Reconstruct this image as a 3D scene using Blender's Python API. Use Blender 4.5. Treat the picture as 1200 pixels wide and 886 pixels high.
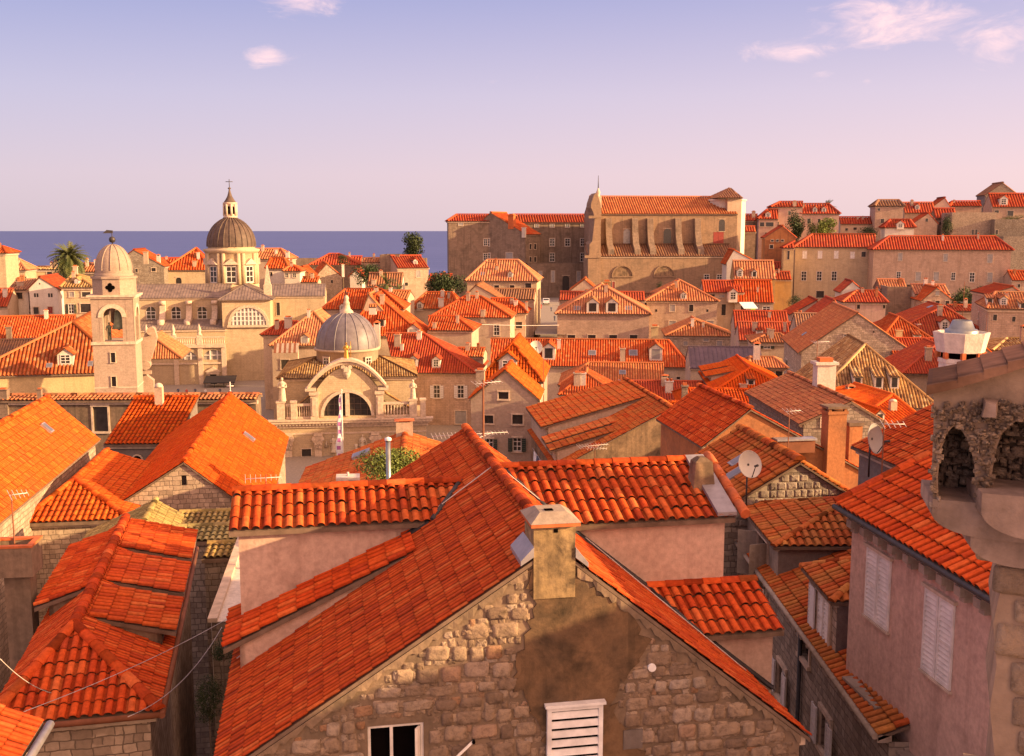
import bpy, math, random
from math import sin, cos, tan, pi, radians, atan, sqrt
from mathutils import Vector, Quaternion
from mathutils.geometry import tessellate_polygon
random.seed(7)
for _o in list(bpy.data.objects): bpy.data.objects.remove(_o)
SC = bpy.context.scene
COL = SC.collection
# ------------------------------------------------------------------ camera, sky, sun, exposure
FOC = 1250.0; CAMZ = 31.0
PITCH = atan((443 - 270.5) / FOC)
cd = bpy.data.cameras.new('camera'); co = bpy.data.objects.new('camera', cd); COL.objects.link(co)
cd.sensor_width = 36; cd.lens = 36 * FOC / 1200; cd.clip_start = 0.1; cd.clip_end = 200000
co.location = (0, 0, CAMZ); co.rotation_euler = (pi / 2 - PITCH, 0, 0)
SC.camera = co
SUN_AZ, SUN_EL = radians(102), radians(15)      # azimuth clockwise from the view direction (+Y)
sd = Vector((sin(SUN_AZ) * cos(SUN_EL), cos(SUN_AZ) * cos(SUN_EL), sin(SUN_EL)))
sl = bpy.data.lights.new('sun', 'SUN'); so = bpy.data.objects.new('sun', sl); COL.objects.link(so)
sl.energy = 5.0; sl.angle = radians(0.5); sl.color = (1.0, 0.68, 0.33)
so.rotation_euler = sd.to_track_quat('Z', 'Y').to_euler(); so.location = (0, 0, 200)
SC.view_settings.view_transform = 'Standard'; SC.view_settings.look = 'None'
SC.view_settings.exposure = 1.2; SC.view_settings.gamma = 1.0
SC.cycles.use_denoising = True
SC.cycles.max_bounces = 5; SC.cycles.diffuse_bounces = 3; SC.cycles.glossy_bounces = 2

def pxdir(px, py):
    X = (px - 600) / FOC; Y = (443 - py) / FOC
    c, s = cos(PITCH), sin(PITCH)
    return Vector((X, c + Y * s, -s + Y * c))

W = bpy.data.worlds.new('World'); SC.world = W; W.use_nodes = True
def ramp_w(N, stops):
    r = N.new('ShaderNodeValToRGB'); cr = r.color_ramp
    for e, (p, c) in zip(cr.elements, stops): e.position = p; e.color = (*c, 1)
    return r
def make_world():
    nt = W.node_tree; N = nt.nodes; L = nt.links
    N.clear()
    out = N.new('ShaderNodeOutputWorld'); bg = N.new('ShaderNodeBackground')
    bg.inputs['Strength'].default_value = 0.072
    L.new(bg.outputs[0], out.inputs[0])
    sky = N.new('ShaderNodeTexSky'); sky.sky_type = 'NISHITA'; sky.sun_disc = False
    sky.sun_elevation = SUN_EL; sky.sun_rotation = SUN_AZ; sky.altitude = 30
    sky.dust_density = 1.5
    tc = N.new('ShaderNodeTexCoord')
    nrm = N.new('ShaderNodeVectorMath'); nrm.operation = 'NORMALIZE'; L.new(tc.outputs['Generated'], nrm.inputs[0])
    sep = N.new('ShaderNodeSeparateXYZ'); L.new(nrm.outputs[0], sep.inputs[0])
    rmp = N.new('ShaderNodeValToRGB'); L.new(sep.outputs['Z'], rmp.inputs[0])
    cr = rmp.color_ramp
    stops = [(0.0, (0.545, 0.43, 0.465)), (0.05, (0.555, 0.43, 0.49)), (0.12, (0.455, 0.395, 0.515)), (0.21, (0.275, 0.28, 0.48)), (0.30, (0.38, 0.29, 0.46)), (0.5, (0.68, 0.46, 0.47)), (1.0, (0.74, 0.49, 0.47))]  # upper stops, above the view, brightened to lift shaded walls
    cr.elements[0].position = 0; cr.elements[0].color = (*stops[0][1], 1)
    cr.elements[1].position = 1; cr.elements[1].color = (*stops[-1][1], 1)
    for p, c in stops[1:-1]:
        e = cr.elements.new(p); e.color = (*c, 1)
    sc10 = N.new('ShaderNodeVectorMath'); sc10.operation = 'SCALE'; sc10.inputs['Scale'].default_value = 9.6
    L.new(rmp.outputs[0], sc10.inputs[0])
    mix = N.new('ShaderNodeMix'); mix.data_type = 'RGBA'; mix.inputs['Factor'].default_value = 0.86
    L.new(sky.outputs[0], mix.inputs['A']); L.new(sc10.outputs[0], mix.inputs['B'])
    # the sky warms and brightens from the left of the view to the sunward right
    gx = N.new('ShaderNodeMapRange'); gx.inputs['From Min'].default_value = -0.42; gx.inputs['From Max'].default_value = 0.42; L.new(sep.outputs['X'], gx.inputs['Value'])
    gr = ramp_w(N, [(0, (0.89, 0.91, 0.95)), (1, (1.13, 1.05, 1.0))]); L.new(gx.outputs[0], gr.inputs[0])
    gmul = N.new('ShaderNodeMix'); gmul.data_type = 'RGBA'; gmul.blend_type = 'MULTIPLY'; gmul.inputs['Factor'].default_value = 1.0
    L.new(mix.outputs['Result'], gmul.inputs['A']); L.new(gr.outputs[0], gmul.inputs['B']); mix = gmul
    # warm glow added to the unseen western sky to light walls facing it
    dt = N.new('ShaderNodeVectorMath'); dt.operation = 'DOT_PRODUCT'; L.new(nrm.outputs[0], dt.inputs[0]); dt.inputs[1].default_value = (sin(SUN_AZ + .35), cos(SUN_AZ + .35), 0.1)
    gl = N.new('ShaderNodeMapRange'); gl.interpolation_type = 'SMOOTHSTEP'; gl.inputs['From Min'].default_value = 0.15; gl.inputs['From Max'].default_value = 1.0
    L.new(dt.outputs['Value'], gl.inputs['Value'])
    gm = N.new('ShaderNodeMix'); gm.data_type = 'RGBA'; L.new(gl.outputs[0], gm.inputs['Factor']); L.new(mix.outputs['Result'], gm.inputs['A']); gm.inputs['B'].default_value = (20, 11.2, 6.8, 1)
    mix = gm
    # low evening clouds, as blobs of noise at fixed directions of the sky
    noise = N.new('ShaderNodeTexNoise'); noise.inputs['Scale'].default_value = 30; noise.inputs['Detail'].default_value = 7
    noise.inputs['Roughness'].default_value = 0.62
    nst = N.new('ShaderNodeVectorMath'); nst.operation = 'MULTIPLY'; L.new(nrm.outputs[0], nst.inputs[0]); nst.inputs[1].default_value = (0.7, 0.7, 1.7)
    L.new(nst.outputs[0], noise.inputs['Vector']); noise.inputs['Distortion'].default_value = 0.6
    acc = None
    for (px, py, rx, ry, k) in [(1055, 24, 120, 40, 1.08), (1168, 48, 62, 36, 1.08), (925, 57, 100, 20, .9), (350, 2, 75, 24, 1.0), (314, 67, 36, 18, 1.0),
                                (968, 88, 30, 12, .45), (640, 90, 40, 10, .4), (38, 36, 26, 10, .4), (1110, 122, 40, 9, .4), (1100, 12, 60, 22, .8), (578, 96, 14, 6, .5), (1016, 94, 9, 8, .6)]:
        d = pxdir(px, py).normalized()
        sb = N.new('ShaderNodeVectorMath'); sb.operation = 'SUBTRACT'; L.new(nrm.outputs[0], sb.inputs[0]); sb.inputs[1].default_value = d
        ml = N.new('ShaderNodeVectorMath'); ml.operation = 'MULTIPLY'; L.new(sb.outputs[0], ml.inputs[0])
        ml.inputs[1].default_value = (FOC / rx, 0.0, FOC / ry)
        ln = N.new('ShaderNodeVectorMath'); ln.operation = 'LENGTH'; L.new(ml.outputs[0], ln.inputs[0])
        mr = N.new('ShaderNodeMapRange'); mr.interpolation_type = 'SMOOTHSTEP'
        mr.inputs['From Min'].default_value = 0.0; mr.inputs['From Max'].default_value = 1.25
        mr.inputs['To Min'].default_value = k; mr.inputs['To Max'].default_value = 0.0
        L.new(ln.outputs['Value'], mr.inputs['Value'])
        if acc is None: acc = mr.outputs[0]
        else:
            mx = N.new('ShaderNodeMath'); mx.operation = 'MAXIMUM'; L.new(acc, mx.inputs[0]); L.new(mr.outputs[0], mx.inputs[1]); acc = mx.outputs[0]
    ad = N.new('ShaderNodeMath'); ad.operation = 'MULTIPLY_ADD'; L.new(noise.outputs[0], ad.inputs[0]); ad.inputs[1].default_value = 2.3; ad.inputs[2].default_value = -1.55
    sm = N.new('ShaderNodeMath'); sm.operation = 'ADD'; L.new(acc, sm.inputs[0]); L.new(ad.outputs[0], sm.inputs[1])
    mk = N.new('ShaderNodeMapRange'); mk.interpolation_type = 'SMOOTHSTEP'; mk.inputs['From Min'].default_value = 0.0; mk.inputs['From Max'].default_value = 1.25
    L.new(sm.outputs[0], mk.inputs['Value'])
    gt = N.new('ShaderNodeMath'); gt.operation = 'MULTIPLY'; L.new(mk.outputs[0], gt.inputs[0]); gt.inputs[1].default_value = 0.95
    mc = N.new('ShaderNodeMix'); mc.data_type = 'RGBA'; L.new(gt.outputs[0], mc.inputs['Factor'])
    L.new(mix.outputs['Result'], mc.inputs['A']); mc.inputs['B'].default_value = (8.6, 5.7, 5.4, 1)
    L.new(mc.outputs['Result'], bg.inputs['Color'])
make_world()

# ------------------------------------------------------------------ helpers
GY = 8.5     # the street grid's turn against the view, degrees
def tag(o, label, cat=None, group=None, kind=None):
    o['label'] = label
    if cat: o['category'] = cat
    if group: o['group'] = group
    if kind: o['kind'] = kind
    return o

def sstep(a, b, x):
    t = max(0.0, min(1.0, (x - a) / (b - a))); return t * t * (3 - 2 * t)
def ground(x, y):
    g = 16 - 15.0 * max(0.0, min(1.0, y / 115.0))
    if y < 0: g = 16
    g += 9 * sstep(190, 320, y) * sstep(-60, 10, x)
    g += 17 * sstep(315, 375, y) * sstep(50, 110, x)
    yc = 335 + 75 * sstep(-20, 60, x)
    g -= (g + 9) * sstep(yc, yc + 40, y)
    return g

class Fr:
    """a thing's own frame: origin at a plan point, u along its front, v into depth, z absolute"""
    def __init__(s, px, py, Y, yaw=GY):
        d = pxdir(px, py); k = Y / d.y
        s.x, s.y = d.x * k, Y
        s.z0 = CAMZ + d.z * k
        a = radians(yaw); s.yaw = a
        s.A = Vector((cos(a), sin(a), 0)); s.B = Vector((-sin(a), cos(a), 0))
        s.base = ground(s.x, s.y) - 1.0
    def loc(s, p):
        q = Vector((p.x - s.x, p.y - s.y, 0)); return Vector((q.dot(s.A), q.dot(s.B), p.z))
    def _ray(s, px, py):
        d = pxdir(px, py); o = Vector((0, 0, CAMZ))
        return s.loc(o), Vector((d.dot(s.A), d.dot(s.B), d.z))
    def hit(s, px, py, v=0.0):
        o, d = s._ray(px, py); k = (v - o.y) / d.y; return o + d * k
    def hitu(s, px, py, u=0.0):
        o, d = s._ray(px, py); k = (u - o.x) / d.x; return o + d * k
    def hitz(s, px, py, z):
        o, d = s._ray(px, py); k = (z - o.z) / d.z; return o + d * k
    def hitp(s, px, py, p0, n):
        o, d = s._ray(px, py); k = (p0 - o).dot(n) / d.dot(n); return o + d * k
    def mpp(s, v=0.0): return (s.y + v * s.B.y) / FOC      # metres per photo pixel
    def root(s, name, label, cat, group=None, loc=None):
        o = bpy.data.objects.new(name, None); COL.objects.link(o); o.empty_display_size = 0.3
        o.location = (s.x, s.y, s.base); o.rotation_euler = (0, 0, s.yaw)
        return tag(o, label, cat, group)

class MB:
    def __init__(s): s.v = []; s.f = []; s.m = []; s.uv = []; s.sm = []
    def poly(s, pts, m=0, uv=None, sm=False):
        b = len(s.v); s.v += [tuple(p) for p in pts]
        s.f.append(tuple(range(b, b + len(pts)))); s.m.append(m); s.uv.append(uv); s.sm.append(sm)
    def box(s, x0, x1, y0, y1, z0, z1, m=0):
        p = [(x0, y0, z0), (x1, y0, z0), (x1, y1, z0), (x0, y1, z0), (x0, y0, z1), (x1, y0, z1), (x1, y1, z1), (x0, y1, z1)]
        for q in ((0, 3, 2, 1), (4, 5, 6, 7), (0, 1, 5, 4), (1, 2, 6, 5), (2, 3, 7, 6), (3, 0, 4, 7)):
            s.poly([p[i] for i in q], m)
    def hexa(s, p, m=0):      # eight corners, bottom four then top four, both counter-clockwise
        for q in ((0, 3, 2, 1), (4, 5, 6, 7), (0, 1, 5, 4), (1, 2, 6, 5), (2, 3, 7, 6), (3, 0, 4, 7)):
            s.poly([p[i] for i in q], m)
    def prism(s, pts, ext, m=0):
        e = Vector(ext); a = [Vector(p) for p in pts]; b = [p + e for p in a]
        tr = tessellate_polygon([a])
        for t in tr:
            s.poly([a[i] for i in t], m); s.poly([b[i] for i in reversed(t)], m)
        n = len(a)
        for i in range(n):
            j = (i + 1) % n; s.poly([a[i], a[j], b[j], b[i]], m)
    def tube(s, p0, p1, r0, r1=None, n=8, m=0, cap=True, sm=True):
        p0, p1 = Vector(p0), Vector(p1); r1 = r0 if r1 is None else r1
        d = (p1 - p0)
        if d.length < 1e-6: return
        d.normalize(); a = d.orthogonal().normalized(); b = d.cross(a)
        c0 = [p0 + (a * cos(2 * pi * i / n) + b * sin(2 * pi * i / n)) * r0 for i in range(n)]
        c1 = [p1 + (a * cos(2 * pi * i / n) + b * sin(2 * pi * i / n)) * r1 for i in range(n)]
        for i in range(n):
            j = (i + 1) % n; s.poly([c0[i], c0[j], c1[j], c1[i]], m, None, sm)
        if cap: s.poly(c0[::-1], m); s.poly(c1, m)
    def path(s, pts, r, n=6, m=0):
        for a, b in zip(pts, pts[1:]): s.tube(a, b, r, r, n, m)
    def lathe(s, prof, cx=0, cy=0, n=24, m=0, sm=True, a0=0.0, a1=2 * pi):
        full = abs(a1 - a0 - 2 * pi) < 1e-6
        k = n if full else n + 1
        rings = []
        for (r, z) in prof:
            rings.append([Vector((cx + r * cos(a0 + (a1 - a0) * i / n), cy + r * sin(a0 + (a1 - a0) * i / n), z)) for i in range(k)])
        for A, B in zip(rings, rings[1:]):
            for i in range(n):
                j = (i + 1) % k; s.poly([A[i], A[j], B[j], B[i]], m, None, sm)
    def build(s, name, mats, parent=None, off=None, label=None, weld=False):
        me = bpy.data.meshes.new(name); me.from_pydata(s.v, [], s.f); 
        for mt in (mats if isinstance(mats, (list, tuple)) else [mats]): me.materials.append(mt)
        me.polygons.foreach_set('material_index', s.m)
        me.polygons.foreach_set('use_smooth', s.sm)
        ul = me.uv_layers.new(name='UVMap'); data = []
        for f, u in zip(s.f, s.uv):
            if u is not None:
                for q in u: data += [q[0], q[1]]
                continue
            P = [Vector(s.v[i]) for i in f]
            nx = ny = nz = 0.0
            for i in range(len(P)):
                a, b = P[i], P[(i + 1) % len(P)]
                nx += (a.y - b.y) * (a.z + b.z); ny += (a.z - b.z) * (a.x + b.x); nz += (a.x - b.x) * (a.y + b.y)
            n = Vector((nx, ny, nz)); l = n.length
            if l < 1e-12 or abs(n.z) / l > 0.75:
                for p in P: data += [p.x, p.y]
            else:
                h = sqrt(nx * nx + ny * ny); tx, ty = -ny / h, nx / h
                for p in P: data += [p.x * tx + p.y * ty, p.z]
        ul.data.foreach_set('uv', data)
        me.validate()
        if any(s.sm) or weld:
            import bmesh
            bm = bmesh.new(); bm.from_mesh(me); bmesh.ops.remove_doubles(bm, verts=bm.verts, dist=0.0004); bm.to_mesh(me); bm.free()
        o = bpy.data.objects.new(name, me); COL.objects.link(o)
        if parent is not None:
            o.parent = parent
            if off is not None: o.location = off
        if label: o['label'] = label
        return o

# ------------------------------------------------------------------ materials
MATS = {}
def mat_base(name, rough=0.85, spec=0.25):
    m = bpy.data.materials.new(name); m.use_nodes = True
    nt = m.node_tree; b = nt.nodes['Principled BSDF']
    b.inputs['Roughness'].default_value = rough; b.inputs['Specular IOR Level'].default_value = spec
    return m, nt, nt.nodes, nt.links, b
def ramp(N, stops, interp='LINEAR'):
    r = N.new('ShaderNodeValToRGB'); cr = r.color_ramp; cr.interpolation = interp
    cr.elements[0].position = stops[0][0]; cr.elements[0].color = (*stops[0][1], 1)
    cr.elements[1].position = stops[-1][0]; cr.elements[1].color = (*stops[-1][1], 1)
    for p, c in stops[1:-1]:
        e = cr.elements.new(p); e.color = (*c, 1)
    return r
def noise(N, L, vec, scale, detail=4, rough=0.6, dist=0.0):
    n = N.new('ShaderNodeTexNoise'); n.inputs['Scale'].default_value = scale; n.inputs['Detail'].default_value = detail
    n.inputs['Roughness'].default_value = rough; n.inputs['Distortion'].default_value = dist
    if vec is not None: L.new(vec, n.inputs['Vector'])
    return n
def mixc(N, L, fac, a, b, mode='MIX'):
    m = N.new('ShaderNodeMix'); m.data_type = 'RGBA'; m.blend_type = mode
    for inp, v in (('Factor', fac), ('A', a), ('B', b)):
        if isinstance(v, (int, float)): m.inputs[inp].default_value = v
        elif isinstance(v, tuple): m.inputs[inp].default_value = (*v[:3], 1)
        else: L.new(v, m.inputs[inp])
    return m.outputs['Result']
def math2(N, L, op, a, b=None):
    m = N.new('ShaderNodeMath'); m.operation = op
    for i, v in enumerate((a, b)):
        if v is None: continue
        if isinstance(v, (int, float)): m.inputs[i].default_value = v
        else: L.new(v, m.inputs[i])
    return m.outputs[0]

def tile_mat(name, cols, stain=(0.10, 0.06, 0.04), stain_amt=0.35, joint=0.45, patch=0.0):
    """fired clay tiles; UV is counted in tiles, so every tile has its own shade"""
    m, nt, N, L, b = mat_base(name, 0.95, 0.05)
    uv = N.new('ShaderNodeUVMap'); uv.uv_map = 'UVMap'
    geo = N.new('ShaderNodeTexCoord'); oi = N.new('ShaderNodeObjectInfo')
    fl = N.new('ShaderNodeVectorMath'); fl.operation = 'FLOOR'; L.new(uv.outputs[0], fl.inputs[0])
    ad = N.new('ShaderNodeVectorMath'); ad.operation = 'ADD'; L.new(fl.outputs[0], ad.inputs[0]); L.new(oi.outputs['Random'], ad.inputs[1])
    wn = N.new('ShaderNodeTexWhiteNoise'); wn.noise_dimensions = '3D'; L.new(ad.outputs[0], wn.inputs['Vector'])
    r = ramp(N, [(i / (len(cols) - 1), c) for i, c in enumerate(cols)]); L.new(wn.outputs['Value'], r.inputs[0])
    c = r.outputs[0]
    if patch:      # batches of tiles fired differently
        pn = noise(N, L, fl.outputs[0], 0.33, 1, 0.5)
        pr = ramp(N, [(0.45, (0, 0, 0)), (0.55, (1, 1, 1))]); L.new(pn.outputs[0], pr.inputs[0])
        c = mixc(N, L, math2(N, L, 'MULTIPLY', pr.outputs[0], patch), c, (0.50, 0.17, 0.045))
    # lichen and soot
    ns = noise(N, L, geo.outputs['Object'], 0.55, 6, 0.7)
    sr = ramp(N, [(0.46, (0, 0, 0)), (0.75, (1, 1, 1))]); L.new(ns.outputs[0], sr.inputs[0])
    c = mixc(N, L, math2(N, L, 'MULTIPLY', sr.outputs[0], stain_amt), c, stain)
    n2 = noise(N, L, geo.outputs['Object'], 9, 3, 0.6)
    vr = ramp(N, [(0.3, (0.72, 0.72, 0.72)), (0.7, (1.15, 1.15, 1.15))]); L.new(n2.outputs[0], vr.inputs[0])
    c = mixc(N, L, 1.0, c, vr.outputs[0], 'MULTIPLY')
    # dark joint where one course laps the next
    fr = N.new('ShaderNodeVectorMath'); fr.operation = 'FRACTION'; L.new(uv.outputs[0], fr.inputs[0])
    sp = N.new('ShaderNodeSeparateXYZ'); L.new(fr.outputs[0], sp.inputs[0])
    jr = ramp(N, [(0.0, (1 - joint,) * 3), (0.09, (1, 1, 1)), (0.93, (1, 1, 1)), (1.0, (1 - joint * .7,) * 3)]); L.new(sp.outputs['Y'], jr.inputs[0])
    c = mixc(N, L, 1.0, c, jr.outputs[0], 'MULTIPLY')
    # mortar and dirt in the channels between barrels, plus painted shade for stripe contrast
    vl = ramp(N, [(0.0, (0.48,) * 3), (0.12, (0.55,) * 3), (0.26, (1, 1, 1)), (0.74, (1, 1, 1)), (0.88, (0.55,) * 3), (1.0, (0.48,) * 3)]); L.new(sp.outputs['X'], vl.inputs[0])
    c = mixc(N, L, 1.0, c, vl.outputs[0], 'MULTIPLY')
    # each roof its own tone
    rr = ramp(N, [(0, (0.80, 0.80, 0.85)), (0.35, (0.95, 1.12, 1.3)), (0.6, (1.05, 0.98, 0.95)), (1, (1.12, 1.3, 1.6))]); L.new(oi.outputs['Random'], rr.inputs[0])
    c = mixc(N, L, 1.0, c, rr.outputs[0], 'MULTIPLY')
    L.new(c, b.inputs['Base Color'])
    bp = N.new('ShaderNodeBump'); bp.inputs['Strength'].default_value = 0.25; bp.inputs['Distance'].default_value = 0.02
    L.new(n2.outputs[0], bp.inputs['Height']); L.new(bp.outputs[0], b.inputs['Normal'])
    MATS[name] = m; return m
tile_mat('new', [(0.56, 0.078, 0.011), (0.62, 0.10, 0.013), (0.52, 0.068, 0.011), (0.66, 0.135, 0.018)], stain=(0.30, 0.06, 0.025), stain_amt=0.35)
tile_mat('near', [(0.38, 0.05, 0.016), (0.52, 0.066, 0.014), (0.57, 0.084, 0.017), (0.46, 0.056, 0.014), (0.55, 0.077, 0.016), (0.58, 0.09, 0.018), (0.64, 0.14, 0.036)], stain=(0.30, 0.06, 0.026), stain_amt=0.4, joint=0.24)
tile_mat('mid', [(0.47, 0.070, 0.018), (0.55, 0.105, 0.028), (0.43, 0.062, 0.018), (0.60, 0.17, 0.055)], stain=(0.26, 0.08, 0.04), stain_amt=0.5)
tile_mat('mixfar', [(0.38, 0.075, 0.025), (0.56, 0.15, 0.045), (0.46, 0.09, 0.028), (0.62, 0.26, 0.10)], stain=(0.2, 0.09, 0.05), stain_amt=0.6)
tile_mat('mix', [(0.46, 0.07, 0.02), (0.60, 0.13, 0.03), (0.50, 0.085, 0.022), (0.62, 0.22, 0.05)], stain=(0.25, 0.08, 0.04), stain_amt=0.45, patch=0.7)
tile_mat('red', [(0.40, 0.06, 0.028), (0.47, 0.085, 0.032), (0.36, 0.055, 0.028), (0.52, 0.12, 0.04)], stain=(0.2, 0.07, 0.05), stain_amt=0.5)
tile_mat('old', [(0.20, 0.09, 0.045), (0.50, 0.28, 0.10), (0.36, 0.18, 0.07), (0.66, 0.44, 0.19)], stain=(0.16, 0.10, 0.06), stain_amt=0.6)
tile_mat('brown', [(0.30, 0.13, 0.07), (0.38, 0.17, 0.08), (0.26, 0.12, 0.075), (0.44, 0.2, 0.09)], stain=(0.16, 0.10, 0.07), stain_amt=0.6)
tile_mat('faded', [(0.46, 0.15, 0.06), (0.54, 0.2, 0.08), (0.42, 0.13, 0.06), (0.6, 0.26, 0.1)], stain=(0.25, 0.12, 0.07), stain_amt=0.5)
tile_mat('moss', [(0.26, 0.16, 0.06), (0.44, 0.30, 0.10), (0.33, 0.22, 0.07), (0.50, 0.36, 0.13)], stain=(0.12, 0.10, 0.04), stain_amt=0.8)

def wall_mat(name, kind, c1, c2, mortar=(0.3, 0.24, 0.19), stain=(0.16, 0.11, 0.08), stain_amt=0.45, bw=0.55, bh=0.27, scale=1.0, ns=1.0):
    m, nt, N, L, b = mat_base(name, 0.9, 0.15)
    uv = N.new('ShaderNodeUVMap'); uv.uv_map = 'UVMap'; tc = N.new('ShaderNodeTexCoord'); oi = N.new('ShaderNodeObjectInfo')
    off = N.new('ShaderNodeVectorMath'); off.operation = 'MULTIPLY_ADD'
    cmb = N.new('ShaderNodeCombineXYZ'); 
    for i in range(3): L.new(oi.outputs['Random'], cmb.inputs[i])
    L.new(cmb.outputs[0], off.inputs[0]); off.inputs[1].default_value = (37, 17, 53); L.new(tc.outputs['Object'], off.inputs[2])
    P = off.outputs[0]; hgt = None
    if kind == 'ashlar':
        br = N.new('ShaderNodeTexBrick'); L.new(uv.outputs[0], br.inputs['Vector'])
        br.inputs['Color1'].default_value = (*c1, 1); br.inputs['Color2'].default_value = (*c2, 1); br.inputs['Mortar'].default_value = (*mortar, 1)
        br.inputs['Scale'].default_value = 1.0; br.inputs['Brick Width'].default_value = bw; br.inputs['Row Height'].default_value = bh
        br.inputs['Mortar Size'].default_value = 0.012; br.inputs['Mortar Smooth'].default_value = 0.2
        c = br.outputs['Color']; hgt = br.outputs['Fac']
    elif kind == 'rubble':
        wn = noise(N, L, uv.outputs[0], 2.2, 3, 0.5); wc = N.new('ShaderNodeVectorMath'); wc.operation = 'MULTIPLY_ADD'
        L.new(wn.outputs['Color'], wc.inputs[0]); wc.inputs[1].default_value = (0.16, 0.13, 0); L.new(uv.outputs[0], wc.inputs[2])
        cols = []
        for bw_, bh_, of in ((0.42 / scale, 0.20 / scale, .4), (0.27 / scale, 0.20 / scale, .63)):
            br = N.new('ShaderNodeTexBrick'); L.new(wc.outputs[0], br.inputs['Vector']); br.offset = of; br.squash = 0.75; br.squash_frequency = 3
            br.inputs['Color1'].default_value = (*[x * .78 for x in c1], 1); br.inputs['Color2'].default_value = (*[x * 1.08 for x in c2], 1); br.inputs['Mortar'].default_value = (*mortar, 1)
            br.inputs['Scale'].default_value = 1.0; br.inputs['Brick Width'].default_value = bw_; br.inputs['Row Height'].default_value = bh_
            br.inputs['Mortar Size'].default_value = 0.017; br.inputs['Mortar Smooth'].default_value = 0.5; cols.append(br)
        sw = noise(N, L, uv.outputs[0], 0.8, 2, 0.5); sr0 = ramp(N, [(0.49, (0, 0, 0)), (0.51, (1, 1, 1))]); L.new(sw.outputs[0], sr0.inputs[0])
        c = mixc(N, L, sr0.outputs[0], cols[0].outputs['Color'], cols[1].outputs['Color'])
        hgt = mixc(N, L, sr0.outputs[0], cols[0].outputs['Fac'], cols[1].outputs['Fac'])
    else:
        n0 = noise(N, L, P, 0.7 * ns, 5, 0.6); r = ramp(N, [(0.35, c1), (0.7, c2)]); L.new(n0.outputs[0], r.inputs[0]); c = r.outputs[0]
    # weathering: blotches and rain streaks
    n1 = noise(N, L, P, 0.45 * ns, 7, 0.68, 0.4)
    sr = ramp(N, [(0.48, (0, 0, 0)), (0.72, (1, 1, 1))]); L.new(n1.outputs[0], sr.inputs[0])
    c = mixc(N, L, math2(N, L, 'MULTIPLY', sr.outputs[0], stain_amt), c, stain)
    st = N.new('ShaderNodeVectorMath'); st.operation = 'MULTIPLY'; L.new(P, st.inputs[0]); st.inputs[1].default_value = (2.2, 2.2, 0.12)
    n3 = noise(N, L, st.outputs[0], 1.0, 4, 0.6)
    s3 = ramp(N, [(0.52, (0, 0, 0)), (0.72, (1, 1, 1))]); L.new(n3.outputs[0], s3.inputs[0])
    c = mixc(N, L, math2(N, L, 'MULTIPLY', s3.outputs[0], stain_amt * 0.85), c, stain)
    n2 = noise(N, L, P, 7, 5, 0.65)
    vr = ramp(N, [(0.3, (0.80, 0.80, 0.80)), (0.7, (1.12, 1.12, 1.12))]); L.new(n2.outputs[0], vr.inputs[0])
    c = mixc(N, L, 1.0, c, vr.outputs[0], 'MULTIPLY')
    rr = ramp(N, [(0, (0.88, 0.87, 0.86)), (1, (1.06, 1.05, 1.03))]); L.new(oi.outputs['Random'], rr.inputs[0])
    c = mixc(N, L, 1.0, c, rr.outputs[0], 'MULTIPLY')
    L.new(c, b.inputs['Base Color'])
    bp = N.new('ShaderNodeBump'); bp.inputs['Strength'].default_value = 0.5; bp.inputs['Distance'].default_value = 0.03
    h = n2.outputs[0]
    if hgt is not None: h = math2(N, L, 'SUBTRACT', math2(N, L, 'MULTIPLY', n2.outputs[0], 0.6), hgt)
    L.new(h, bp.inputs['Height']); L.new(bp.outputs[0], b.inputs['Normal'])
    MATS[name] = m; return m
wall_mat('stone', 'ashlar', (0.53, 0.365, 0.28), (0.45, 0.305, 0.23), mortar=(0.25, 0.195, 0.15), stain_amt=0.4)
wall_mat('cream', 'ashlar', (0.57, 0.435, 0.29), (0.51, 0.385, 0.255), mortar=(0.36, 0.28, 0.2), stain_amt=0.25)
wall_mat('pale', 'ashlar', (0.42, 0.305, 0.245), (0.375, 0.27, 0.215), mortar=(0.40, 0.32, 0.25), stain=(0.26, 0.2, 0.15), stain_amt=0.3, bw=0.5, bh=0.25)
wall_mat('weathered', 'ashlar', (0.29, 0.205, 0.155), (0.24, 0.165, 0.125), mortar=(0.17, 0.13, 0.10), stain=(0.09, 0.07, 0.055), stain_amt=0.75, bw=0.8, bh=0.4)
wall_mat('church', 'ashlar', (0.33, 0.215, 0.145), (0.28, 0.18, 0.12), mortar=(0.23, 0.17, 0.125), stain=(0.13, 0.095, 0.07), stain_amt=0.6, bw=0.8, bh=0.4)
wall_mat('rubble', 'rubble', (0.44, 0.325, 0.245), (0.54, 0.41, 0.31), mortar=(0.22, 0.165, 0.125), stain_amt=0.35)
wall_mat('grey_rubble', 'rubble', (0.27, 0.215, 0.175), (0.36, 0.29, 0.235), mortar=(0.15, 0.12, 0.10), stain_amt=0.5)
wall_mat('plaster', 'plaster', (0.55, 0.415, 0.315), (0.48, 0.355, 0.26), stain_amt=0.25)
wall_mat('white', 'plaster', (0.70, 0.62, 0.55), (0.64, 0.55, 0.48), stain=(0.35, 0.28, 0.22), stain_amt=0.25)
wall_mat('yellow', 'plaster', (0.62, 0.46, 0.25), (0.56, 0.41, 0.22), stain_amt=0.25)
wall_mat('pink', 'plaster', (0.54, 0.36, 0.30), (0.48, 0.31, 0.26), stain_amt=0.25)
wall_mat('mustard', 'plaster', (0.42, 0.25, 0.10), (0.48, 0.30, 0.13), stain_amt=0.4)
wall_mat('house_pink', 'plaster', (0.62, 0.41, 0.33), (0.54, 0.35, 0.285), stain=(0.26, 0.165, 0.13), stain_amt=0.55, ns=1.6)
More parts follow.
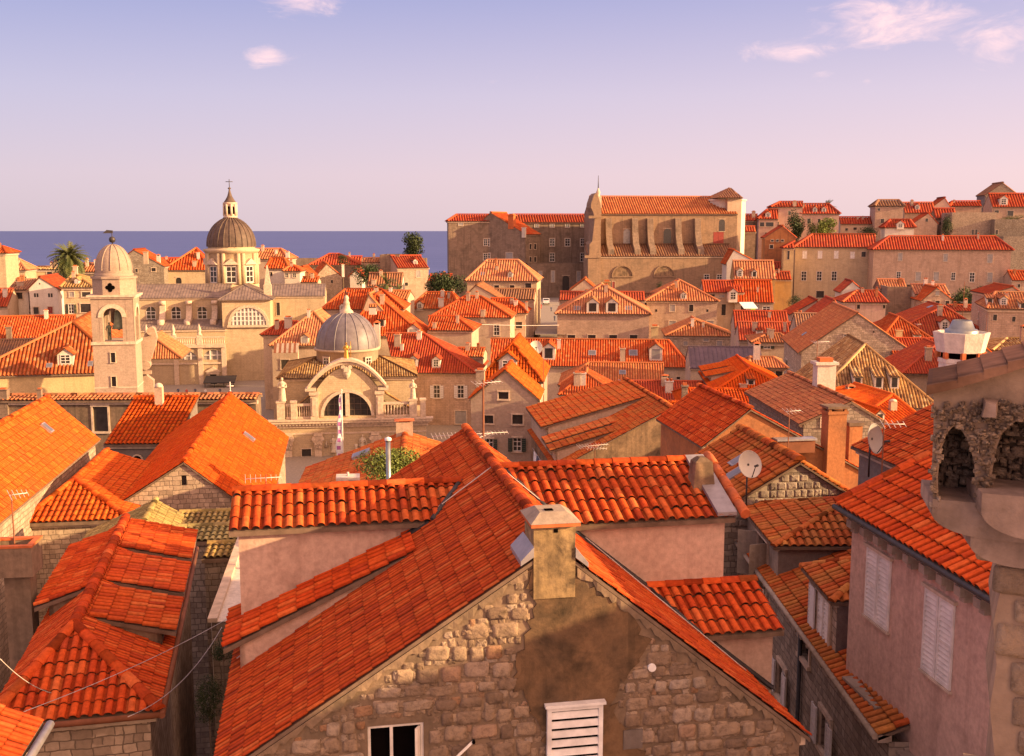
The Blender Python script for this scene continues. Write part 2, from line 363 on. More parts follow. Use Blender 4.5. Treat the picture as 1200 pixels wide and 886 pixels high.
wall_mat('dormer_plaster', 'plaster', (0.60, 0.42, 0.34), (0.52, 0.36, 0.29), stain=(0.30, 0.18, 0.14), stain_amt=0.55, ns=1.7)
wall_mat('mottled', 'plaster', (0.36, 0.235, 0.145), (0.20, 0.13, 0.085), stain=(0.075, 0.055, 0.042), stain_amt=1.0, ns=1.6)
wall_mat('grey_render', 'plaster', (0.22, 0.18, 0.165), (0.18, 0.15, 0.14), stain_amt=0.4)
wall_mat('rust_plaster', 'plaster', (0.42, 0.17, 0.075), (0.36, 0.145, 0.065), stain=(0.16, 0.08, 0.05), stain_amt=0.7)
wall_mat('mortar_brown', 'plaster', (0.27, 0.185, 0.13), (0.19, 0.135, 0.095), stain=(0.09, 0.068, 0.05), stain_amt=0.8, ns=2.0)
wall_mat('patch_plaster', 'plaster', (0.21, 0.125, 0.07), (0.11, 0.072, 0.047), stain=(0.035, 0.028, 0.02), stain_amt=1.0, ns=2.6)
wall_mat('chimney_plaster', 'plaster', (0.44, 0.30, 0.15), (0.24, 0.165, 0.095), stain=(0.07, 0.05, 0.035), stain_amt=1.0, ns=6.5)
wall_mat('block', 'plaster', (0.40, 0.32, 0.255), (0.31, 0.245, 0.20), stain_amt=0.5)

def simple(name, col, rough=0.7, spec=0.3, metal=0.0, var=0.2, nscale=3.0):
    m, nt, N, L, b = mat_base(name, rough, spec); b.inputs['Metallic'].default_value = metal
    tc = N.new('ShaderNodeTexCoord'); n = noise(N, L, tc.outputs['Object'], nscale, 5, 0.6)
    r = ramp(N, [(0.3, tuple(x * (1 - var) for x in col)), (0.7, tuple(min(1, x * (1 + var)) for x in col))]); L.new(n.outputs[0], r.inputs[0])
    L.new(r.outputs[0], b.inputs['Base Color']); MATS[name] = m; return m
simple('glass', (0.035, 0.03, 0.03), 0.15, 0.5, 0, 0.3)
simple('skylight_glass', (0.13, 0.12, 0.14), 0.3, 0.4, 0, 0.2, 1.5)
simple('pane_light', (0.30, 0.27, 0.26), 0.25, 0.5, 0, 0.2, 1.5)
simple('frame', (0.70, 0.64, 0.60), 0.6)
simple('trim', (0.55, 0.42, 0.32), 0.85, 0.2, 0, 0.25)
simple('mortar', (0.17, 0.115, 0.085), 0.95, 0.1, 0, 0.3)
simple('shutter_green', (0.035, 0.05, 0.04), 0.6)
simple('shutter_white', (0.62, 0.57, 0.56), 0.55, 0.3, 0, 0.08, 8)
simple('shutter_red', (0.28, 0.05, 0.04), 0.6)
simple('dark', (0.004, 0.003, 0.003), 1.0, 0.0)
simple('lead', (0.20, 0.145, 0.125), 0.65, 0.35, 0.0, 0.35, 0.8)
simple('lead_blue', (0.165, 0.14, 0.155), 0.5, 0.4, 0.1, 0.25, 1.2)
simple('lead_purple', (0.12, 0.075, 0.095), 0.6, 0.4, 0.0, 0.3, 0.8)
simple('lead_brown', (0.10, 0.065, 0.05), 0.65, 0.35, 0.0, 0.4, 0.9)
simple('flashing', (0.30, 0.27, 0.29), 0.45, 0.5, 0.3, 0.2, 4)
simple('tar', (0.035, 0.032, 0.036), 0.6, 0.4, 0, 0.3, 6)
simple('iron', (0.05, 0.04, 0.04), 0.5, 0.5, 0.3)
simple('steel', (0.28, 0.29, 0.29), 0.38, 0.5, 0.85, 0.25)
simple('rust', (0.20, 0.07, 0.035), 0.8)
simple('bronze', (0.20, 0.22, 0.15), 0.6, 0.4, 0.1, 0.4)
simple('gold', (0.60, 0.36, 0.08), 0.35, 0.5, 0.7)
simple('dish', (0.62, 0.57, 0.50), 0.5, 0.3, 0, 0.06)
simple('dish_dark', (0.36, 0.33, 0.33), 0.5, 0.3, 0, 0.1)
simple('cable', (0.55, 0.47, 0.45), 0.6)
simple('white_paint', (0.76, 0.73, 0.72), 0.5)
simple('awning_green', (0.22, 0.42, 0.05), 0.7)
simple('cloth_red', (0.5, 0.07, 0.06), 0.8)
simple('cloth_blue', (0.09, 0.10, 0.16), 0.8)
simple('cloth_white', (0.72, 0.70, 0.72), 0.8)
simple('banner_purple', (0.40, 0.13, 0.35), 0.8)
simple('skin', (0.45, 0.27, 0.19), 0.6)
simple('trunk', (0.13, 0.09, 0.06), 0.9)
simple('terracotta', (0.50, 0.13, 0.045), 0.8, 0.2, 0, 0.25, 5)
simple('statue', (0.55, 0.45, 0.35), 0.85, 0.2, 0, 0.3, 4)
wall_mat('corbel', 'plaster', (0.40, 0.28, 0.225), (0.27, 0.185, 0.145), stain=(0.12, 0.085, 0.065), stain_amt=0.75, ns=8.0)
wall_mat('ruin_wall', 'plaster', (0.42, 0.29, 0.205), (0.31, 0.21, 0.15), stain=(0.13, 0.09, 0.065), stain_amt=0.7, ns=3.5)
simple('sea_wall', (0.30, 0.25, 0.21), 0.95)
simple('pave', (0.28, 0.23, 0.19), 0.85)
def leaf_mat(name, c1, c2):
    m, nt, N, L, b = mat_base(name, 0.65, 0.25)
    uv = N.new('ShaderNodeUVMap'); uv.uv_map = 'UVMap'
    sp = N.new('ShaderNodeSeparateXYZ'); L.new(uv.outputs[0], sp.inputs[0])
    r = ramp(N, [(0, c1), (1, c2)]); L.new(sp.outputs['X'], r.inputs[0]); L.new(r.outputs[0], b.inputs['Base Color'])
    b.inputs['Subsurface Weight'].default_value = 0.0
    MATS[name] = m
leaf_mat('leaf_dark', (0.018, 0.030, 0.012), (0.055, 0.075, 0.025))
leaf_mat('leaf_mid', (0.04, 0.06, 0.016), (0.10, 0.125, 0.035))
leaf_mat('leaf_bright', (0.09, 0.12, 0.02), (0.20, 0.23, 0.05))
leaf_mat('palm', (0.035, 0.055, 0.02), (0.15, 0.15, 0.05))
def stone_mat(name, stops):      # single modelled stones: each has one random number in its UV
    m, nt, N, L, b = mat_base(name, 0.92, 0.12)
    uv = N.new('ShaderNodeUVMap'); uv.uv_map = 'UVMap'
    sp = N.new('ShaderNodeSeparateXYZ'); L.new(uv.outputs[0], sp.inputs[0])
    r = ramp(N, stops); L.new(sp.outputs['X'], r.inputs[0])
    tc = N.new('ShaderNodeTexCoord'); n = noise(N, L, tc.outputs['Object'], 7, 8, 0.72, 0.3)
    vr = ramp(N, [(0.3, (0.5, 0.48, 0.46)), (0.5, (1, 1, 1)), (0.72, (1.25, 1.2, 1.12))]); L.new(n.outputs[0], vr.inputs[0])
    c = mixc(N, L, 1.0, r.outputs[0], vr.outputs[0], 'MULTIPLY')
    n4 = noise(N, L, tc.outputs['Object'], 1.1, 5, 0.65)
    s4 = ramp(N, [(0.5, (0, 0, 0)), (0.75, (0.6, 0.6, 0.6))]); L.new(n4.outputs[0], s4.inputs[0])
    c = mixc(N, L, s4.outputs[0], c, (0.13, 0.095, 0.07))
    L.new(c, b.inputs['Base Color'])
    nb = noise(N, L, tc.outputs['Object'], 22, 7, 0.7)
    hs = math2(N, L, 'ADD', nb.outputs[0], math2(N, L, 'MULTIPLY', n.outputs[0], 1.6))
    bp = N.new('ShaderNodeBump'); bp.inputs['Strength'].default_value = 0.9; bp.inputs['Distance'].default_value = 0.025
    L.new(hs, bp.inputs['Height']); L.new(bp.outputs[0], b.inputs['Normal'])
    MATS[name] = m
stone_mat('fieldstone', [(0, (0.19, 0.13, 0.095)), (0.35, (0.28, 0.195, 0.14)), (0.7, (0.35, 0.25, 0.18)), (0.9, (0.38, 0.295, 0.24)), (1, (0.32, 0.17, 0.095))])
stone_mat('ruinstone', [(0, (0.26, 0.175, 0.12)), (0.5, (0.40, 0.275, 0.19)), (1, (0.52, 0.37, 0.26))])
stone_mat('greystone', [(0, (0.22, 0.175, 0.145)), (0.5, (0.32, 0.255, 0.21)), (1, (0.40, 0.32, 0.265))])
M = MATS
# ------------------------------------------------------------------ roofs
PROF = [(0.0, 0.0), (0.13, 0.0), (0.2, 0.55), (0.35, 0.92), (0.5, 1.0), (0.65, 0.92), (0.8, 0.55), (0.87, 0.0)]
PROF_FAR = [(0.0, 0.0), (0.2, 0.3), (0.4, 1.0), (0.6, 1.0), (0.8, 0.3)]
def newell(P):
    n = Vector((0, 0, 0))
    for i in range(len(P)):
        a, b = P[i], P[(i + 1) % len(P)]
        n += Vector(((a.y - b.y) * (a.z + b.z), (a.z - b.z) * (a.x + b.x), (a.x - b.x) * (a.y + b.y)))
    return n.normalized()
def tile_sheet(mb, pts, pitch, near, m=0, row=None, amp=None, jit=0.0):
    """barrel tiles laid over a convex sloping polygon whose first two points are its eave"""
    P = [Vector(p) for p in pts]; n = newell(P)
    if n.z < 0: n = -n
    s = (P[1] - P[0]).normalized(); s = (s - n * s.dot(n)).normalized(); t = n.cross(s)
    q = [((p - P[0]).dot(s), (p - P[0]).dot(t)) for p in P]
    amp = (0.30 if near else 0.34) * pitch if amp is None else amp
    row = row or max(0.40, pitch * 1.5); lift = 0.028 if row > .35 else 0.016
    smin = min(a for a, _ in q); smax = max(a for a, _ in q)
    def span(x):
        ts = []
        for (a, b), (c, d) in zip(q, q[1:] + q[:1]):
            if abs(a - c) < 1e-9:
                if abs(x - a) < 1e-6: ts += [b, d]
            elif min(a, c) - 1e-9 <= x <= max(a, c) + 1e-9:
                ts.append(b + (d - b) * (x - a) / (c - a))
        return (min(ts), max(ts)) if len(ts) > 1 else None
    cols = max(1, int(round((q[1][0] - q[0][0]) / pitch))); pt = (q[1][0] - q[0][0]) / cols
    prof = PROF if near else PROF_FAR
    xs = []; i0 = int(math.floor(smin / pt)) - 1; i1 = int(math.ceil(smax / pt)) + 1
    for i in range(i0, i1):
        for f, h in prof:
            x = (i + f) * pt
            if smin + 1e-5 < x < smax - 1e-5: xs.append((x, h, i + f))
    xs = [(smin + 1e-5, 0.0, smin / pt)] + xs + [(smax - 1e-5, 0.0, smax / pt)]
    rnd = random.Random(int(abs(q[1][0]) * 1000) + len(xs))
    tmin = min(b for _, b in q); tmax = max(b for _, b in q)
    nr = int(math.ceil((tmax - tmin) / row)) if near else 1
    jt = {}
    for (xa, ha, ua), (xb, hb, ub) in zip(xs, xs[1:]):
        A = span(xa); B = span(xb)
        if A is None or B is None: continue
        for r in range(nr):
            lo = tmin + r * row if near else tmin; hi = lo + row if near else tmax
            if r == nr - 1: hi = tmax + 1
            a0, a1 = max(A[0], lo), min(A[1], hi); b0, b1 = max(B[0], lo), min(B[1], hi)
            if a1 - a0 < 1e-4 and b1 - b0 < 1e-4: continue
            if a1 < a0: a0 = a1 = min(max(a0, A[0]), A[1])
            if b1 < b0: b0 = b1 = min(max(b0, B[0]), B[1])
            def pt3(x, tt, h):
                up = 0.0
                if near:
                    up = lift * (1 - (tt - lo) / row)
                    key = (math.floor((xa + xb) * .5 / pt), r)
                    if key not in jt: jt[key] = rnd.uniform(-1, 1) * (0.012 + jit)
                    up += jt[key] * (1 if h > 0 else 0.3)
                return P[0] + s * x + t * tt + n * (h * amp + up)
            pa0, pb0, pb1, pa1 = pt3(xa, a0, ha), pt3(xb, b0, hb), pt3(xb, b1, hb), pt3(xa, a1, ha)
            mb.poly([pa0, pb0, pb1, pa1], m, [(ua, a0 / row), (ub, b0 / row), (ub, b1 / row), (ua, a1 / row)], False)
    return n
def slab(mb, pts, m=1, top=0.03, th=0.07):
    P = [Vector(p) for p in pts]; n = newell(P)
    if n.z < 0: n = -n
    a = [p - n * top for p in P]; b = [p - Vector((0, 0, th)) - n * top for p in P]
    mb.poly(a, m); mb.poly(b[::-1], m)
    for i in range(len(a)):
        j = (i + 1) % len(a); mb.poly([b[i], b[j], a[j], a[i]], m)
def ridge_cap(mb, p0, p1, r, near, m=0):
    p0, p1 = Vector(p0), Vector(p1); d = p1 - p0; Ln = d.length
    if Ln < 0.05: return
    k = max(1, int(round(Ln / 0.42))) if near else 1
    up = Vector((0, 0, r * 0.25))
    for i in range(k):
        a = p0 + d * (i / k) + up; b = p0 + d * ((i + 1.06) / k if i < k - 1 else 1) + up
        dd = (b - a).normalized(); sdx = dd.cross(Vector((0, 0, 1))).normalized(); uu = sdx.cross(dd)
        n = 8 if near else 5
        ra, rb = r * (1.06 if near else 1), r * (0.93 if near else 1)
        A = [a + sdx * cos(pi * j / n) * ra + uu * sin(pi * j / n) * ra * .8 for j in range(n + 1)]
        B = [b + sdx * cos(pi * j / n) * rb + uu * sin(pi * j / n) * rb * .8 for j in range(n + 1)]
        uvk = (i * 7.3 + p0.x, i * 3.1 + .5)
        for j in range(n):
            mb.poly([A[j], A[j + 1], B[j + 1], B[j]], m, [(uvk[0] + .5, uvk[1])] * 4, False)
        mb.poly(A[::-1], m, [uvk] * (n + 1)); mb.poly(B, m, [uvk] * (n + 1))

def roof_shape(kind, u0, u1, v0, v1, ze, r):
    """slopes (eave first) and ridge lines of a roof over a rectangle"""
    V = Vector; S = {}; R = []
    a, b, c, d = V((u0, v0, ze)), V((u1, v0, ze)), V((u1, v1, ze)), V((u0, v1, ze))
    if kind == 'hip':                     # ridge along the front, r = (ra, rb, zr, rv)
        ra, rb, zr, rv = r; A, B = V((ra, rv, zr)), V((rb, rv, zr))
        S['F'] = [a, b, B, A]; S['B'] = [c, d, A, B]; R.append((A, B))
        if ra > u0 + .06: S['L'] = [d, a, A]; R += [(a, A), (d, A)]
        if rb < u1 - .06: S['R'] = [b, c, B]; R += [(b, B), (c, B)]
    elif kind == 'front':                 # ridge running into depth, r = (ur, zr, va, vb, zl, zrr): va>v0 hips the front
        ur, zr, va, vb, zl, zq = r
        a, d = V((u0, v0, zl)), V((u0, v1, zl)); b, c = V((u1, v0, zq)), V((u1, v1, zq))
        A, B = V((ur, va, zr)), V((ur, vb, zr)); R.append((A, B))
        S['L'] = [d, a, A, B]; S['R'] = [b, c, B, A]
        if va > v0 + .06: S['F'] = [a, b, A]; R += [(a, A), (b, A)]
        if vb < v1 - .06: S['B'] = [c, d, B]; R += [(c, B), (d, B)]
    elif kind == 'pyr':
        ur, vr, zr = r; A = V((ur, vr, zr))
        S['F'] = [a, b, A]; S['R'] = [b, c, A]; S['B'] = [c, d, A]; S['L'] = [d, a, A]
        R = [(a, A), (b, A), (c, A), (d, A)]
    elif kind == 'shed':
        zb = r; S['F'] = [a, b, V((u1, v1, zb)), V((u0, v1, zb))]; R.append((V((u0, v1, zb)), V((u1, v1, zb))))
    return S, R
def plane(pts):
    n = newell(pts); n = n if n.z > 0 else -n; return pts[0], n
def zat(S, u, v):
    best = None
    for pts in S.values():
        p, n = plane(pts); z = p.z - ((u - p.x) * n.x + (v - p.y) * n.y) / n.z
        best = z if best is None else min(best, z)
    return best

# ------------------------------------------------------------------ walls, windows and what sits on roofs
def arch_pts(cu, w, z0, z1, n=9):
    r = w / 2; zc = max(z0 + .01, z1 - r)
    return [(cu - r, z0), (cu + r, z0)] + [(cu + r * cos(pi * i / n), zc + (z1 - zc) * sin(pi * i / n)) for i in range(0, n + 1)]
def wall_face(mb, outline, holes, to3, inward, depth=0.16, m=0):
    """a wall polygon with real openings; outline and holes in wall coordinates (s, z)"""
    loops = [[Vector((x, z, 0)) for x, z in outline]] + [[Vector((x, z, 0)) for x, z in h] for h in holes]
    flat = [p for l in loops for p in l]
    for tr in tessellate_polygon(loops):
        mb.poly([to3(flat[i].x, flat[i].y) for i in tr], m, [(flat[i].x, flat[i].y) for i in tr])
    for h in holes:
        for i in range(len(h)):
            p, q = h[i], h[(i + 1) % len(h)]
            a, b = to3(*p), to3(*q); mb.poly([a, b, b + inward * depth, a + inward * depth], m)
def window(root, off, to3, out, s, z0, z1, w, style, far, deep):
    if "n" in style: return None
    """style letters: d dark opening, w white cross frame, s white shutters open, g green shutters open, c closed louvres, a arched, x no trim, r red, b blank light pane"""
    mb = MB(); arch = 'a' in style
    h = z1 - z0
    back = -0.14 if deep else 0.012
    pane = 0 if 'b' not in style else 4
    if arch: pts = arch_pts(s, w, z0, z1)
    else: pts = [(s - w / 2, z0), (s + w / 2, z0), (s + w / 2, z1), (s - w / 2, z1)]
    P = [to3(x, z) + out * back for x, z in pts]
    if not ('c' in style or 'r' in style): mb.poly(P, pane)
    def bar(x0, x1, za, zb, o0, o1, m):
        mb.hexa([to3(x0, za) + out * o0, to3(x1, za) + out * o0, to3(x1, za) + out * o1, to3(x0, za) + out * o1,
                 to3(x0, zb) + out * o0, to3(x1, zb) + out * o0, to3(x1, zb) + out * o1, to3(x0, zb) + out * o1], m)
    t = min(0.13, w * 0.13)
    if 't' in style: bar(s - w / 2 - .06, s + w / 2 + .06, z1 + .003, z1 + .07, -.01, .09, 2); bar(s - w / 2 - .03, s + w / 2 + .03, z0 - .05, z0 - .003, -.01, .07, 2)
    elif 'x' not in style:
        o1 = 0.05 if not far else 0.1
        bar(s - w / 2 - t * 1.3, s + w / 2 + t * 1.3, z0 - t * 1.1, z0 - .003, -.02, o1 + .06, 2)
        bar(s - w / 2 - t * 1.2, s + w / 2 + t * 1.2, z1 + .003, z1 + t * 1.2, -.02, o1 + .03, 2)
        if not arch:
            for q in (-1, 1): 
                a = s + q * (w / 2 + t * .55); bar(a - t / 2, a + t / 2, z0, z1, -.02, o1, 2)
    if 'c' in style or 'r' in style:
        mm = 3 if 'r' in style else 1
        for q in (-1, 1):
            xa, xb = (s - w / 2 + .01, s - .012) if q < 0 else (s + .012, s + w / 2 - .01)
            f = min(.06, w * .08); o = 0.045
            bar(xa, xa + f, z0 + .01, z1 - .01, 0.004, o, mm); bar(xb - f, xb, z0 + .01, z1 - .01, 0.004, o, mm)
            bar(xa + f, xb - f, z0 + .01, z0 + f + .03, 0.004, o, mm); bar(xa + f, xb - f, z1 - f - .02, z1 - .01, 0.004, o, mm)
            if far: bar(xa + f, xb - f, z0 + f, z1 - f, 0.004, o * .6, mm)
            else:
                bar(xa + f, xb - f, z0 + h * .48, z0 + h * .48 + f, 0.004, o, mm)
                k = max(6, int(h / 0.105)); mb_z = (h - 2 * f) / k
                mb.poly([to3(xa + f, z0 + f) + out * 0.003, to3(xb - f, z0 + f) + out * 0.003, to3(xb - f, z1 - f) + out * 0.003, to3(xa + f, z1 - f) + out * 0.003], 0)
                for i in range(k):
                    za = z0 + f + i * mb_z
                    a0, a1 = to3(xa + f, za) + out * .042, to3(xb - f, za) + out * .042
                    b1, b0 = to3(xb - f, za + mb_z * .72) + out * .016, to3(xa + f, za + mb_z * .72) + out * .016
                    mb.poly([a0, a1, b1, b0], mm); mb.poly([a0 - Vector((0, 0, .012)), a1 - Vector((0, 0, .012)), a1, a0], mm)
    elif 'w' in style or 's' in style or 'g' in style:
        f = max(.05, w * .06); o0, o1 = back + .005, back + .06
        zt = z1 - (w / 2 if arch else 0)
        for x in (s - w / 2 + f / 2, s, s + w / 2 - f / 2): bar(x - f / 2, x + f / 2, z0, z1 if x == s else zt, o0, o1, 1)
        for z in (z0 + f / 2, z0 + (zt - z0) * .36, z0 + (zt - z0) * .7, zt - f / 2): bar(s - w / 2 + f, s + w / 2 - f, z - f / 2, z + f / 2, o0, o1 - .004, 1)
    o = mb.build('window', [M['glass'], M['frame'], M['trim'], M['shutter_red'], M['pane_light']], root, off)
    if 's' in style or 'g' in style:
        for q in (-1, 1):
            sb = MB(); xa = s + q * (w / 2 + t * .3); xb = xa + q * w * .5; xa, xb = min(xa, xb), max(xa, xb); o0, o1 = .115, .16
            def sbar(x0, x1, za, zb, p0, p1):
                sb.hexa([to3(x0, za) + out * p0, to3(x1, za) + out * p0, to3(x1, za) + out * p1, to3(x0, za) + out * p1,
                         to3(x0, zb) + out * p0, to3(x1, zb) + out * p0, to3(x1, zb) + out * p1, to3(x0, zb) + out * p1], 0)
            f = w * .07
            sbar(xa, xa + f, z0, z1, o0, o1); sbar(xb - f, xb, z0, z1, o0, o1)
            k = 7
            for i in range(k):
                za = z0 + h * i / k; sbar(xa + f, xb - f, za, za + h / k * .8, o0 + .005, o1 - .012)
            sb.build('shutter', M['shutter_white' if 's' in style else 'shutter_green'], o)
    return o

def dormer(root, off, S, face, p, w, h, style='g', tile='new', wall='white', pitch=.25, near=False, glaz='w', sh=None):
    """a gabled (g) or sloped (l) dormer standing on a slope at p; the frame's front face looks along -v (F), -u (L) or +u (R)"""
    pts = S[face]; p0, n = plane(pts)
    if face == 'F': ax, bk = Vector((1, 0, 0)), Vector((0, 1, 0))
    elif face == 'L': ax, bk = Vector((0, -1, 0)), Vector((1, 0, 0))
    else: ax, bk = Vector((0, 1, 0)), Vector((-1, 0, 0))
    rise = -n.dot(bk) / n.z
    C = Vector((p.x, p.y, p.z)); up = Vector((0, 0, 1)); hw = w / 2
    mb = MB(); zb = -0.35
    if style == 'g':
        pk = hw * 0.75; L = (h + pk) / max(rise, .1) + .1
        prof = [C - ax * hw + up * zb, C + ax * hw + up * zb, C + ax * hw + up * h, C + up * (h + pk), C - ax * hw + up * h]
        mb.prism(prof, bk * L, 0)
    else:
        rs = rise * 0.35; L = h / max(rise - rs, .08)
        for q in (-1, 1):
            a = C + ax * q * hw; mb.poly([a + up * zb, a + up * h, a + bk * L + up * (h + rs * L)], 0)
            a = C + ax * q * (hw - .06); mb.poly([a + up * zb, a + up * h, a + bk * L + up * (h + rs * L)], 0)
        mb.poly([C - ax * hw + up * zb, C + ax * hw + up * zb, C + ax * hw + up * h, C - ax * hw + up * h], 0)
    d = mb.build('dormer', M[wall], root, off)
    rb = MB(); oh = min(.16, w * .1)
    if style == 'g':
        for q in (-1, 1):
            e0 = C + ax * q * (hw + oh) + up * (h - oh * .75) - bk * oh; e1 = e0 + bk * (L + oh)
            t0 = C + up * (h + pk + .03) - bk * oh; t1 = t0 + bk * (L + oh)
            pl = [e1, e0, t0, t1] if q < 0 else [e0, e1, t1, t0]
            tile_sheet(rb, pl, pitch, near); slab(rb, pl, 1, .02, .05)
        ridge_cap(rb, t0, t1, pitch * .42, near)
    else:
        e0 = C - ax * (hw + oh) + up * (h - .02) - bk * oh * 2; e1 = C + ax * (hw + oh) + up * (h - .02) - bk * oh * 2
        bb = bk * (L + oh * 2) + up * (rs * (L + oh * 2))
        pl = [e0, e1, e1 + bb, e0 + bb]
        tile_sheet(rb, pl, pitch, near); slab(rb, pl, 1, .02, .05)
    rb.build('dormer_roof', [M[tile], M['mortar']], d)
    out = -bk
    ww = w * .62; z0 = h * .16
    to3 = lambda s_, z_: C + ax * s_ + up * z_
    window(d, None, to3, out, 0, z0, h * .95, ww, glaz + 'x', True, False)
    return d
def chimney(parent, p, w, dpt, h, style='plain', wall='plaster', below=1.2, off=None):
    mb = MB(); x, y, z = p.x, p.y, p.z
    mb.box(x - w / 2, x + w / 2, y - dpt / 2, y + dpt / 2, z - below, z + h * .82, 0)
    t = z + h * .82
    if style == 'plain':
        k = w * .12; mb.box(x - w / 2 - k, x + w / 2 + k, y - dpt / 2 - k, y + dpt / 2 + k, t, t + h * .07, 0)
        mb.box(x - w * .36, x + w * .36, y - dpt * .36, y + dpt * .36, t + h * .07, t + h * .18, 2)
    elif style == 'hood':       # four short legs under a little tiled roof
        for a in (-1, 1):
            for b in (-1, 1): mb.box(x + a * w * .42 - w * .08, x + a * w * .42 + w * .08, y + b * dpt * .42 - dpt * .08, y + b * dpt * .42 + dpt * .08, t, t + h * .1, 0)
        mb.box(x - w * .3, x + w * .3, y - dpt * .3, y + dpt * .3, t, t + h * .09, 1)
        k = w * .1; zz = t + h * .1
        c = [Vector((x + a * (w / 2 + k), y + b * (dpt / 2 + k), zz)) for a, b in ((-1, -1), (1, -1), (1, 1), (-1, 1))]
        A = Vector((x, y, zz + h * .13))
        for i in range(4): mb.poly([c[i], c[(i + 1) % 4], A], 2)
        mb.poly(c[::-1], 2)
    elif style == 'pots':
        k = w * .1; mb.box(x - w / 2 - k, x + w / 2 + k, y - dpt / 2 - k, y + dpt / 2 + k, t, t + h * .06, 0)
        for a in (-.25, .25): mb.lathe([(w * .17, t + h * .06), (w * .15, t + h * .22), (w * .19, t + h * .22), (w * .19, t + h * .25), (.01, t + h * .25)], x + a * w, y, 8, 2)
    elif style == 'dome':
        mb.lathe([(w * .55, t), (w * .55, t + h * .05), (w * .42, t + h * .12), (w * .2, t + h * .17), (0.0, t + h * .18)], x, y, 10, 2)
    return mb.build('chimney', [M[wall], M['dark'], M['terracotta' if style != 'dome' else 'statue']], parent, off)
def skylight(roof, S, face, p, w, h):
    p0, n = plane(S[face]); s = (S[face][1] - S[face][0]).normalized(); t = n.cross(s); mb = MB()
    def q(a, b, c): return p + s * a + t * b + n * c
    P = lambda c, k: [q(-w / 2 * k, -h / 2 * k, c), q(w / 2 * k, -h / 2 * k, c), q(w / 2 * k, h / 2 * k, c), q(-w / 2 * k, h / 2 * k, c)]
    mb.hexa(P(-.05, 1) + P(.14, 1), 0); mb.poly(P(.145, .8), 1)
    return mb.build('skylight', [M['flashing'], M['skylight_glass']], roof)
def shed_dormer(sh, side, v0, v1, f, he, wall, tile, pitch, near, win=0):
    """a long low dormer raised off the L or R slope between depths v0 and v1; f = how far up the slope it starts (0 eave, 1 ridge), he = its height at the eave"""
    root, off, S, (u0, u1, ur, zl, zq, zr, o) = sh['root'], sh['off'], sh['S'], sh['front']
    ue, ze = (u0, zl) if side == 'L' else (u1, zq); sg = -1 if side == 'L' else 1
    ut = ue + (ur - ue) * f; zt = ze + (zr - ze) * f
    def sz(u): return ze + (zr - ze) * (u - ue) / (ur - ue)
    ui = ue - sg * (o + .02)
    zi = ze + he + (zt - ze - he) * (ui - ue) / (ut - ue) - .1
    mb = MB()
    for v in (v0 + .08, v1 - .08):
        mb.prism([(ui, v, sz(ui) - .3), (ui, v, zi), (ut - sg * -.0, v, zt - .1), (ut, v, zt - .4)], (0, .06 if v < v1 - .2 else -.06, 0), 0)
    mb.box(min(ui, ui - sg * .1), max(ui, ui - sg * .1), v0 + .08, v1 - .08, sz(ui) - .3, zi, 0)
    d = mb.build('dormer', M[wall], root, off)
    rb = MB()
    a, b, c, e = Vector((ue + sg * .1, v1, ze + he)), Vector((ue + sg * .1, v0, ze + he)), Vector((ut, v0, zt + .02)), Vector((ut, v1, zt + .02))
    pl = [a, b, c, e] if side == 'L' else [b, a, e, c]
    tile_sheet(rb, pl, pitch, near); slab(rb, pl, 1, .03, .1)
    rb.build('dormer_roof', [M[tile], M['mortar']], d)
    to3 = lambda s_, z_: Vector((ui, s_, z_))
    for k in range(win):
        vc = v0 + (v1 - v0) * (k + .5) / win
        window(d, None, to3, Vector((sg, 0, 0)), vc, sz(ui) + .1, zi - .15, .8, 'wx', False, False)
    return d

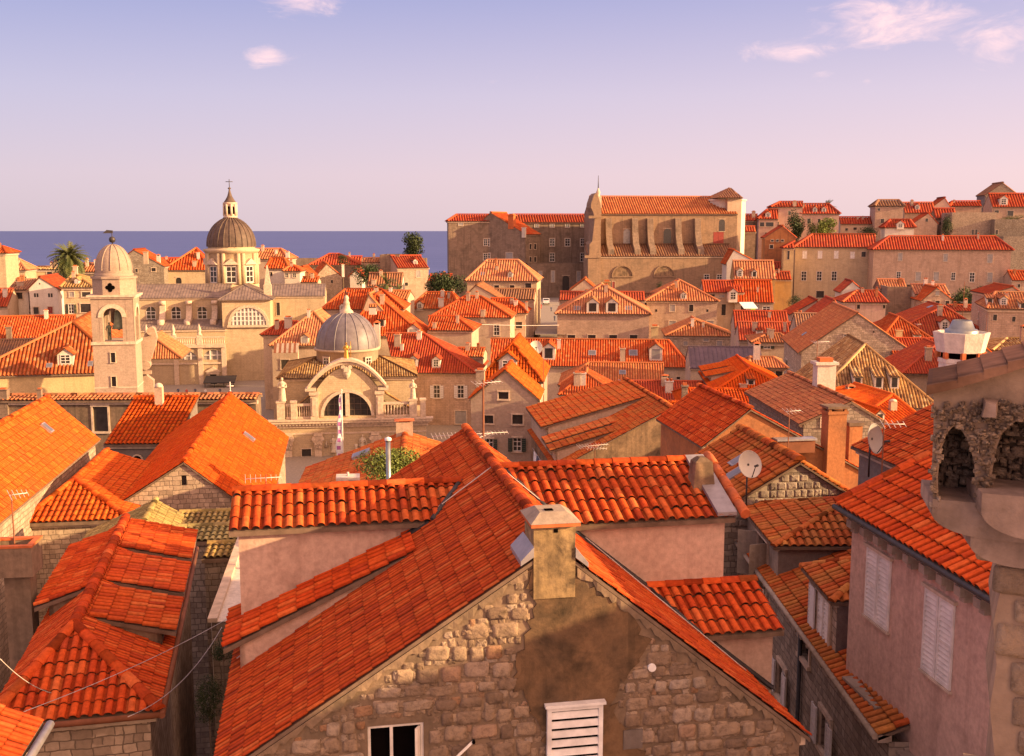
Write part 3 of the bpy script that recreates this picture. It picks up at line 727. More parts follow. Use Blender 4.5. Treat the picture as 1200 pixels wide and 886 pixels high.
HOUSES = []
OLD = 'houses of the old town'
def house(label, xl, xr, ye, Y, D, roof, wall='stone', tile='new', wins=(), rwins=(), lwins=(), dorm=(), chim=(), sky=(), name='house', cat='house', group=OLD, yaw=GY,
          fr=None, v0=0.0, root=None, o=None, base=None, near=None, corn=True, pitch=None, ridge=True, hx=0.0, uv4=None, zr_=None, dwall='white', cwall='plaster', deep=None, roofname='roof', wallname='wall'):
    """one house: its eave runs from photo column xl to xr at row ye (left corner at depth Y); roof tuples carry photo points of the ridge"""
    own = fr is None
    if yaw == GY and own and Y > 72: yaw = -8.0 if xl > 860 else -5.0 if xl > 430 else 1.0 if xl > 200 else GY
    if tile == 'new' and Y > 95: tile = 'mid'
    hs_ = sum(ord(c_) * (i_ + 3) for i_, c_ in enumerate(label))
    if tile == 'mid': tile = ('mid', 'mid', 'mid', 'faded', 'mid', 'mixfar', 'faded')[hs_ % 7]
    if own: fr = Fr(xl, ye, Y, yaw)
    e0 = fr.hit(xl, ye, v0); u0, ze = e0.x, e0.z
    u1 = fr.hit(xr, ye, v0).x
    if uv4: u0, u1, ze = uv4
    v1 = v0 + D; dist = fr.y
    if o is None: o = 0.3 if dist < 90 else 0.4
    if root is None:
        root = fr.root(name, label, cat, group)
        if base is not None: fr.base = base; root.location.z = base
    off = Vector((0, 0, -fr.base))
    near = (dist < 85) if near is None else near
    pitch = pitch or max(0.24, 3.0 * dist / FOC)
    if pitch > 0.24: pitch *= 1.0
    k = roof[0]; gable = set(); front = None
    if k == 'hip':
        rv = v0 + D / 2; zr = fr.hit((roof[1] + roof[2]) / 2, roof[3], rv).z
        ra = fr.hit(roof[1], roof[3], rv).x; rb = fr.hit(roof[2], roof[3], rv).x
        S, R = roof_shape('hip', u0, u1, v0, v1, ze, (ra, rb, zr, rv))
        if 'L' not in S: gable.add('L')
        if 'R' not in S: gable.add('R')
    elif k == 'side':
        rv = v0 + D / 2; zr = fr.hit((xl + xr) / 2, roof[1], rv).z
        S, R = roof_shape('hip', u0, u1, v0, v1, ze, (u0, u1, zr, rv)); gable |= {'L', 'R'}
    elif k == 'front':                    # ('front', rx, ry[, va[, vb[, row of the right eave]]])
        va = v0 + (roof[3] if len(roof) > 3 else 0.0); vb = v1 - (roof[4] if len(roof) > 4 else 0.0)
        p = fr.hit(roof[1], roof[2], va); zq = ze
        if len(roof) > 5: q = fr.hit(xr, roof[5], v0); zq = q.z
        S, R = roof_shape('front', u0, u1, v0, v1, ze, (p.x, p.z, va, vb, ze, zq)); zr = p.z; rv = None
        front = (u0, u1, p.x, ze, zq, p.z, o)
        if va <= v0 + .06: gable.add('F')
        if vb >= v1 - .06: gable.add('B')
    elif k == 'pyr':
        vr = v0 + D / 2; p = fr.hit(roof[1], roof[2], vr); zr = p.z
        S, R = roof_shape('pyr', u0, u1, v0, v1, ze, (p.x, vr, p.z))
    elif k == 'shed':
        zr = fr.hit((xl + xr) / 2, roof[1], v1).z; S, R = roof_shape('shed', u0, u1, v0, v1, ze, zr); gable |= {'L', 'R', 'B'}
    else:
        S, R = {}, []; zr = ze
    # walls
    oF = .08 if 'F' in gable else o; oL = .08 if 'L' in gable else o; oR = .08 if 'R' in gable else o; oB = .08 if 'B' in gable else o
    if k == 'flat': oF = oL = oR = oB = 0
    w0, w1, q0, q1 = u0 + oL, u1 - oR, v0 + oF, v1 - oB
    zb = fr.base
    def zt(u, v): return ze if not S else zat(S, u, v) - .13
    isfar = dist > 130; deep = (not isfar) if deep is None else deep
    sides = {'F': (lambda s_, z_: Vector((s_, q0, z_)), Vector((0, -1, 0)), w0, w1), 'R': (lambda s_, z_: Vector((w1, s_, z_)), Vector((1, 0, 0)), q0, q1),
             'L': (lambda s_, z_: Vector((w0, -s_, z_)), Vector((-1, 0, 0)), -q1, -q0), 'B': (lambda s_, z_: Vector((-s_, q1, z_)), Vector((0, 1, 0)), -w1, -w0)}
    mb = MB(); todo = []
    for sd_, (to3, out, s0, s1) in sides.items():
        def top(s_):
            p = to3(s_, 0); return zt(p.x, p.y)
        ol = [(s0, zb), (s1, zb), (s1, top(s1))]
        if sd_ in gable and k != 'shed':
            sr = {'F': lambda: R[0][0].x, 'B': lambda: -R[0][0].x, 'R': lambda: rv, 'L': lambda: -rv}[sd_]()
            ol.append((sr, top(sr)))
        ol.append((s0, top(s0)))
        hs = []
        for wn in {'F': wins, 'R': rwins, 'L': lwins}.get(sd_, ()):
            px, py, w, h, stl = wn[:5]
            if sd_ == 'F': c = fr.hit(px, py, q0); s_ = c.x; mx = abs(fr.hit(px + w / 2, py, q0).x - fr.hit(px - w / 2, py, q0).x); zz = (fr.hit(px, py - h / 2, q0).z, fr.hit(px, py + h / 2, q0).z)
            else:
                uu = w1 if sd_ == 'R' else w0
                c = fr.hitu(px, py, uu); s_ = c.y if sd_ == 'R' else -c.y
                mx = abs(fr.hitu(px + w / 2, py, uu).y - fr.hitu(px - w / 2, py, uu).y); zz = (fr.hitu(px, py - h / 2, uu).z, fr.hitu(px, py + h / 2, uu).z)
            if not (s0 + mx / 2 + .03 < s_ < s1 - mx / 2 - .03):
                continue
            z1, z0 = zz
            z1 = min(z1, top(s_) - .05, top(s_ - mx / 2) - .05, top(s_ + mx / 2) - .05)
            if z1 - z0 < .15: continue
            todo.append((to3, out, s_, z0, z1, mx, stl))
            if deep and 'c' not in stl and 'r' not in stl:
                hs.append(arch_pts(s_, mx, z0, z1) if 'a' in stl else [(s_ - mx / 2, z0), (s_ + mx / 2, z0), (s_ + mx / 2, z1), (s_ - mx / 2, z1)])
        wall_face(mb, ol, hs, to3, -out, .15)
    if corn and k != 'flat':              # a stone string under the eaves
        hb, pr = (.22, .14) if dist < 130 else (.4, .22)
        if 'F' not in gable: z = zt(w0, q0); mb.box(w0 - pr, w1 + pr, q0 - pr, q0 + .1, z - hb, z + .01, 1)
        for sd_, uu in (('L', w0), ('R', w1)):
            if sd_ not in gable:
                z = zt(uu, q0 if 'F' not in gable else (q0 + q1) / 2); a, b = (uu - pr, uu + .1) if sd_ == 'L' else (uu - .1, uu + pr)
                mb.box(a, b, q0 + .11, q1, z - hb, z + .008, 1)
    if k == 'flat':
        mb.poly([(w0, q0, ze - .5), (w1, q0, ze - .5), (w1, q1, ze - .5), (w0, q1, ze - .5)], 0)
        for a in ((w0, w1, q0 + .002, q0 + .3), (w0 + .002, w0 + .3, q0 + .31, q1 - .31), (w1 - .3, w1 - .002, q0 + .31, q1 - .31), (w0, w1, q1 - .3, q1 - .002)):
            mb.box(a[0], a[1], a[2], a[3], ze - .5, ze + .02, 0)
    wl = mb.build(wallname, [M[wall], M['trim']], root, off)
    for (to3, out, s_, z0, z1, w, stl) in todo:
        window(root, off, to3, out, s_, z0, z1, w, stl, isfar, deep and 'c' not in stl and 'r' not in stl)
    info = dict(fr=fr, root=root, off=off, S=S, R=R, front=front, wall=wl, u0=u0, u1=u1, v0=v0, v1=v1, ze=ze, zr=zr, w0=w0, w1=w1, q0=q0, q1=q1, pitch=pitch, near=near)
    if S:
        rb = MB(); lead = tile.startswith('lead')
        for nm_, pts in S.items():
            if lead: lead_sheet(rb, pts, max(.6, 3.2 * dist / FOC))
            elif near and nm_ in 'LR' and dist < 62: tile_sheet(rb, pts, pitch * .66, True, 0, .31, pitch * .10)
            else: tile_sheet(rb, pts, pitch, near, 0)
            slab(rb, pts, 1, .03, .12)
        if ridge:
            for a, b in R: ridge_cap(rb, a, b, pitch * .6 if not lead else .12, near and not lead)
        rf = rb.build(roofname, [M[tile], M['mortar'] if not lead else M[tile]], root, off)
        info['roof'] = rf
        for d in dorm:
            px, py, w, h = d[:4]; stl = d[4] if len(d) > 4 else 'g'; gl = d[5] if len(d) > 5 else 'w'; fc = d[6] if len(d) > 6 else 'F'
            if fc not in S: continue
            p = fr.hitp(px, py + h / 2, *plane(S[fc])); mp = fr.mpp(p.y)
            dormer(root, off, S, fc, p, w * mp, h * mp * .82, stl, tile, dwall, pitch, near, gl)
        for c in chim:
            px, pyb, w, h = c[:4]; stl = c[4] if len(c) > 4 else 'plain'; cw = c[5] if len(c) > 5 else cwall; fc = c[6] if len(c) > 6 else 'F'
            if fc == 'ridge': a, b = R[0]; p = fr.hit(px, pyb, (a.y + b.y) / 2)
            elif fc in S: p = fr.hitp(px, pyb, *plane(S[fc]))
            else: continue
            mp = fr.mpp(p.y); chimney(rf, p, w * mp, w * mp * .8, h * mp, stl, cw)
        if own and 65 < dist < 300 and len(chim) < 2 and hs_ % 4 and 'F' in S and not lead:      # small stacks the roofs carry
            rc = random.Random(hs_); pf = S['F']
            for _ in range(1 + hs_ % 2):
                s1, t1 = rc.uniform(.15, .85), rc.uniform(.45, .9)
                e_ = pf[0].lerp(pf[1], s1); tp = pf[2].lerp(pf[-1], 1 - s1) if len(pf) == 4 else pf[2]; p = e_.lerp(tp, t1); q = rc.uniform(.45, .75)
                chimney(rf, p, q, q * .8, rc.uniform(1.0, 1.9), rc.choice(['plain', 'plain', 'hood', 'pots']), rc.choice(['plaster', 'white', 'stone', 'rust_plaster']))
        for sk in sky:
            px, py, w, h = sk[:4]; fc = sk[4] if len(sk) > 4 else 'F'
            if fc not in S: continue
            p = fr.hitp(px, py, *plane(S[fc])); mp = fr.mpp(p.y); skylight(rf, S, fc, p, w * mp, h * mp * 1.6)
    HOUSES.append(info)
    return info
def lead_sheet(mb, pts, step, m=0):
    P = [Vector(p) for p in pts]; n = newell(P); n = n if n.z > 0 else -n
    s = (P[1] - P[0]).normalized(); t = n.cross(s)
    mb.poly([p + n * .005 for p in P], m)
    q = [((p - P[0]).dot(s), (p - P[0]).dot(t)) for p in P]
    x = min(a for a, _ in q) + step / 2; smax = max(a for a, _ in q)
    while x < smax:
        ts = []
        for (a, b), (c, d) in zip(q, q[1:] + q[:1]):
            if abs(a - c) > 1e-9 and min(a, c) <= x <= max(a, c): ts.append(b + (d - b) * (x - a) / (c - a))
        if len(ts) > 1:
            b0 = P[0] + s * x + t * min(ts); b1 = P[0] + s * x + t * max(ts); w = step * .07; hh = step * .11
            mb.hexa([b0 - s * w, b0 + s * w, b1 + s * w, b1 - s * w, b0 - s * w + n * hh, b0 + s * w + n * hh, b1 + s * w + n * hh, b1 - s * w + n * hh], m)
        x += step
# ------------------------------------------------------------------ ground and sea
def structure(o): o['kind'] = 'structure'; return o
def make_ground():
    xs = [-400 + 16 * i for i in range(64)]; ys = [-40 + 12 * i for i in range(44)]
    mb = MB()
    for j in range(len(ys) - 1):
        for i in range(len(xs) - 1):
            c = [(xs[i], ys[j]), (xs[i + 1], ys[j]), (xs[i + 1], ys[j + 1]), (xs[i], ys[j + 1])]
            mb.poly([(x, y, ground(x, y)) for x, y in c], 0, None, True)
    structure(mb.build('ground', M['pave']))
make_ground()
def make_sea():
    m, nt, N, L, b = mat_base('sea', 0.5, 0.35)
    b.inputs['Base Color'].default_value = (0.040, 0.055, 0.17, 1)
    tc = N.new('ShaderNodeTexCoord')
    st = N.new('ShaderNodeVectorMath'); st.operation = 'MULTIPLY'; L.new(tc.outputs['Object'], st.inputs[0]); st.inputs[1].default_value = (0.004, 0.02, 1)
    n = noise(N, L, st.outputs[0], 1.0, 6, 0.65)
    r = ramp(N, [(0.35, (0.036, 0.062, 0.225)), (0.7, (0.064, 0.094, 0.285))]); L.new(n.outputs[0], r.inputs[0]); L.new(r.outputs[0], b.inputs['Base Color'])
    s2 = N.new('ShaderNodeVectorMath'); s2.operation = 'MULTIPLY'; L.new(tc.outputs['Object'], s2.inputs[0]); s2.inputs[1].default_value = (0.12, 0.3, 1)
    n2 = noise(N, L, s2.outputs[0], 1.0, 5, 0.6)
    bp = N.new('ShaderNodeBump'); bp.inputs['Strength'].default_value = 0.6; bp.inputs['Distance'].default_value = 1.0; L.new(n2.outputs[0], bp.inputs['Height']); L.new(bp.outputs[0], b.inputs['Normal'])
    mb = MB(); mb.poly([(-90000, 250, -3), (90000, 250, -3), (90000, 120000, -3), (-90000, 120000, -3)])
    structure(mb.build('sea', m))
make_sea()

# ------------------------------------------------------------------ trees and plants
def crown(mb, cx, cy, cz, rx, ry, rz, n, size, rnd, m=0):
    """leaves spread through a few lobes of a crown"""
    lobes = [(rnd.uniform(-.5, .5), rnd.uniform(-.5, .5), rnd.uniform(-.55, .6), rnd.uniform(.38, .62)) for _ in range(9)]
    for i in range(n):
        a, b, c, r = lobes[i % 9]
        d = Vector((rnd.gauss(0, 1), rnd.gauss(0, 1), rnd.gauss(0, 1))).normalized() * (r * rnd.random() ** .4)
        p = Vector((cx + (a + d.x) * rx, cy + (b + d.y) * ry, cz + (c + d.z) * rz))
        n1 = (d + Vector((rnd.uniform(-.7, .7), rnd.uniform(-.7, .7), rnd.uniform(-.3, .9)))).normalized()
        t = n1.orthogonal().normalized(); t = Quaternion(n1, rnd.uniform(0, 6.3)) @ t; q = n1.cross(t); s = size * rnd.uniform(.6, 1.3)
        u = min(1, max(0, rnd.gauss(.5, .22)))
        mb.poly([p - t * s, p + q * s * .6, p + t * s, p - q * s * .6], m, [(u, 0)] * 4)
TREES = 'trees and bushes among the roofs'
def tree(label, px, pyt, wpx, hpx, Y, leaf='leaf_dark', n=900, name='tree', cat='tree', trunk=True, group=TREES):
    fr = Fr(px, pyt + hpx, Y); mp = fr.mpp(); w, h = wpx * mp, hpx * mp
    z0 = fr.z0; root = fr.root(name, label, cat, group); off = Vector((0, 0, -fr.base)); rnd = random.Random(int(px * 7 + pyt))
    mb = MB(); crown(mb, 0, 0, z0 + h * .5, w * .62, w * .5, h * .62, int(n * 2.2), min(w, h) * (.034 if Y < 60 else .045), rnd)
    mb.build('crown', M[leaf], root, off)
    tb = MB(); tb.tube((0, 0, fr.base), (0, 0, z0 + h * .3), w * .05, w * .03, 7)
    for i in range(5):
        a = i * 1.3; tb.tube((0, 0, z0 + h * (.1 + .05 * i)), (cos(a) * w * .3, sin(a) * w * .3, z0 + h * (.45 + .07 * i)), w * .025, w * .008, 5)
    tb.build('trunk', M['trunk'], root, off)
def palm(label, px, pyt, wpx, hpx, Y, nf=60, drop=1.0, group=TREES):
    fr = Fr(px, pyt + hpx, Y); mp = fr.mpp(); w, h = wpx * mp, hpx * mp; R = w * .64
    root = fr.root('palm_tree', label, 'palm tree', group); off = Vector((0, 0, -fr.base)); rnd = random.Random(int(px))
    z = fr.z0 + h * .56; mb = MB()
    for i in range(nf):
        az = rnd.uniform(0, 2 * pi); el = rnd.uniform(-1.25, 1.4); u = rnd.uniform(.1, .8) if el > 0 else rnd.uniform(0, 1)
        d = Vector((cos(az) * cos(el), sin(az) * cos(el), sin(el))); p = Vector((0, 0, z)); L = R * rnd.uniform(.85, 1.1) * (1.0 if el < 1 else .9); k = 9
        sdv = Vector((-sin(az), cos(az), 0))
        for j in range(k):
            q = p + d * (L / k); d = (d + Vector((0, 0, -.11 * drop))).normalized(); f = .16 * L * sin(pi * (j + 1) / (k + 1.5))
            for sg in (-1, 1):
                mb.poly([p, q, q + sdv * sg * f + d * f * .6 - Vector((0, 0, f * .35))], 0, [(u, 0)] * 3)
            p = q
    mb.build('crown', M['palm'], root, off)
    tb = MB(); tb.tube((0, 0, fr.base), (0, 0, z), R * .13, R * .11, 9); tb.build('trunk', M['trunk'], root, off)

# ------------------------------------------------------------------ the bell tower with its dome
def bell_tower():
    fr = Fr(108.5, 404, 108, 11); root = fr.root('bell_tower', 'tall pale stone bell tower with a round stone dome and an open arch', 'bell tower', None)
    off = Vector((0, 0, -fr.base)); Wd = fr.hit(158.5, 404).x; D = Wd
    z = lambda y: fr.hit(133, y).z
    zb, z1, z2, z3 = fr.base, z(404), z(350), z(327)
    mb = MB()
    hs = []; wn = []
    for (px, py, w, h) in ((132.5, 419, 5.2, 11.5), (133.5, 447, 5.2, 11.5)):
        c = fr.hit(px, py); ww = w * fr.mpp(); a, b = fr.hit(px, py + h / 2).z, fr.hit(px, py - h / 2).z
        hs.append([(c.x - ww / 2, a), (c.x + ww / 2, a), (c.x + ww / 2, b), (c.x - ww / 2, b)]); wn.append((c.x, a, b, ww))
    f3 = lambda s, q: Vector((s, 0, q))
    wall_face(mb, [(0, zb), (Wd, zb), (Wd, z1), (0, z1)], hs, f3, Vector((0, 1, 0)), .5)
    mb.poly([(Wd, 0, zb), (Wd, D, zb), (Wd, D, z1), (Wd, 0, z1)]); mb.poly([(0, D, zb), (0, 0, zb), (0, 0, z1), (0, D, z1)]); mb.poly([(Wd, D, zb), (0, D, zb), (0, D, z1), (Wd, D, z1)])
    mb.poly([(0, 0, z1), (Wd, 0, z1), (Wd, D, z1), (0, D, z1)])
    mb.box(-.14, Wd + .14, -.14, D + .14, z1 + .003, z1 + .3, 1)
    mb.box(-.05, Wd + .05, -.05, D + .05, z(455), z(455) + .12, 1)
    mb.build('shaft', [M['pale'], M['trim']], root, off)
    for s, a, b, w in wn: window(root, off, f3, Vector((0, -1, 0)), s, a, b, w, 'd', True, True)
    # open belfry: four walls, each pierced by a round arch
    mb = MB(); T = .75; aw = fr.hit(144.5, 402).x - fr.hit(121.5, 402).x; ac = fr.hit(133, 402).x; za, zt = z1 + .32, z(361)
    def pier(to3, inn, L, cc):
        hole = arch_pts(cc, aw, za, zt, 12)
        ol = [(0, z1 + .3), (L, z1 + .3), (L, z2), (0, z2)]
        wall_face(mb, ol, [hole], to3, inn, T); wall_face(mb, ol, [hole], lambda s, q: to3(s, q) + inn * T, inn, .001)
        k = 12; r0, r1 = aw / 2, aw / 2 + .42; zc = zt - aw / 2
        for i in range(k):
            t0, t1 = pi * i / k, pi * (i + 1) / k; o_ = -inn
            p = [to3(cc + r * cos(t), zc + r * sin(t)) for r, t in ((r0, t0), (r1, t0), (r1, t1), (r0, t1))]
            mb.hexa([q + o_ * .001 for q in p] + [q + o_ * .09 for q in p], 1)
    pier(lambda s, q: Vector((s, .02, q)), Vector((0, 1, 0)), Wd, ac); pier(lambda s, q: Vector((Wd - s, D - .02, q)), Vector((0, -1, 0)), Wd, Wd - ac)
    pier(lambda s, q: Vector((Wd - .02, s, q)), Vector((-1, 0, 0)), D, D / 2); pier(lambda s, q: Vector((.02, D - s, q)), Vector((1, 0, 0)), D, D / 2)
    mb.box(0.03, Wd - .03, 0.03, D - .03, z2 - .12, z2 + .002, 0)
    mb.box(-.16, Wd + .16, -.16, D + .16, z2 + .004, z2 + .16, 1); mb.box(-.32, Wd + .32, -.32, D + .32, z2 + .162, z2 + .36, 1)
    mb.build('belfry', [M['pale'], M['trim']], root, off)
    # octagonal stage with a quatrefoil eye
    mb = MB(); c = Wd / 2; R = Wd * .53
    mb.lathe([(R, z2 + .36), (R, z3), (R + .16, z3 + .002), (R + .16, z3 + .2), (R - .1, z3 + .25)], c, D / 2, 8, 0, False, pi / 8, 2 * pi + pi / 8)
    oc = mb.build('drum', [M['pale']], root, off)
    mb = MB(); zc = z(337); yy = D / 2 - R * cos(pi / 8) - .015; k = .2
    for dx, dz in ((0, 0), (-.26, 0), (.26, 0), (0, .26), (0, -.26)):
        mb.poly([(c - .1 + dx + .22 * cos(2 * pi * i / 8), yy, zc + dz + .22 * sin(2 * pi * i / 8)) for i in range(8)], 0); yy -= .003
    mb.build('window', [M['dark']], root, off)
    mb = MB(); zt = z(287); r0 = (fr.hit(156.5, 315).x - fr.hit(112.5, 315).x) / 2; h = zt - z3 - .25
    pr = [(r0, z3 + .25), (r0, z3 + .25 + h * .18)] + [(r0 * cos(t * pi / 2 / 12), z3 + .25 + h * .18 + h * .82 * sin(t * pi / 2 / 12)) for t in range(1, 13)]
    mb.lathe(pr, c, D / 2, 32, 0, True)
    for i in range(12):
        a = 2 * pi * i / 12
        for (ra, qa), (rb, qb) in zip(pr[1:], pr[2:]): mb.tube((c + cos(a) * ra, D / 2 + sin(a) * ra, qa), (c + cos(a) * rb, D / 2 + sin(a) * rb, qb), .07, .07, 5, 0, False)
    mb.lathe([(r0 + .12, z3 + .25), (r0 + .12, z3 + .5), (r0, z3 + .55)], c, D / 2, 32, 0)
    dm = mb.build('dome', [M['pale']], root, off)
    mb = MB(); zz = z(281); mb.lathe([(.001, zz - .35), (.25, zz - .25), (.34, zz), (.25, zz + .25), (.001, zz + .33)], c, D / 2, 12, 0)
    mb.tube((c, D / 2, zt - .3), (c, D / 2, z(270)), .06, .04, 6); zv = z(272)
    mb.prism([(c - .9, D / 2, zv - .12), (c + .1, D / 2, zv - .12), (c + .1, D / 2, zv + .16), (c - .5, D / 2, zv + .22)], (0, .05, 0))
    mb.build('weather_vane', [M['iron']], dm)
    # the bell hanging in the arch and the bronze striker beside it
    b = fr.hit(139, 372, D * .35); mp = fr.mpp(D / 2)
    br = fr.root('bell', 'green bronze bell hanging in the open arch of the bell tower', 'bell')
    mb = MB(); h = 22 * mp; rr = 7.6 * mp; zt = z(364.5)
    mb.lathe([(.02, zt), (rr * .45, zt - h * .03), (rr * .6, zt - h * .15), (rr * .68, zt - h * .5), (rr * .85, zt - h * .8), (rr * 1.08, zt - h), (rr * .9, zt - h), (rr * .6, zt - h * .6), (.02, zt - h * .4)], b.x, b.y, 20)
    mb.tube((b.x, b.y, zt - .1), (b.x, b.y, z(361.6) + .35), .1, .1, 6); mb.tube((b.x - 1.6, b.y, z(362) + .25), (b.x + 1.6, b.y, z(362) + .25), .1, .1, 6)
    mb.build('bell_body', [M['bronze']], br, off)
    mb = MB(); mb.tube((b.x, b.y, zt - h * .45), (b.x, b.y, zt - h * 1.03), .04, .05, 6); mb.lathe([(.001, zt - h * 1.1), (.16, zt - h * 1.04), (.001, zt - h * .98)], b.x, b.y, 8); mb.build('clapper', [M['iron']], br, off)
    sr = fr.root('statue', 'dark bronze figure standing below the bell with a raised hammer', 'statue')
    fig = MB(); g = fr.hit(129, 401, D * .45); zf = z1 + .31; k = 21 * mp / 1.85
    figure(fig, g.x, g.y, zf, k, arm=True); fig.build('figure', [M['bronze']], sr, off)
def figure(mb, x, y, z, k=1.0, arm=False, m=0, hm=None):
    """a standing stone or bronze figure, k times 1.85 m tall"""
    hm = m if hm is None else hm
    for q in (-1, 1): mb.tube((x + q * .1 * k, y, z), (x + q * .09 * k, y, z + .85 * k), .075 * k, .11 * k, 7, m)
    mb.lathe([(.17 * k, z + .75 * k), (.2 * k, z + .95 * k), (.17 * k, z + 1.1 * k), (.24 * k, z + 1.4 * k), (.2 * k, z + 1.5 * k), (.06 * k, z + 1.56 * k), (.055 * k, z + 1.62 * k)], x, y, 10, m)
    mb.lathe([(.001, z + 1.6 * k), (.08 * k, z + 1.63 * k), (.105 * k, z + 1.72 * k), (.09 * k, z + 1.81 * k), (.001, z + 1.86 * k)], x, y, 9, hm)
    mb.tube((x - .24 * k, y, z + 1.44 * k), (x - .33 * k, y - .05, z + 1.12 * k), .06 * k, .05 * k, 6, m); mb.tube((x - .33 * k, y - .05, z + 1.12 * k), (x - .22 * k, y - .2 * k, z + .98 * k), .05 * k, .035 * k, 6, m)
    if arm:
        mb.tube((x + .24 * k, y, z + 1.44 * k), (x + .48 * k, y, z + 1.5 * k), .06 * k, .05 * k, 6, m); mb.tube((x + .48 * k, y, z + 1.5 * k), (x + .55 * k, y, z + 1.85 * k), .045 * k, .03 * k, 6, m)
        mb.box(x + .45 * k, x + .7 * k, y - .06, y + .06, z + 1.85 * k, z + 1.98 * k, m)
    else:
        mb.tube((x + .24 * k, y, z + 1.44 * k), (x + .32 * k, y - .05, z + 1.12 * k), .06 * k, .05 * k, 6, m); mb.tube((x + .32 * k, y - .05, z + 1.12 * k), (x + .2 * k, y - .2 * k, z + 1.0 * k), .05 * k, .035 * k, 6, m)
def robed(mb, x, y, z, k, m=0):
    mb.lathe([(.30 * k, z), (.27 * k, z + .35 * k), (.22 * k, z + .9 * k), (.2 * k, z + 1.05 * k), (.26 * k, z + 1.38 * k), (.2 * k, z + 1.5 * k), (.07 * k, z + 1.56 * k), (.06 * k, z + 1.6 * k)], x, y, 10, m)
    mb.lathe([(.001, z + 1.58 * k), (.09 * k, z + 1.62 * k), (.11 * k, z + 1.72 * k), (.09 * k, z + 1.81 * k), (.001, z + 1.87 * k)], x, y, 9, m)
    for q in (-1, 1):
        mb.tube((x + q * .24 * k, y, z + 1.42 * k), (x + q * .34 * k, y - .08 * k, z + 1.1 * k), .075 * k, .06 * k, 6, m); mb.tube((x + q * .34 * k, y - .08 * k, z + 1.1 * k), (x + q * .12 * k, y - .3 * k, z + 1.12 * k), .06 * k, .045 * k, 6, m)
bell_tower()

def balustrade(mb, u0, u1, v, z0, z1, n, m=0, th=.3):
    h = z1 - z0
    mb.box(u0, u1, v, v + th, z0, z0 + h * .14, m); mb.box(u0, u1, v - .04, v + th + .04, z1 - h * .16, z1, m)
    for i in range(n):
        x = u0 + (u1 - u0) * (i + .5) / n; r = (u1 - u0) / n * .30
        mb.lathe([(r * .7, z0 + h * .14), (r * 1.1, z0 + h * .36), (r * .5, z0 + h * .6), (r * .8, z1 - h * .16)], x, v + th / 2, 7, m)
def half_round(mb, u, v, z, r, h, n=14, m=0, dep=.25, out=Vector((0, -1, 0))):
    pass

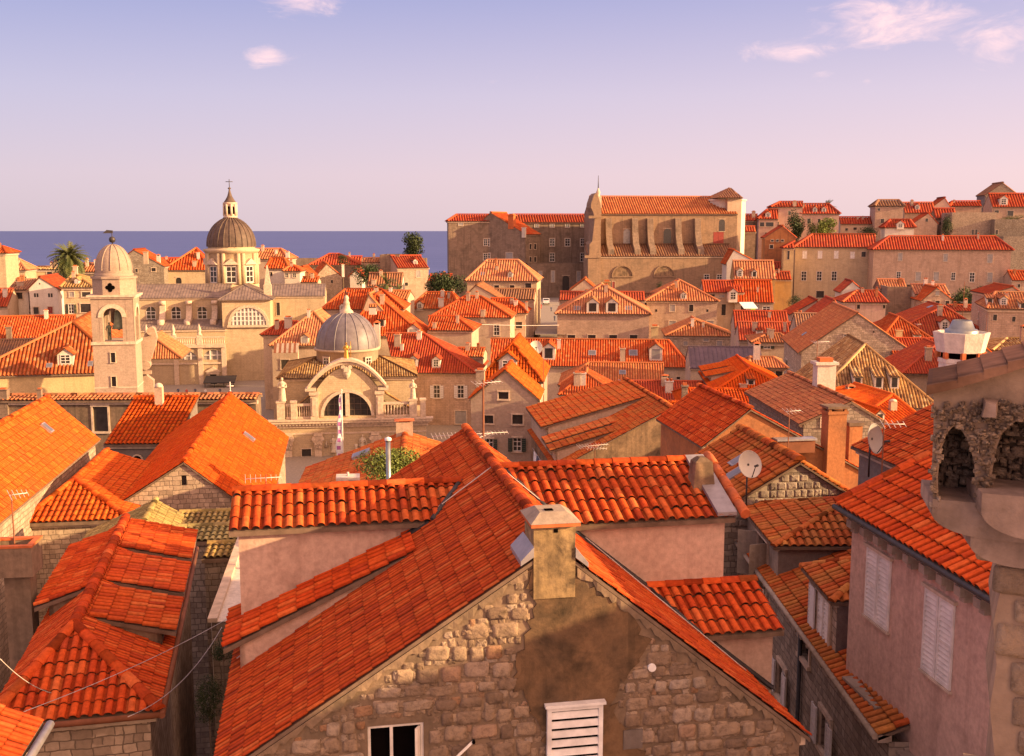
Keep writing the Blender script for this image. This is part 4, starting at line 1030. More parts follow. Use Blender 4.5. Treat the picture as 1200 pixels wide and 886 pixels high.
# ------------------------------------------------------------------ the domed baroque church in front
def domed_church():
    fr = Fr(320, 497, 140, 7.0)
    root = fr.root('domed_church', 'baroque pale stone church with a grey lead dome and a curved pediment', 'church')
    off = Vector((0, 0, -fr.base)); X = lambda px, v=0.0, py=470: fr.hit(px, py, v).x; Z = lambda py, v=0.0, px=408: fr.hit(px, py, v).z
    zb = fr.base; mp = fr.mpp(); cx = X(407)
    ul, ur = X(322), X(499)
    # lower front
    mb = MB(); zc = Z(499)
    win = [(X(352), X(363), Z(563), Z(525)), (X(455), X(466), Z(563), Z(525))]
    hs = [[(a, c), (b, c), (b, d), (a, d)] for a, b, c, d in win]
    f3 = lambda s, q: Vector((s, 0, q))
    wall_face(mb, [(ul, zb), (ur, zb), (ur, zc), (ul, zc)], hs, f3, Vector((0, 1, 0)), .3)
    mb.poly([(ur, 0, zb), (ur, 16, zb), (ur, 16, zc), (ur, 0, zc)]); mb.poly([(ul, 16, zb), (ul, 0, zb), (ul, 0, zc), (ul, 16, zc)])
    mb.poly([(ul, 0, zc), (ur, 0, zc), (ur, 16, zc), (ul, 16, zc)])
    mb.build('front_wall', [M['cream']], root, off)
    for a, b, c, d in win: window(root, off, f3, Vector((0, -1, 0)), (a + b) / 2, c, d, b - a, 'd', True, True)
    mb = MB()
    for i, (a, b, p) in enumerate(((Z(500), Z(497), .25), (Z(497), Z(494.5), .45), (Z(494.5), Z(491.5), .8), (Z(491.5), Z(490), .95))): mb.box(ul - p, ur + p, -p, .2, a + .002, b, 0)
    mb.box(ul - .1, ur + .1, -.1, .2, Z(508), Z(506), 0)
    n = 46
    for i in range(n): x = ul + (ur - ul) * (i + .5) / n; mb.box(x - .09, x + .09, -.62, -.27, Z(497) + .003, Z(495), 0)
    mb.build('cornice', [M['trim']], root, off)
    for px in (338, 373, 440, 478):
        mb = MB(); x = X(px, 0, 520); w = 4.2 * mp
        mb.box(x - w, x + w, -.32, .02, zb, Z(526), 0); mb.box(x - w * 1.2, x + w * 1.2, -.42, .01, Z(510), Z(506.5), 0)
        zt, zz = Z(510), Z(526)
        mb.hexa([(x - w, -.3, zz + .05), (x + w, -.3, zz + .05), (x + w, .01, zz + .05), (x - w, .01, zz + .05), (x - w * 1.5, -.6, zt - .05), (x + w * 1.5, -.6, zt - .05), (x + w * 1.5, .01, zt - .05), (x - w * 1.5, .01, zt - .05)], 0)
        for q in (-1, 1):
            mb.tube((x + q * w * 1.25, -.7, zt - .35), (x + q * w * 1.25, -.1, zt - .35), .26, .26, 9, 0)
            for j in range(2): mb.lathe([(.01, zz + .2 + .4 * j), (.22, zz + .35 + .4 * j), (.05, zz + .62 + .4 * j)], x + q * w * (.35 + .4 * j), -.38 - .1 * j, 6, 0)
        mb.build('pilaster', [M['trim']], root, off)
    # carved reliefs between the pilasters
    for px in (391, 425):
        mb = MB(); x = X(px, 0, 520); rnd = random.Random(px)
        robed(mb, x, -.25, Z(529), 1.25)
        for j in range(7): mb.lathe([(.01, 0 + Z(524) + rnd.uniform(-.9, .6)), (.3, Z(523) + rnd.uniform(-.5, .5)), (.01, Z(521) + rnd.uniform(0, 1))], x + rnd.uniform(-1, 1), -.08, 6)
        mb.build('relief', [M['statue']], root, off)
    # balustrades and their corner statues
    for a, b in ((335, 366), (449, 489)):
        mb = MB(); balustrade(mb, X(a), X(b), -.15, Z(489.6), Z(472), 11); mb.build('balustrade', [M['trim']], root, off)
    for px, k in ((329, 1), (344, 0), (484, 1), (495.5, 0)):
        mb = MB(); x = X(px); w = 3.6 * mp * (1.25 if px in (329, 484) else .9); mb.box(x - w, x + w, -.45, .5, Z(489.7), Z(470.5), 0); mb.box(x - w * 1.2, x + w * 1.2, -.55, .6, Z(470.5) + .002, Z(468.5), 0)
        mb.build('pedestal', [M['trim']], root, off)
    for px, top in ((331, 441), (484, 446)):
        mb = MB(); k = (Z(top) - Z(468.4)) / 1.87; robed(mb, X(px), .0, Z(468.3), k); mb.build('statue', [M['statue']], root, off)
    # raised middle: piers, half-round window, segmental pediment
    mb = MB(); a, b = X(372), X(443); zp = Z(455); zs = Z(487.5); rad = (X(435) - X(379)) / 2; c = (X(435) + X(379)) / 2
    arc = [(b, zp)]; n = 14; zt = Z(430); hw = (b - a) / 2; mid = (a + b) / 2
    for i in range(n + 1): t = -1 + 2 * i / n; arc.append((mid - t * -hw * -1, zp + (zt - zp) * (1 - t * t)))
    arc = [(a, Z(491)), (b, Z(491))] + [(mid + hw * (1 - 2 * i / n), zp + (zt - zp) * (1 - (1 - 2 * i / n) ** 2)) for i in range(n + 1)]
    hole = [(c - rad, zs), (c + rad, zs)] + [(c + rad * cos(pi * i / 16), zs + rad * 1.02 * sin(pi * i / 16)) for i in range(1, 16)]
    g3 = lambda s, q: Vector((s, -.1, q))
    wall_face(mb, arc, [hole], g3, Vector((0, 1, 0)), .55); wall_face(mb, arc, [hole], lambda s, q: Vector((s, 1.2, q)), Vector((0, -1, 0)), .01)
    mb.build('attic_wall', [M['cream']], root, off)
    mb = MB()
    mb.prism([(x, .42, q) for x, q in hole], (0, .02, 0), 0)
    for i in range(-3, 4):
        x = c + i * rad / 3.6; hh = sqrt(max(.01, rad * rad - (x - c) ** 2)); mb.box(x - .035, x + .035, .36, .415, zs, zs + hh * 1.0, 2)
    for i in range(1, 4): hh = rad * i / 4; ww = sqrt(rad * rad - hh * hh); mb.box(c - ww, c + ww, .37, .412, zs + hh - .03, zs + hh + .03, 2)
    mb.box(c - 2.4 * mp, c + 2.4 * mp, -.3, .4, zs, zs + rad * 1.0, 1)
    for i in range(16):
        t0, t1 = pi * i / 16, pi * (i + 1) / 16; p = [Vector((c + r * cos(t), -.1, zs + r * 1.02 * sin(t))) for r, t in ((rad, t0), (rad * 1.13, t0), (rad * 1.13, t1), (rad, t1))]
        mb.hexa([q - Vector((0, .002, 0)) for q in p] + [q - Vector((0, .2, 0)) for q in p], 1)
    mb.build('lunette_window', [M['glass'], M['trim'], M['lead_brown']], root, off)
    for px in (368.5, 445):
        mb = MB(); x = X(px); w = 4.6 * mp; mb.box(x - w, x + w, -.5, 1.0, Z(490.2), Z(462), 0); mb.box(x - w * 1.25, x + w * 1.25, -.7, 1.0, Z(462) + .002, Z(458), 0); mb.box(x - w * .55, x + w * .55, -.6, -.49, Z(486), Z(465), 0)
        mb.build('pier', [M['trim']], root, off)
    mb = MB(); n = 22; pts = []
    xa, xb = X(361), X(453); hw = (xb - xa) / 2; mid = (xa + xb) / 2; zl, zh = Z(454), Z(423)
    for i in range(n + 1): t = -1 + 2 * i / n; pts.append(Vector((mid + hw * t, 0, zl + (zh - zl) * (1 - abs(t) ** 2.0))))
    for p, q in zip(pts, pts[1:]):
        for (o0, o1, th, lo) in ((-.75, 1.3, .35, 0), (-.42, 1.25, .4, -.4)):
            e = Vector((0, 0, lo)); y0, y1 = Vector((0, o0, 0)), Vector((0, o1, 0)); u = Vector((0, 0, th - .003))
            mb.hexa([p + e + y0, q + e + y0, q + e + y1, p + e + y1, p + e + y0 + u, q + e + y0 + u, q + e + y1 + u, p + e + y1 + u], 0)
    mb.box(xa - .3, xa + 1.1, -.8, 1.3, zl - .35, zl - .003, 0); mb.box(xb - 1.1, xb + .3, -.8, 1.3, zl - .35, zl - .003, 0)
    mb.build('pediment', [M['trim']], root, off)
    mb = MB(); x = X(407); w = 5.2 * mp; zz = Z(437)
    mb.lathe([(.01, zz - .9), (w * .6, zz - .5), (w, zz + .1), (w * .85, zz + .6), (w * .4, zz + .95), (.01, zz + 1.0)], x, -.1, 14)
    for q in (-1, 1): mb.tube((x + q * w * .8, -.45, zz + .8), (x + q * w * .8, .1, zz + .8), .3, .3, 9)
    mb.box(x - w * .6, x + w * .6, -.75, -.4, zz + .2, zz + .75, 0); mb.build('coat_of_arms', [M['statue']], root, off)
    mb = MB(); k = (Z(402) - Z(421)) / 1.87; mb.box(x - .75, x + .75, -.2, 1.1, Z(423), Z(420), 1); robed(mb, x, .4, Z(420.2), k); mb.tube((x + .5 * k, .1, Z(419)), (x + .5 * k, .1, Z(400)), .05, .05, 6); mb.build('statue', [M['gold'], M['trim']], root, off)
    # main body under low hipped roofs of old tiles
    v = 2.2
    h = house('', 324, 490, 444, 140, 19, ('hip', 372, 444, 418), wall='cream', tile='old', fr=fr, v0=v, root=root, o=.5, roofname='main_roof', wallname='main_wall')
    # low side roofs behind the balustrades
    for a, b, t in ((X(352), X(366), 1), (X(449), X(470), 1)):
        mb = MB(); left = a < cx; zt_, zl_ = Z(466), Z(483)
        xo, xi = (a - 1.5, b + .5) if left else (b + 1.5, a - .5)
        pl = [(xo, 2.2, zl_), (xo, .9, zl_), (xi, .9, zt_ + .9), (xi, 2.2, zt_ + .9)]
        tile_sheet(mb, pl if left else [pl[1], pl[0], pl[3], pl[2]], .4, False); slab(mb, pl); mb.build('side_roof', [M['old'], M['mortar']], root, off)
    # drum, dome, lantern, cross
    vd = 11.5; c3 = fr.hit(407.5, 430, vd); r = (fr.hit(444.5, 420, vd).x - fr.hit(371, 420, vd).x) / 2
    zd0, zd1 = Z(446, vd) - 1.5, fr.hit(407, 411, vd - r).z
    mb = MB(); mb.lathe([(r * .985, zd0), (r * .985, zd1 - .35), (r + .2, zd1 - .3), (r + .28, zd1), (r * .9, zd1 + .04)], c3.x, vd, 48)
    mb.build('drum', [M['plaster']], root, off)
    for px in (380.5, 433):
        mb = MB(); ang = math.asin((fr.hit(px, 425, vd - r).x - c3.x) / r * .93); ct = Vector((c3.x + sin(ang) * r, vd - cos(ang) * r, 0)); ax = Vector((cos(ang), sin(ang), 0)); ot = Vector((sin(ang), -cos(ang), 0)); za, zz = fr.hit(px, 431, vd - r).z, fr.hit(px, 421, vd - r).z
        window(root, off, lambda s, q: ct + ax * s + Vector((0, 0, q)) + ot * .05, ot, 0, za - .15, zz + .1, 8.5 * mp, 'w', True, False)
    mb = MB(); zt = Z(366, vd); H = zt - zd1
    pr = [(r * .99 * cos(t * pi / 2 / 16) if t < 16 else .35, zd1 + .05 + H * sin(t * pi / 2 / 16)) for t in range(17)]
    mb.lathe(pr, c3.x, vd, 48)
    for i in range(16):
        a = 2 * pi * i / 16 + pi / 16 * 0
        for (ra, qa), (rb, qb) in zip(pr, pr[1:]): mb.tube((c3.x + cos(a) * ra, vd + sin(a) * ra, qa), (c3.x + cos(a) * rb, vd + sin(a) * rb, qb), .085, .085, 5, 0, False)
    dm = mb.build('dome', [M['lead_blue']], root, off)
    mb = MB(); z0 = zt - .3; mb.lathe([(1.1, z0), (.9, z0 + .5), (.55, z0 + .8), (.42, z0 + 1.5), (.5, z0 + 1.6), (.32, z0 + 1.9), (.3, z0 + 2.1), (.36, z0 + 2.4), (.2, z0 + 2.7), (.001, z0 + 2.8)], c3.x, vd, 16)
    mb.build('lantern', [M['trim']], dm)
    mb = MB(); zc = Z(335, vd); mb.tube((c3.x, vd, z0 + 2.6), (c3.x, vd, zc), .07, .05, 6); mb.tube((c3.x - .55, vd, zc - 1.0), (c3.x + .55, vd, zc - 1.0), .055, .055, 6); mb.build('cross', [M['iron']], dm)
    # banner on its pole in front of the church
    f2 = Fr(402, 532, 118, 8); rt = f2.root('banner', 'white and purple banner hanging from a tall pole before the domed church', 'banner')
    o2 = Vector((0, 0, -f2.base)); m2 = f2.mpp(); zt = f2.hit(402, 462).z; zbm = f2.hit(402, 536).z
    mb = MB(); mb.tube((0, 0, f2.base), (0, 0, zt + .4), .07, .05, 7); mb.lathe([(.001, zt + .35), (.12, zt + .45), (.001, zt + .6)], 0, 0, 8); mb.build('pole', [M['frame']], rt, o2)
    mb = MB(); n = 16
    for i in range(n):
        za, zz = zt - (zt - zbm) * i / n, zt - (zt - zbm) * (i + 1) / n
        wv = lambda k: (.1 + .62 * min(1, (k + 2) / n) + .08 * sin(k * 1.1), .1 * sin(k * .9))
        (wa, ya), (wb, yb) = wv(i), wv(i + 1)
        mb.poly([(-.06, 0, zz), (-.06 - wb * .25, yb, zz), (-.06 - wa * .25, ya, za), (-.06, 0, za)], 0)
        mb.poly([(-.06 - wb * .25, yb, zz), (-.06 - wb * .8, yb - .05, zz), (-.06 - wa * .8, ya - .05, za), (-.06 - wa * .25, ya, za)], 1 if i % 2 else 0)
        mb.poly([(-.06 - wb * .8, yb - .05, zz), (-.06 - wb, yb, zz), (-.06 - wa, ya, za), (-.06 - wa * .8, ya - .05, za)], 0)
    mb.build('cloth', [M['cloth_white'], M['banner_purple']], rt, o2)
domed_church()

# ------------------------------------------------------------------ the cathedral
def cathedral():
    fr = Fr(264, 351, 212, 8)
    root = fr.root('cathedral', 'large pale cathedral with a brown ribbed dome on a tall windowed drum', 'cathedral')
    off = Vector((0, 0, -fr.base)); X = lambda px, v=0.0, py=380: fr.hit(px, py, v).x; Z = lambda py, v=0.0, px=280: fr.hit(px, py, v).z
    mp = fr.mpp(); kw = dict(fr=fr, root=root, wall='cream', tile='lead_brown')
    kw['tile'] = 'lead'
    house('', 255, 320, 351.5, 212, 15, ('front', 286, 334, 6.5), wallname='transept_wall', roofname='transept_roof', v0=0, o=.7, **kw)
    house('', 140, 268, 349.5, 219, 13, ('side', 333), wallname='nave_wall', roofname='nave_roof', v0=7, o=.4, wins=[(177, 369, 11, 19, 'aw'), (206.5, 369, 11, 19, 'aw'), (237, 369, 11, 19, 'aw')], **kw)
    house('', 312, 381, 347, 219, 13, ('side', 333), wallname='choir_wall', roofname='choir_roof', v0=7, o=.4, wins=[(326, 362, 4, 15, 'd')], **kw)
    house('', 140, 264, 387, 212, 6.5, ('shed', 375), wallname='aisle_wall', roofname='aisle_roof', v0=.2, o=.3, **kw)
    # lunette of the transept
    mb = MB(); v = -.0 + .08; c, r = X(291.5, .7), 20.5 * mp; zs = Z(381, .7)
    n = 18; ring = lambda q: [(c + q * cos(pi * i / n), .68, zs + q * sin(pi * i / n)) for i in range(n + 1)]
    mb.poly(ring(r), 0)
    for i in range(n):
        t0, t1 = pi * i / n, pi * (i + 1) / n; p = [Vector((c + q * cos(t), .7, zs + q * sin(t))) for q, t in ((r, t0), (r * 1.16, t0), (r * 1.16, t1), (r, t1))]
        mb.hexa(p + [q - Vector((0, .3, 0)) for q in p], 1)
    for i in range(-4, 5):
        x = c + i * r / 4.6; hh = sqrt(max(.01, r * r - (x - c) ** 2)); mb.box(x - .13, x + .13, .55, .66, zs, zs + hh, 2)
    for i in range(1, 4): hh = r * i / 4; ww = sqrt(r * r - hh * hh); mb.box(c - ww, c + ww, .56, .655, zs + hh - .09, zs + hh + .09, 2)
    mb.box(c - r * 1.2, c + r * 1.2, .2, .7, zs - .45, zs - .003, 1); mb.build('lunette_window', [M['pane_light'], M['trim'], M['frame']], root, off)
    # volute buttresses
    for px in (191, 222, 252):
        mb = MB(); x = X(px, 6.9, 365); w = .55; z0, z1 = Z(384, 3), Z(352, 6.9)
        pr = [(x - w, 7.3, z0), (x - w, 3.2, z0), (x - w, 3.4, z0 + (z1 - z0) * .18), (x - w, 5.2, z0 + (z1 - z0) * .3), (x - w, 6.3, z0 + (z1 - z0) * .6), (x - w, 6.5, z1), (x - w, 7.3, z1)]
        mb.prism(pr, (w * 2, 0, 0)); mb.tube((x - w * 1.1, 3.9, z0 + .9), (x + w * 1.1, 3.9, z0 + .9), .8, .8, 10); mb.tube((x - w * 1.1, 6.4, z1 - .4), (x + w * 1.1, 6.4, z1 - .4), .45, .45, 8)
        mb.build('buttress', [M['trim']], root, off)
    # lower front with balustrade, thermal windows and portal
    mb = MB(); v1 = -3.0; a, b = X(140, v1, 420), X(264.5, v1, 420); zb, zt = fr.base, Z(404, v1)
    hs = []; f3 = lambda s, q: Vector((s, v1, q))
    for px, w in ((220, 22), (250.5, 25)):
        cc, rr = X(px, v1, 420), w / 2 * mp * .985; hs.append([(cc - rr, Z(421, v1)), (cc + rr, Z(421, v1))] + [(cc + rr * cos(pi * i / 10), Z(421, v1) + rr * .95 * sin(pi * i / 10)) for i in range(1, 10)])
    d0, d1, dz0, dz1 = X(246, v1, 440), X(254, v1, 440), Z(458, v1), Z(438, v1); hs.append([(d0, dz0), (d1, dz0), (d1, dz1), (d0, dz1)])
    wall_face(mb, [(a, zb), (b, zb), (b, zt), (a, zt)], hs, f3, Vector((0, 1, 0)), .4)
    mb.poly([(a, v1, zt), (b, v1, zt), (b, .4, zt), (a, .4, zt)])
    for px in (235.5, 207, 263): x = X(px, v1, 430); mb.box(x - .45, x + .45, v1 - .3, v1, zb, zt - .4, 1)
    mb.box(a, b, v1 - .5, v1 + .1, zt - .45, zt + .05, 1); mb.box(a, b, v1 - .22, v1, Z(426, v1), Z(424, v1), 1)
    mb.build('lower_wall', [M['cream'], M['trim']], root, off)
    for i, h in enumerate(hs):
        mb = MB(); mb.prism([(x, v1 + .35, q) for x, q in h], (0, .03, 0), 0 if i == 2 else 2)
        if i < 2:
            x0, x1 = h[0][0], h[1][0]; zz = h[0][1]; rr = (x1 - x0) / 2; cc = (x0 + x1) / 2
            for k in (-.33, .33): mb.box(cc + k * rr - .12, cc + k * rr + .12, v1 + .15, v1 + .34, zz, zz + rr * .9, 1)
            mb.box(cc - rr * .9, cc + rr * .9, v1 + .18, v1 + .33, zz + rr * .38, zz + rr * .38 + .16, 1)
            mb.build('thermal_window', [M['glass'], M['frame'], M['pane_light']], root, off)
        else:
            mb.box(d0 - .4, d0 - .003, v1 - .2, v1 + .1, dz0, dz1, 1); mb.box(d1 + .003, d1 + .4, v1 - .2, v1 + .1, dz0, dz1, 1); mb.box(d0 - .6, d1 + .6, v1 - .35, v1 + .1, dz1 + .003, dz1 + .45, 1)
            mb.prism([(d0 - .9, v1 - .4, dz1 + .5), (d1 + .9, v1 - .4, dz1 + .5), ((d0 + d1) / 2, v1 - .4, dz1 + 1.5)], (0, .42, 0), 1); mb.build('portal', [M['dark'], M['trim']], root, off)
    mb = MB(); balustrade(mb, X(176, v1, 400), b, v1, Z(403.6, v1), Z(394, v1), 34); mb.build('balustrade', [M['trim']], root, off)
    for px in (171.5, 203, 233.5):
        mb = MB(); x = X(px, v1, 395); z0 = Z(394, v1); mb.box(x - .5, x + .5, v1 - .1, v1 + .5, Z(403.5, v1), z0 + .4); mb.lathe([(.45, z0 + .4), (.28, z0 + .9), (.42, z0 + 1.3), (.2, z0 + 2.0), (.001, z0 + 2.6)], x, v1 + .2, 8); mb.build('finial', [M['statue']], root, off)
    mb = MB(); x = X(313.5, 5, 335); zt = Z(311, 5); z0 = Z(343, 5); mb.box(x - .75, x + .75, 4.4, 5.8, z0 - .6, z0 + 1.6); mb.hexa([(x - .6, 4.5, z0 + 1.6), (x + .6, 4.5, z0 + 1.6), (x + .6, 5.7, z0 + 1.6), (x - .6, 5.7, z0 + 1.6), (x - .12, 5, zt), (x + .12, 5, zt), (x + .12, 5.2, zt), (x - .12, 5.2, zt)]); mb.build('obelisk', [M['trim']], root, off)
    # drum and dome
    vd = 19; c = fr.hit(272, 310, vd); md = fr.mpp(vd); r = 28 * md
    zf = lambda py: fr.hit(272, py, vd - r * .7).z
    z0, z1 = zf(342) - 2, zf(294)
    mb = MB(); mb.lathe([(r * 1.08, z0), (r * 1.08, zf(334)), (r, zf(333)), (r, z1 - .6), (r + .3, z1 - .5), (r + .75, z1), (r + .75, z1 + .3), (r * .95, z1 + .5), (r * .95, zf(289)), (r * .5, zf(289) + .1)], c.x, vd, 48, 0)
    for i in range(8):
        for q in (-.1, .1):
            a = 2 * pi * (i + .5) / 8 + q + radians(-90 + 4); p = Vector((c.x + cos(a) * r * 1.03, vd + sin(a) * r * 1.03, 0)); mb.tube(p + Vector((0, 0, zf(333))), p + Vector((0, 0, z1 - .5)), .5, .42, 8)
    mb.build('drum', [M['cream']], root, off)
    for i in range(8):
        ang = 2 * pi * i / 8 + radians(4); ot = Vector((sin(ang), -cos(ang), 0)); ax = Vector((cos(ang), sin(ang), 0)); ct = Vector((c.x, vd, 0)) + ot * (r + .02)
        if ot.y > .3: continue
        window(root, off, lambda s, q: ct + ax * s + Vector((0, 0, q)), ot, 0, zf(331), zf(312), 11 * md, 'w', True, False)
        mb = MB(); zz = zf(310); ww = 9 * md
        mb.prism([ct + ax * -ww + Vector((0, 0, zz)), ct + ax * ww + Vector((0, 0, zz)), ct + Vector((0, 0, zz + 1.3))], ot * .7); mb.build('window_pediment', [M['trim']], root, off)
    mb = MB(); zd = zf(289.2); zt = fr.hit(272, 254, vd).z; H = zt - zd; rd = 27.5 * md
    pr = [(max(1.2, rd * (1 - (t / 16) ** 2.3) ** .62), zd + H * t / 16) for t in range(17)]
    mb.lathe(pr, c.x, vd, 48)
    for i in range(24):
        a = 2 * pi * i / 24 + .06
        for (ra, qa), (rb, qb) in zip(pr, pr[1:]): mb.tube((c.x + cos(a) * ra, vd + sin(a) * ra, qa), (c.x + cos(a) * rb, vd + sin(a) * rb, qb), .15, .13, 5, 0, False)
    dm = mb.build('dome', [M['lead_brown']], root, off)
    zz = lambda py: fr.hit(272, py, vd).z
    mb = MB(); rl = 6.6 * md; mb.lathe([(rl * 1.2, zz(255)), (rl * 1.2, zz(253)), (rl, zz(252.5)), (rl, zz(240)), (rl * 1.2, zz(239)), (rl * 1.25, zz(237.5)), (rl * .9, zz(237))], c.x, vd, 24, 0)
    for i in range(8): a = 2 * pi * i / 8 + .3; mb.tube((c.x + cos(a) * rl * 1.05, vd + sin(a) * rl * 1.05, zz(253)), (c.x + cos(a) * rl * 1.05, vd + sin(a) * rl * 1.05, zz(239)), .28, .25, 7); a += pi / 8; p = Vector((c.x + cos(a) * (rl + .03), vd + sin(a) * (rl + .03), 0)); t = Vector((-sin(a), cos(a), 0)) * .33; mb.poly([p - t + Vector((0, 0, zz(251))), p + t + Vector((0, 0, zz(251))), p + t + Vector((0, 0, zz(242))), p - t + Vector((0, 0, zz(242)))], 1)
    mb.build('lantern', [M['trim'], M['dark']], dm)
    mb = MB(); mb.lathe([(rl * 1.1, zz(237.3)), (rl * .75, zz(234)), (rl * .42, zz(230)), (rl * .25, zz(226)), (.12, zz(221.5)), (.1, zz(220))], c.x, vd, 20); mb.lathe([(.001, zz(222.5)), (.4, zz(220.8)), (.001, zz(219))], c.x, vd, 10); mb.build('spire', [M['lead_brown']], dm)
    mb = MB(); mb.tube((c.x, vd, zz(220)), (c.x, vd, zz(210)), .08, .07, 6); mb.tube((c.x - .75, vd, zz(213)), (c.x + .75, vd, zz(213)), .07, .07, 6); mb.build('cross', [M['iron']], dm)
    # dark awning at the foot of the transept
    f2 = Fr(240, 452, 205, 8.5); rt = f2.root('awning', 'dark awning stretched out at the foot of the cathedral wall', 'awning'); m2 = f2.mpp(); w = 36 * m2
    mb = MB(); z0, z1 = f2.z0, f2.hit(240, 443).z; mb.hexa([(0, -2, z0 + .7), (w, -2, z0 + .7), (w, 2, z1), (0, 2, z1), (0, -2, z0 + .85), (w, -2, z0 + .85), (w, 2, z1 + .15), (0, 2, z1 + .15)])
    for i in range(4): x = .3 + (w - .6) * i / 3; mb.tube((x, -1.9, f2.base), (x, -1.9, z0 + .7), .07, .07, 6)
    mb.build('canopy', [M['tar']], rt, Vector((0, 0, -f2.base)))
cathedral()

# ------------------------------------------------------------------ the hilltop church and the college beside it
def hill_church():
    fr = Fr(690, 301, 325, 5.0)
    root = fr.root('hill_church', 'huge brown stone church on the hill with buttresses along its long side', 'church')
    off = Vector((0, 0, -fr.base)); X = lambda px, v=0.0, py=300: fr.hit(px, py, v).x; Z = lambda py, v=0.0, px=780: fr.hit(px, py, v).z; mp = fr.mpp()
    nv = 7.0
    kw = dict(fr=fr, root=root, wall='church', corn=True)
    house('', 688.5, 862, 301, 325, nv - .2, ('shed', 287), tile='brown', wallname='aisle_wall', roofname='aisle_roof', o=.3, wins=[(828, 326, 6, 9, 'w'), (843, 326, 6, 9, 'w'), (701, 319, 3.5, 5, 'd'), (719, 334, 3, 8, 'r')], **kw)
    house('', 697, 865, 251, 325, 22, ('side', 231), tile='faded', wallname='nave_wall', roofname='nave_roof', v0=nv, o=.5, wins=[(734.5, 277, 8, 17, 'ab'), (782, 277, 9, 18, 'a'), (846, 264, 7, 14, 'a'), (842, 279, 12, 14, 'xr')], **kw)
    for px in (715, 746, 764, 797, 820):
        mb = MB(); x = X(px, 3, 290); w = .95; z0, z1 = Z(299, 1), Z(256, nv)
        pr = [(x - w, nv + .5, z0), (x - w, .9, z0), (x - w, 1.2, z0 + (z1 - z0) * .16), (x - w, 3.6, z0 + (z1 - z0) * .3), (x - w, 5.3, z0 + (z1 - z0) * .62), (x - w, 5.9, z1 - .2), (x - w, 6.2, z1), (x - w, nv + .5, z1)]
        mb.prism(pr, (2 * w, 0, 0)); mb.build('buttress', [M['weathered']], root, off)
    for px in (730, 779):
        mb = MB(); c, r = X(px), 11.5 * mp; zs = Z(323.5); n = 14
        mb.poly([(c + r * cos(pi * i / n), .275, zs + r * sin(pi * i / n)) for i in range(n + 1)], 1)
        for i in range(n):
            t0, t1 = pi * i / n, pi * (i + 1) / n; p = [Vector((c + q * cos(t), .28, zs + q * sin(t))) for q, t in ((r, t0), (r * 1.12, t0), (r * 1.12, t1), (r, t1))]; mb.hexa(p + [q - Vector((0, .3, 0)) for q in p], 0)
        mb.box(c - r * 1.12, c + r * 1.12, .0, .27, zs - .4, zs - .003, 0); mb.build('blind_arch', [M['church'], M['mottled']], root, off)
    # west front seen from its side: a tall slab with scrolled shoulder, obelisk and rod
    mb = MB(); xa, xb = X(688), X(702.5); u = lambda px, py: (fr.hit(px, py, 10).x, fr.hit(px, py, 10).z)
    pr = [(689, 350), (704, 350), (704, 262), (705, 250), (704, 240), (701, 230), (698.5, 226), (696, 229), (693, 238), (692.5, 243), (695, 248), (697, 256), (695, 275), (694, 283), (691, 286), (690.5, 300), (689, 303)]
    mb.prism([(fr.hit(a, b, -.6).x, -.6, fr.hit(a, b, -.6).z) for a, b in pr], (0, 9, 0)); 
    mb.box(fr.hit(685.5, 290, -.9).x, fr.hit(704.5, 290, -.9).x, -.9, -.62, Z(302), Z(299)); mb.box(fr.hit(690, 240, -.8).x, fr.hit(700, 240, -.8).x, -.85, -.62, Z(256), Z(253))
    mb.build('west_front', [M['church']], root, off)
    mb = MB(); x = X(701, 2, 225); z0 = Z(232, 2); mb.box(x - .9, x + .9, 1, 3, z0 - 3, z0 + .4); mb.lathe([(.7, z0 + .4), (.45, z0 + 1.0), (.7, z0 + 1.6), (.4, z0 + 2.2), (.2, Z(221, 2)), (.001, Z(220, 2))], x, 2, 10); mb.build('finial', [M['trim']], root, off)
    mb = MB(); mb.tube((x, 2, Z(222, 2)), (x, 2, Z(206, 2)), .16, .06, 6); mb.build('lightning_rod', [M['iron']], root, off)
    # east end with its lit flank and little pyramid roof
    mb = MB(); v = nv + 1.5; a, b = X(852, v, 260), X(868.5, v, 260); zt = Z(232, v, 855); mb.box(a, b, v + .02, v + 17, fr.base, zt); mb.build('tower_wall', [M['plaster']], root, off)
    mb = MB(); vv = v + 8; S, R = roof_shape('pyr', X(840.5, v, 231), X(869.5, v, 231), v - 1, v + 16, zt - .1, (X(855.5, vv, 221), vv, Z(220, vv, 855)))
    for p in S.values(): tile_sheet(mb, p, .8, False); slab(mb, p)
    mb.build('tower_roof', [M['brown'], M['mortar']], root, off)
    mb = MB(); vv = nv + 9; ra = 6.0; ca = X(872, vv, 260) - ra; mb.lathe([(ra, fr.base), (ra, Z(236, vv, 868)), (ra + .4, Z(235.5, vv, 868)), (ra + .4, Z(234, vv, 868)), (.1, Z(231, vv, 868))], ca, vv, 10, 0, False, .31, 2 * pi + .31)
    mb.build('apse', [M['white']], root, off)  # white set against brown church walls: sunlight put into the colour
hill_church()
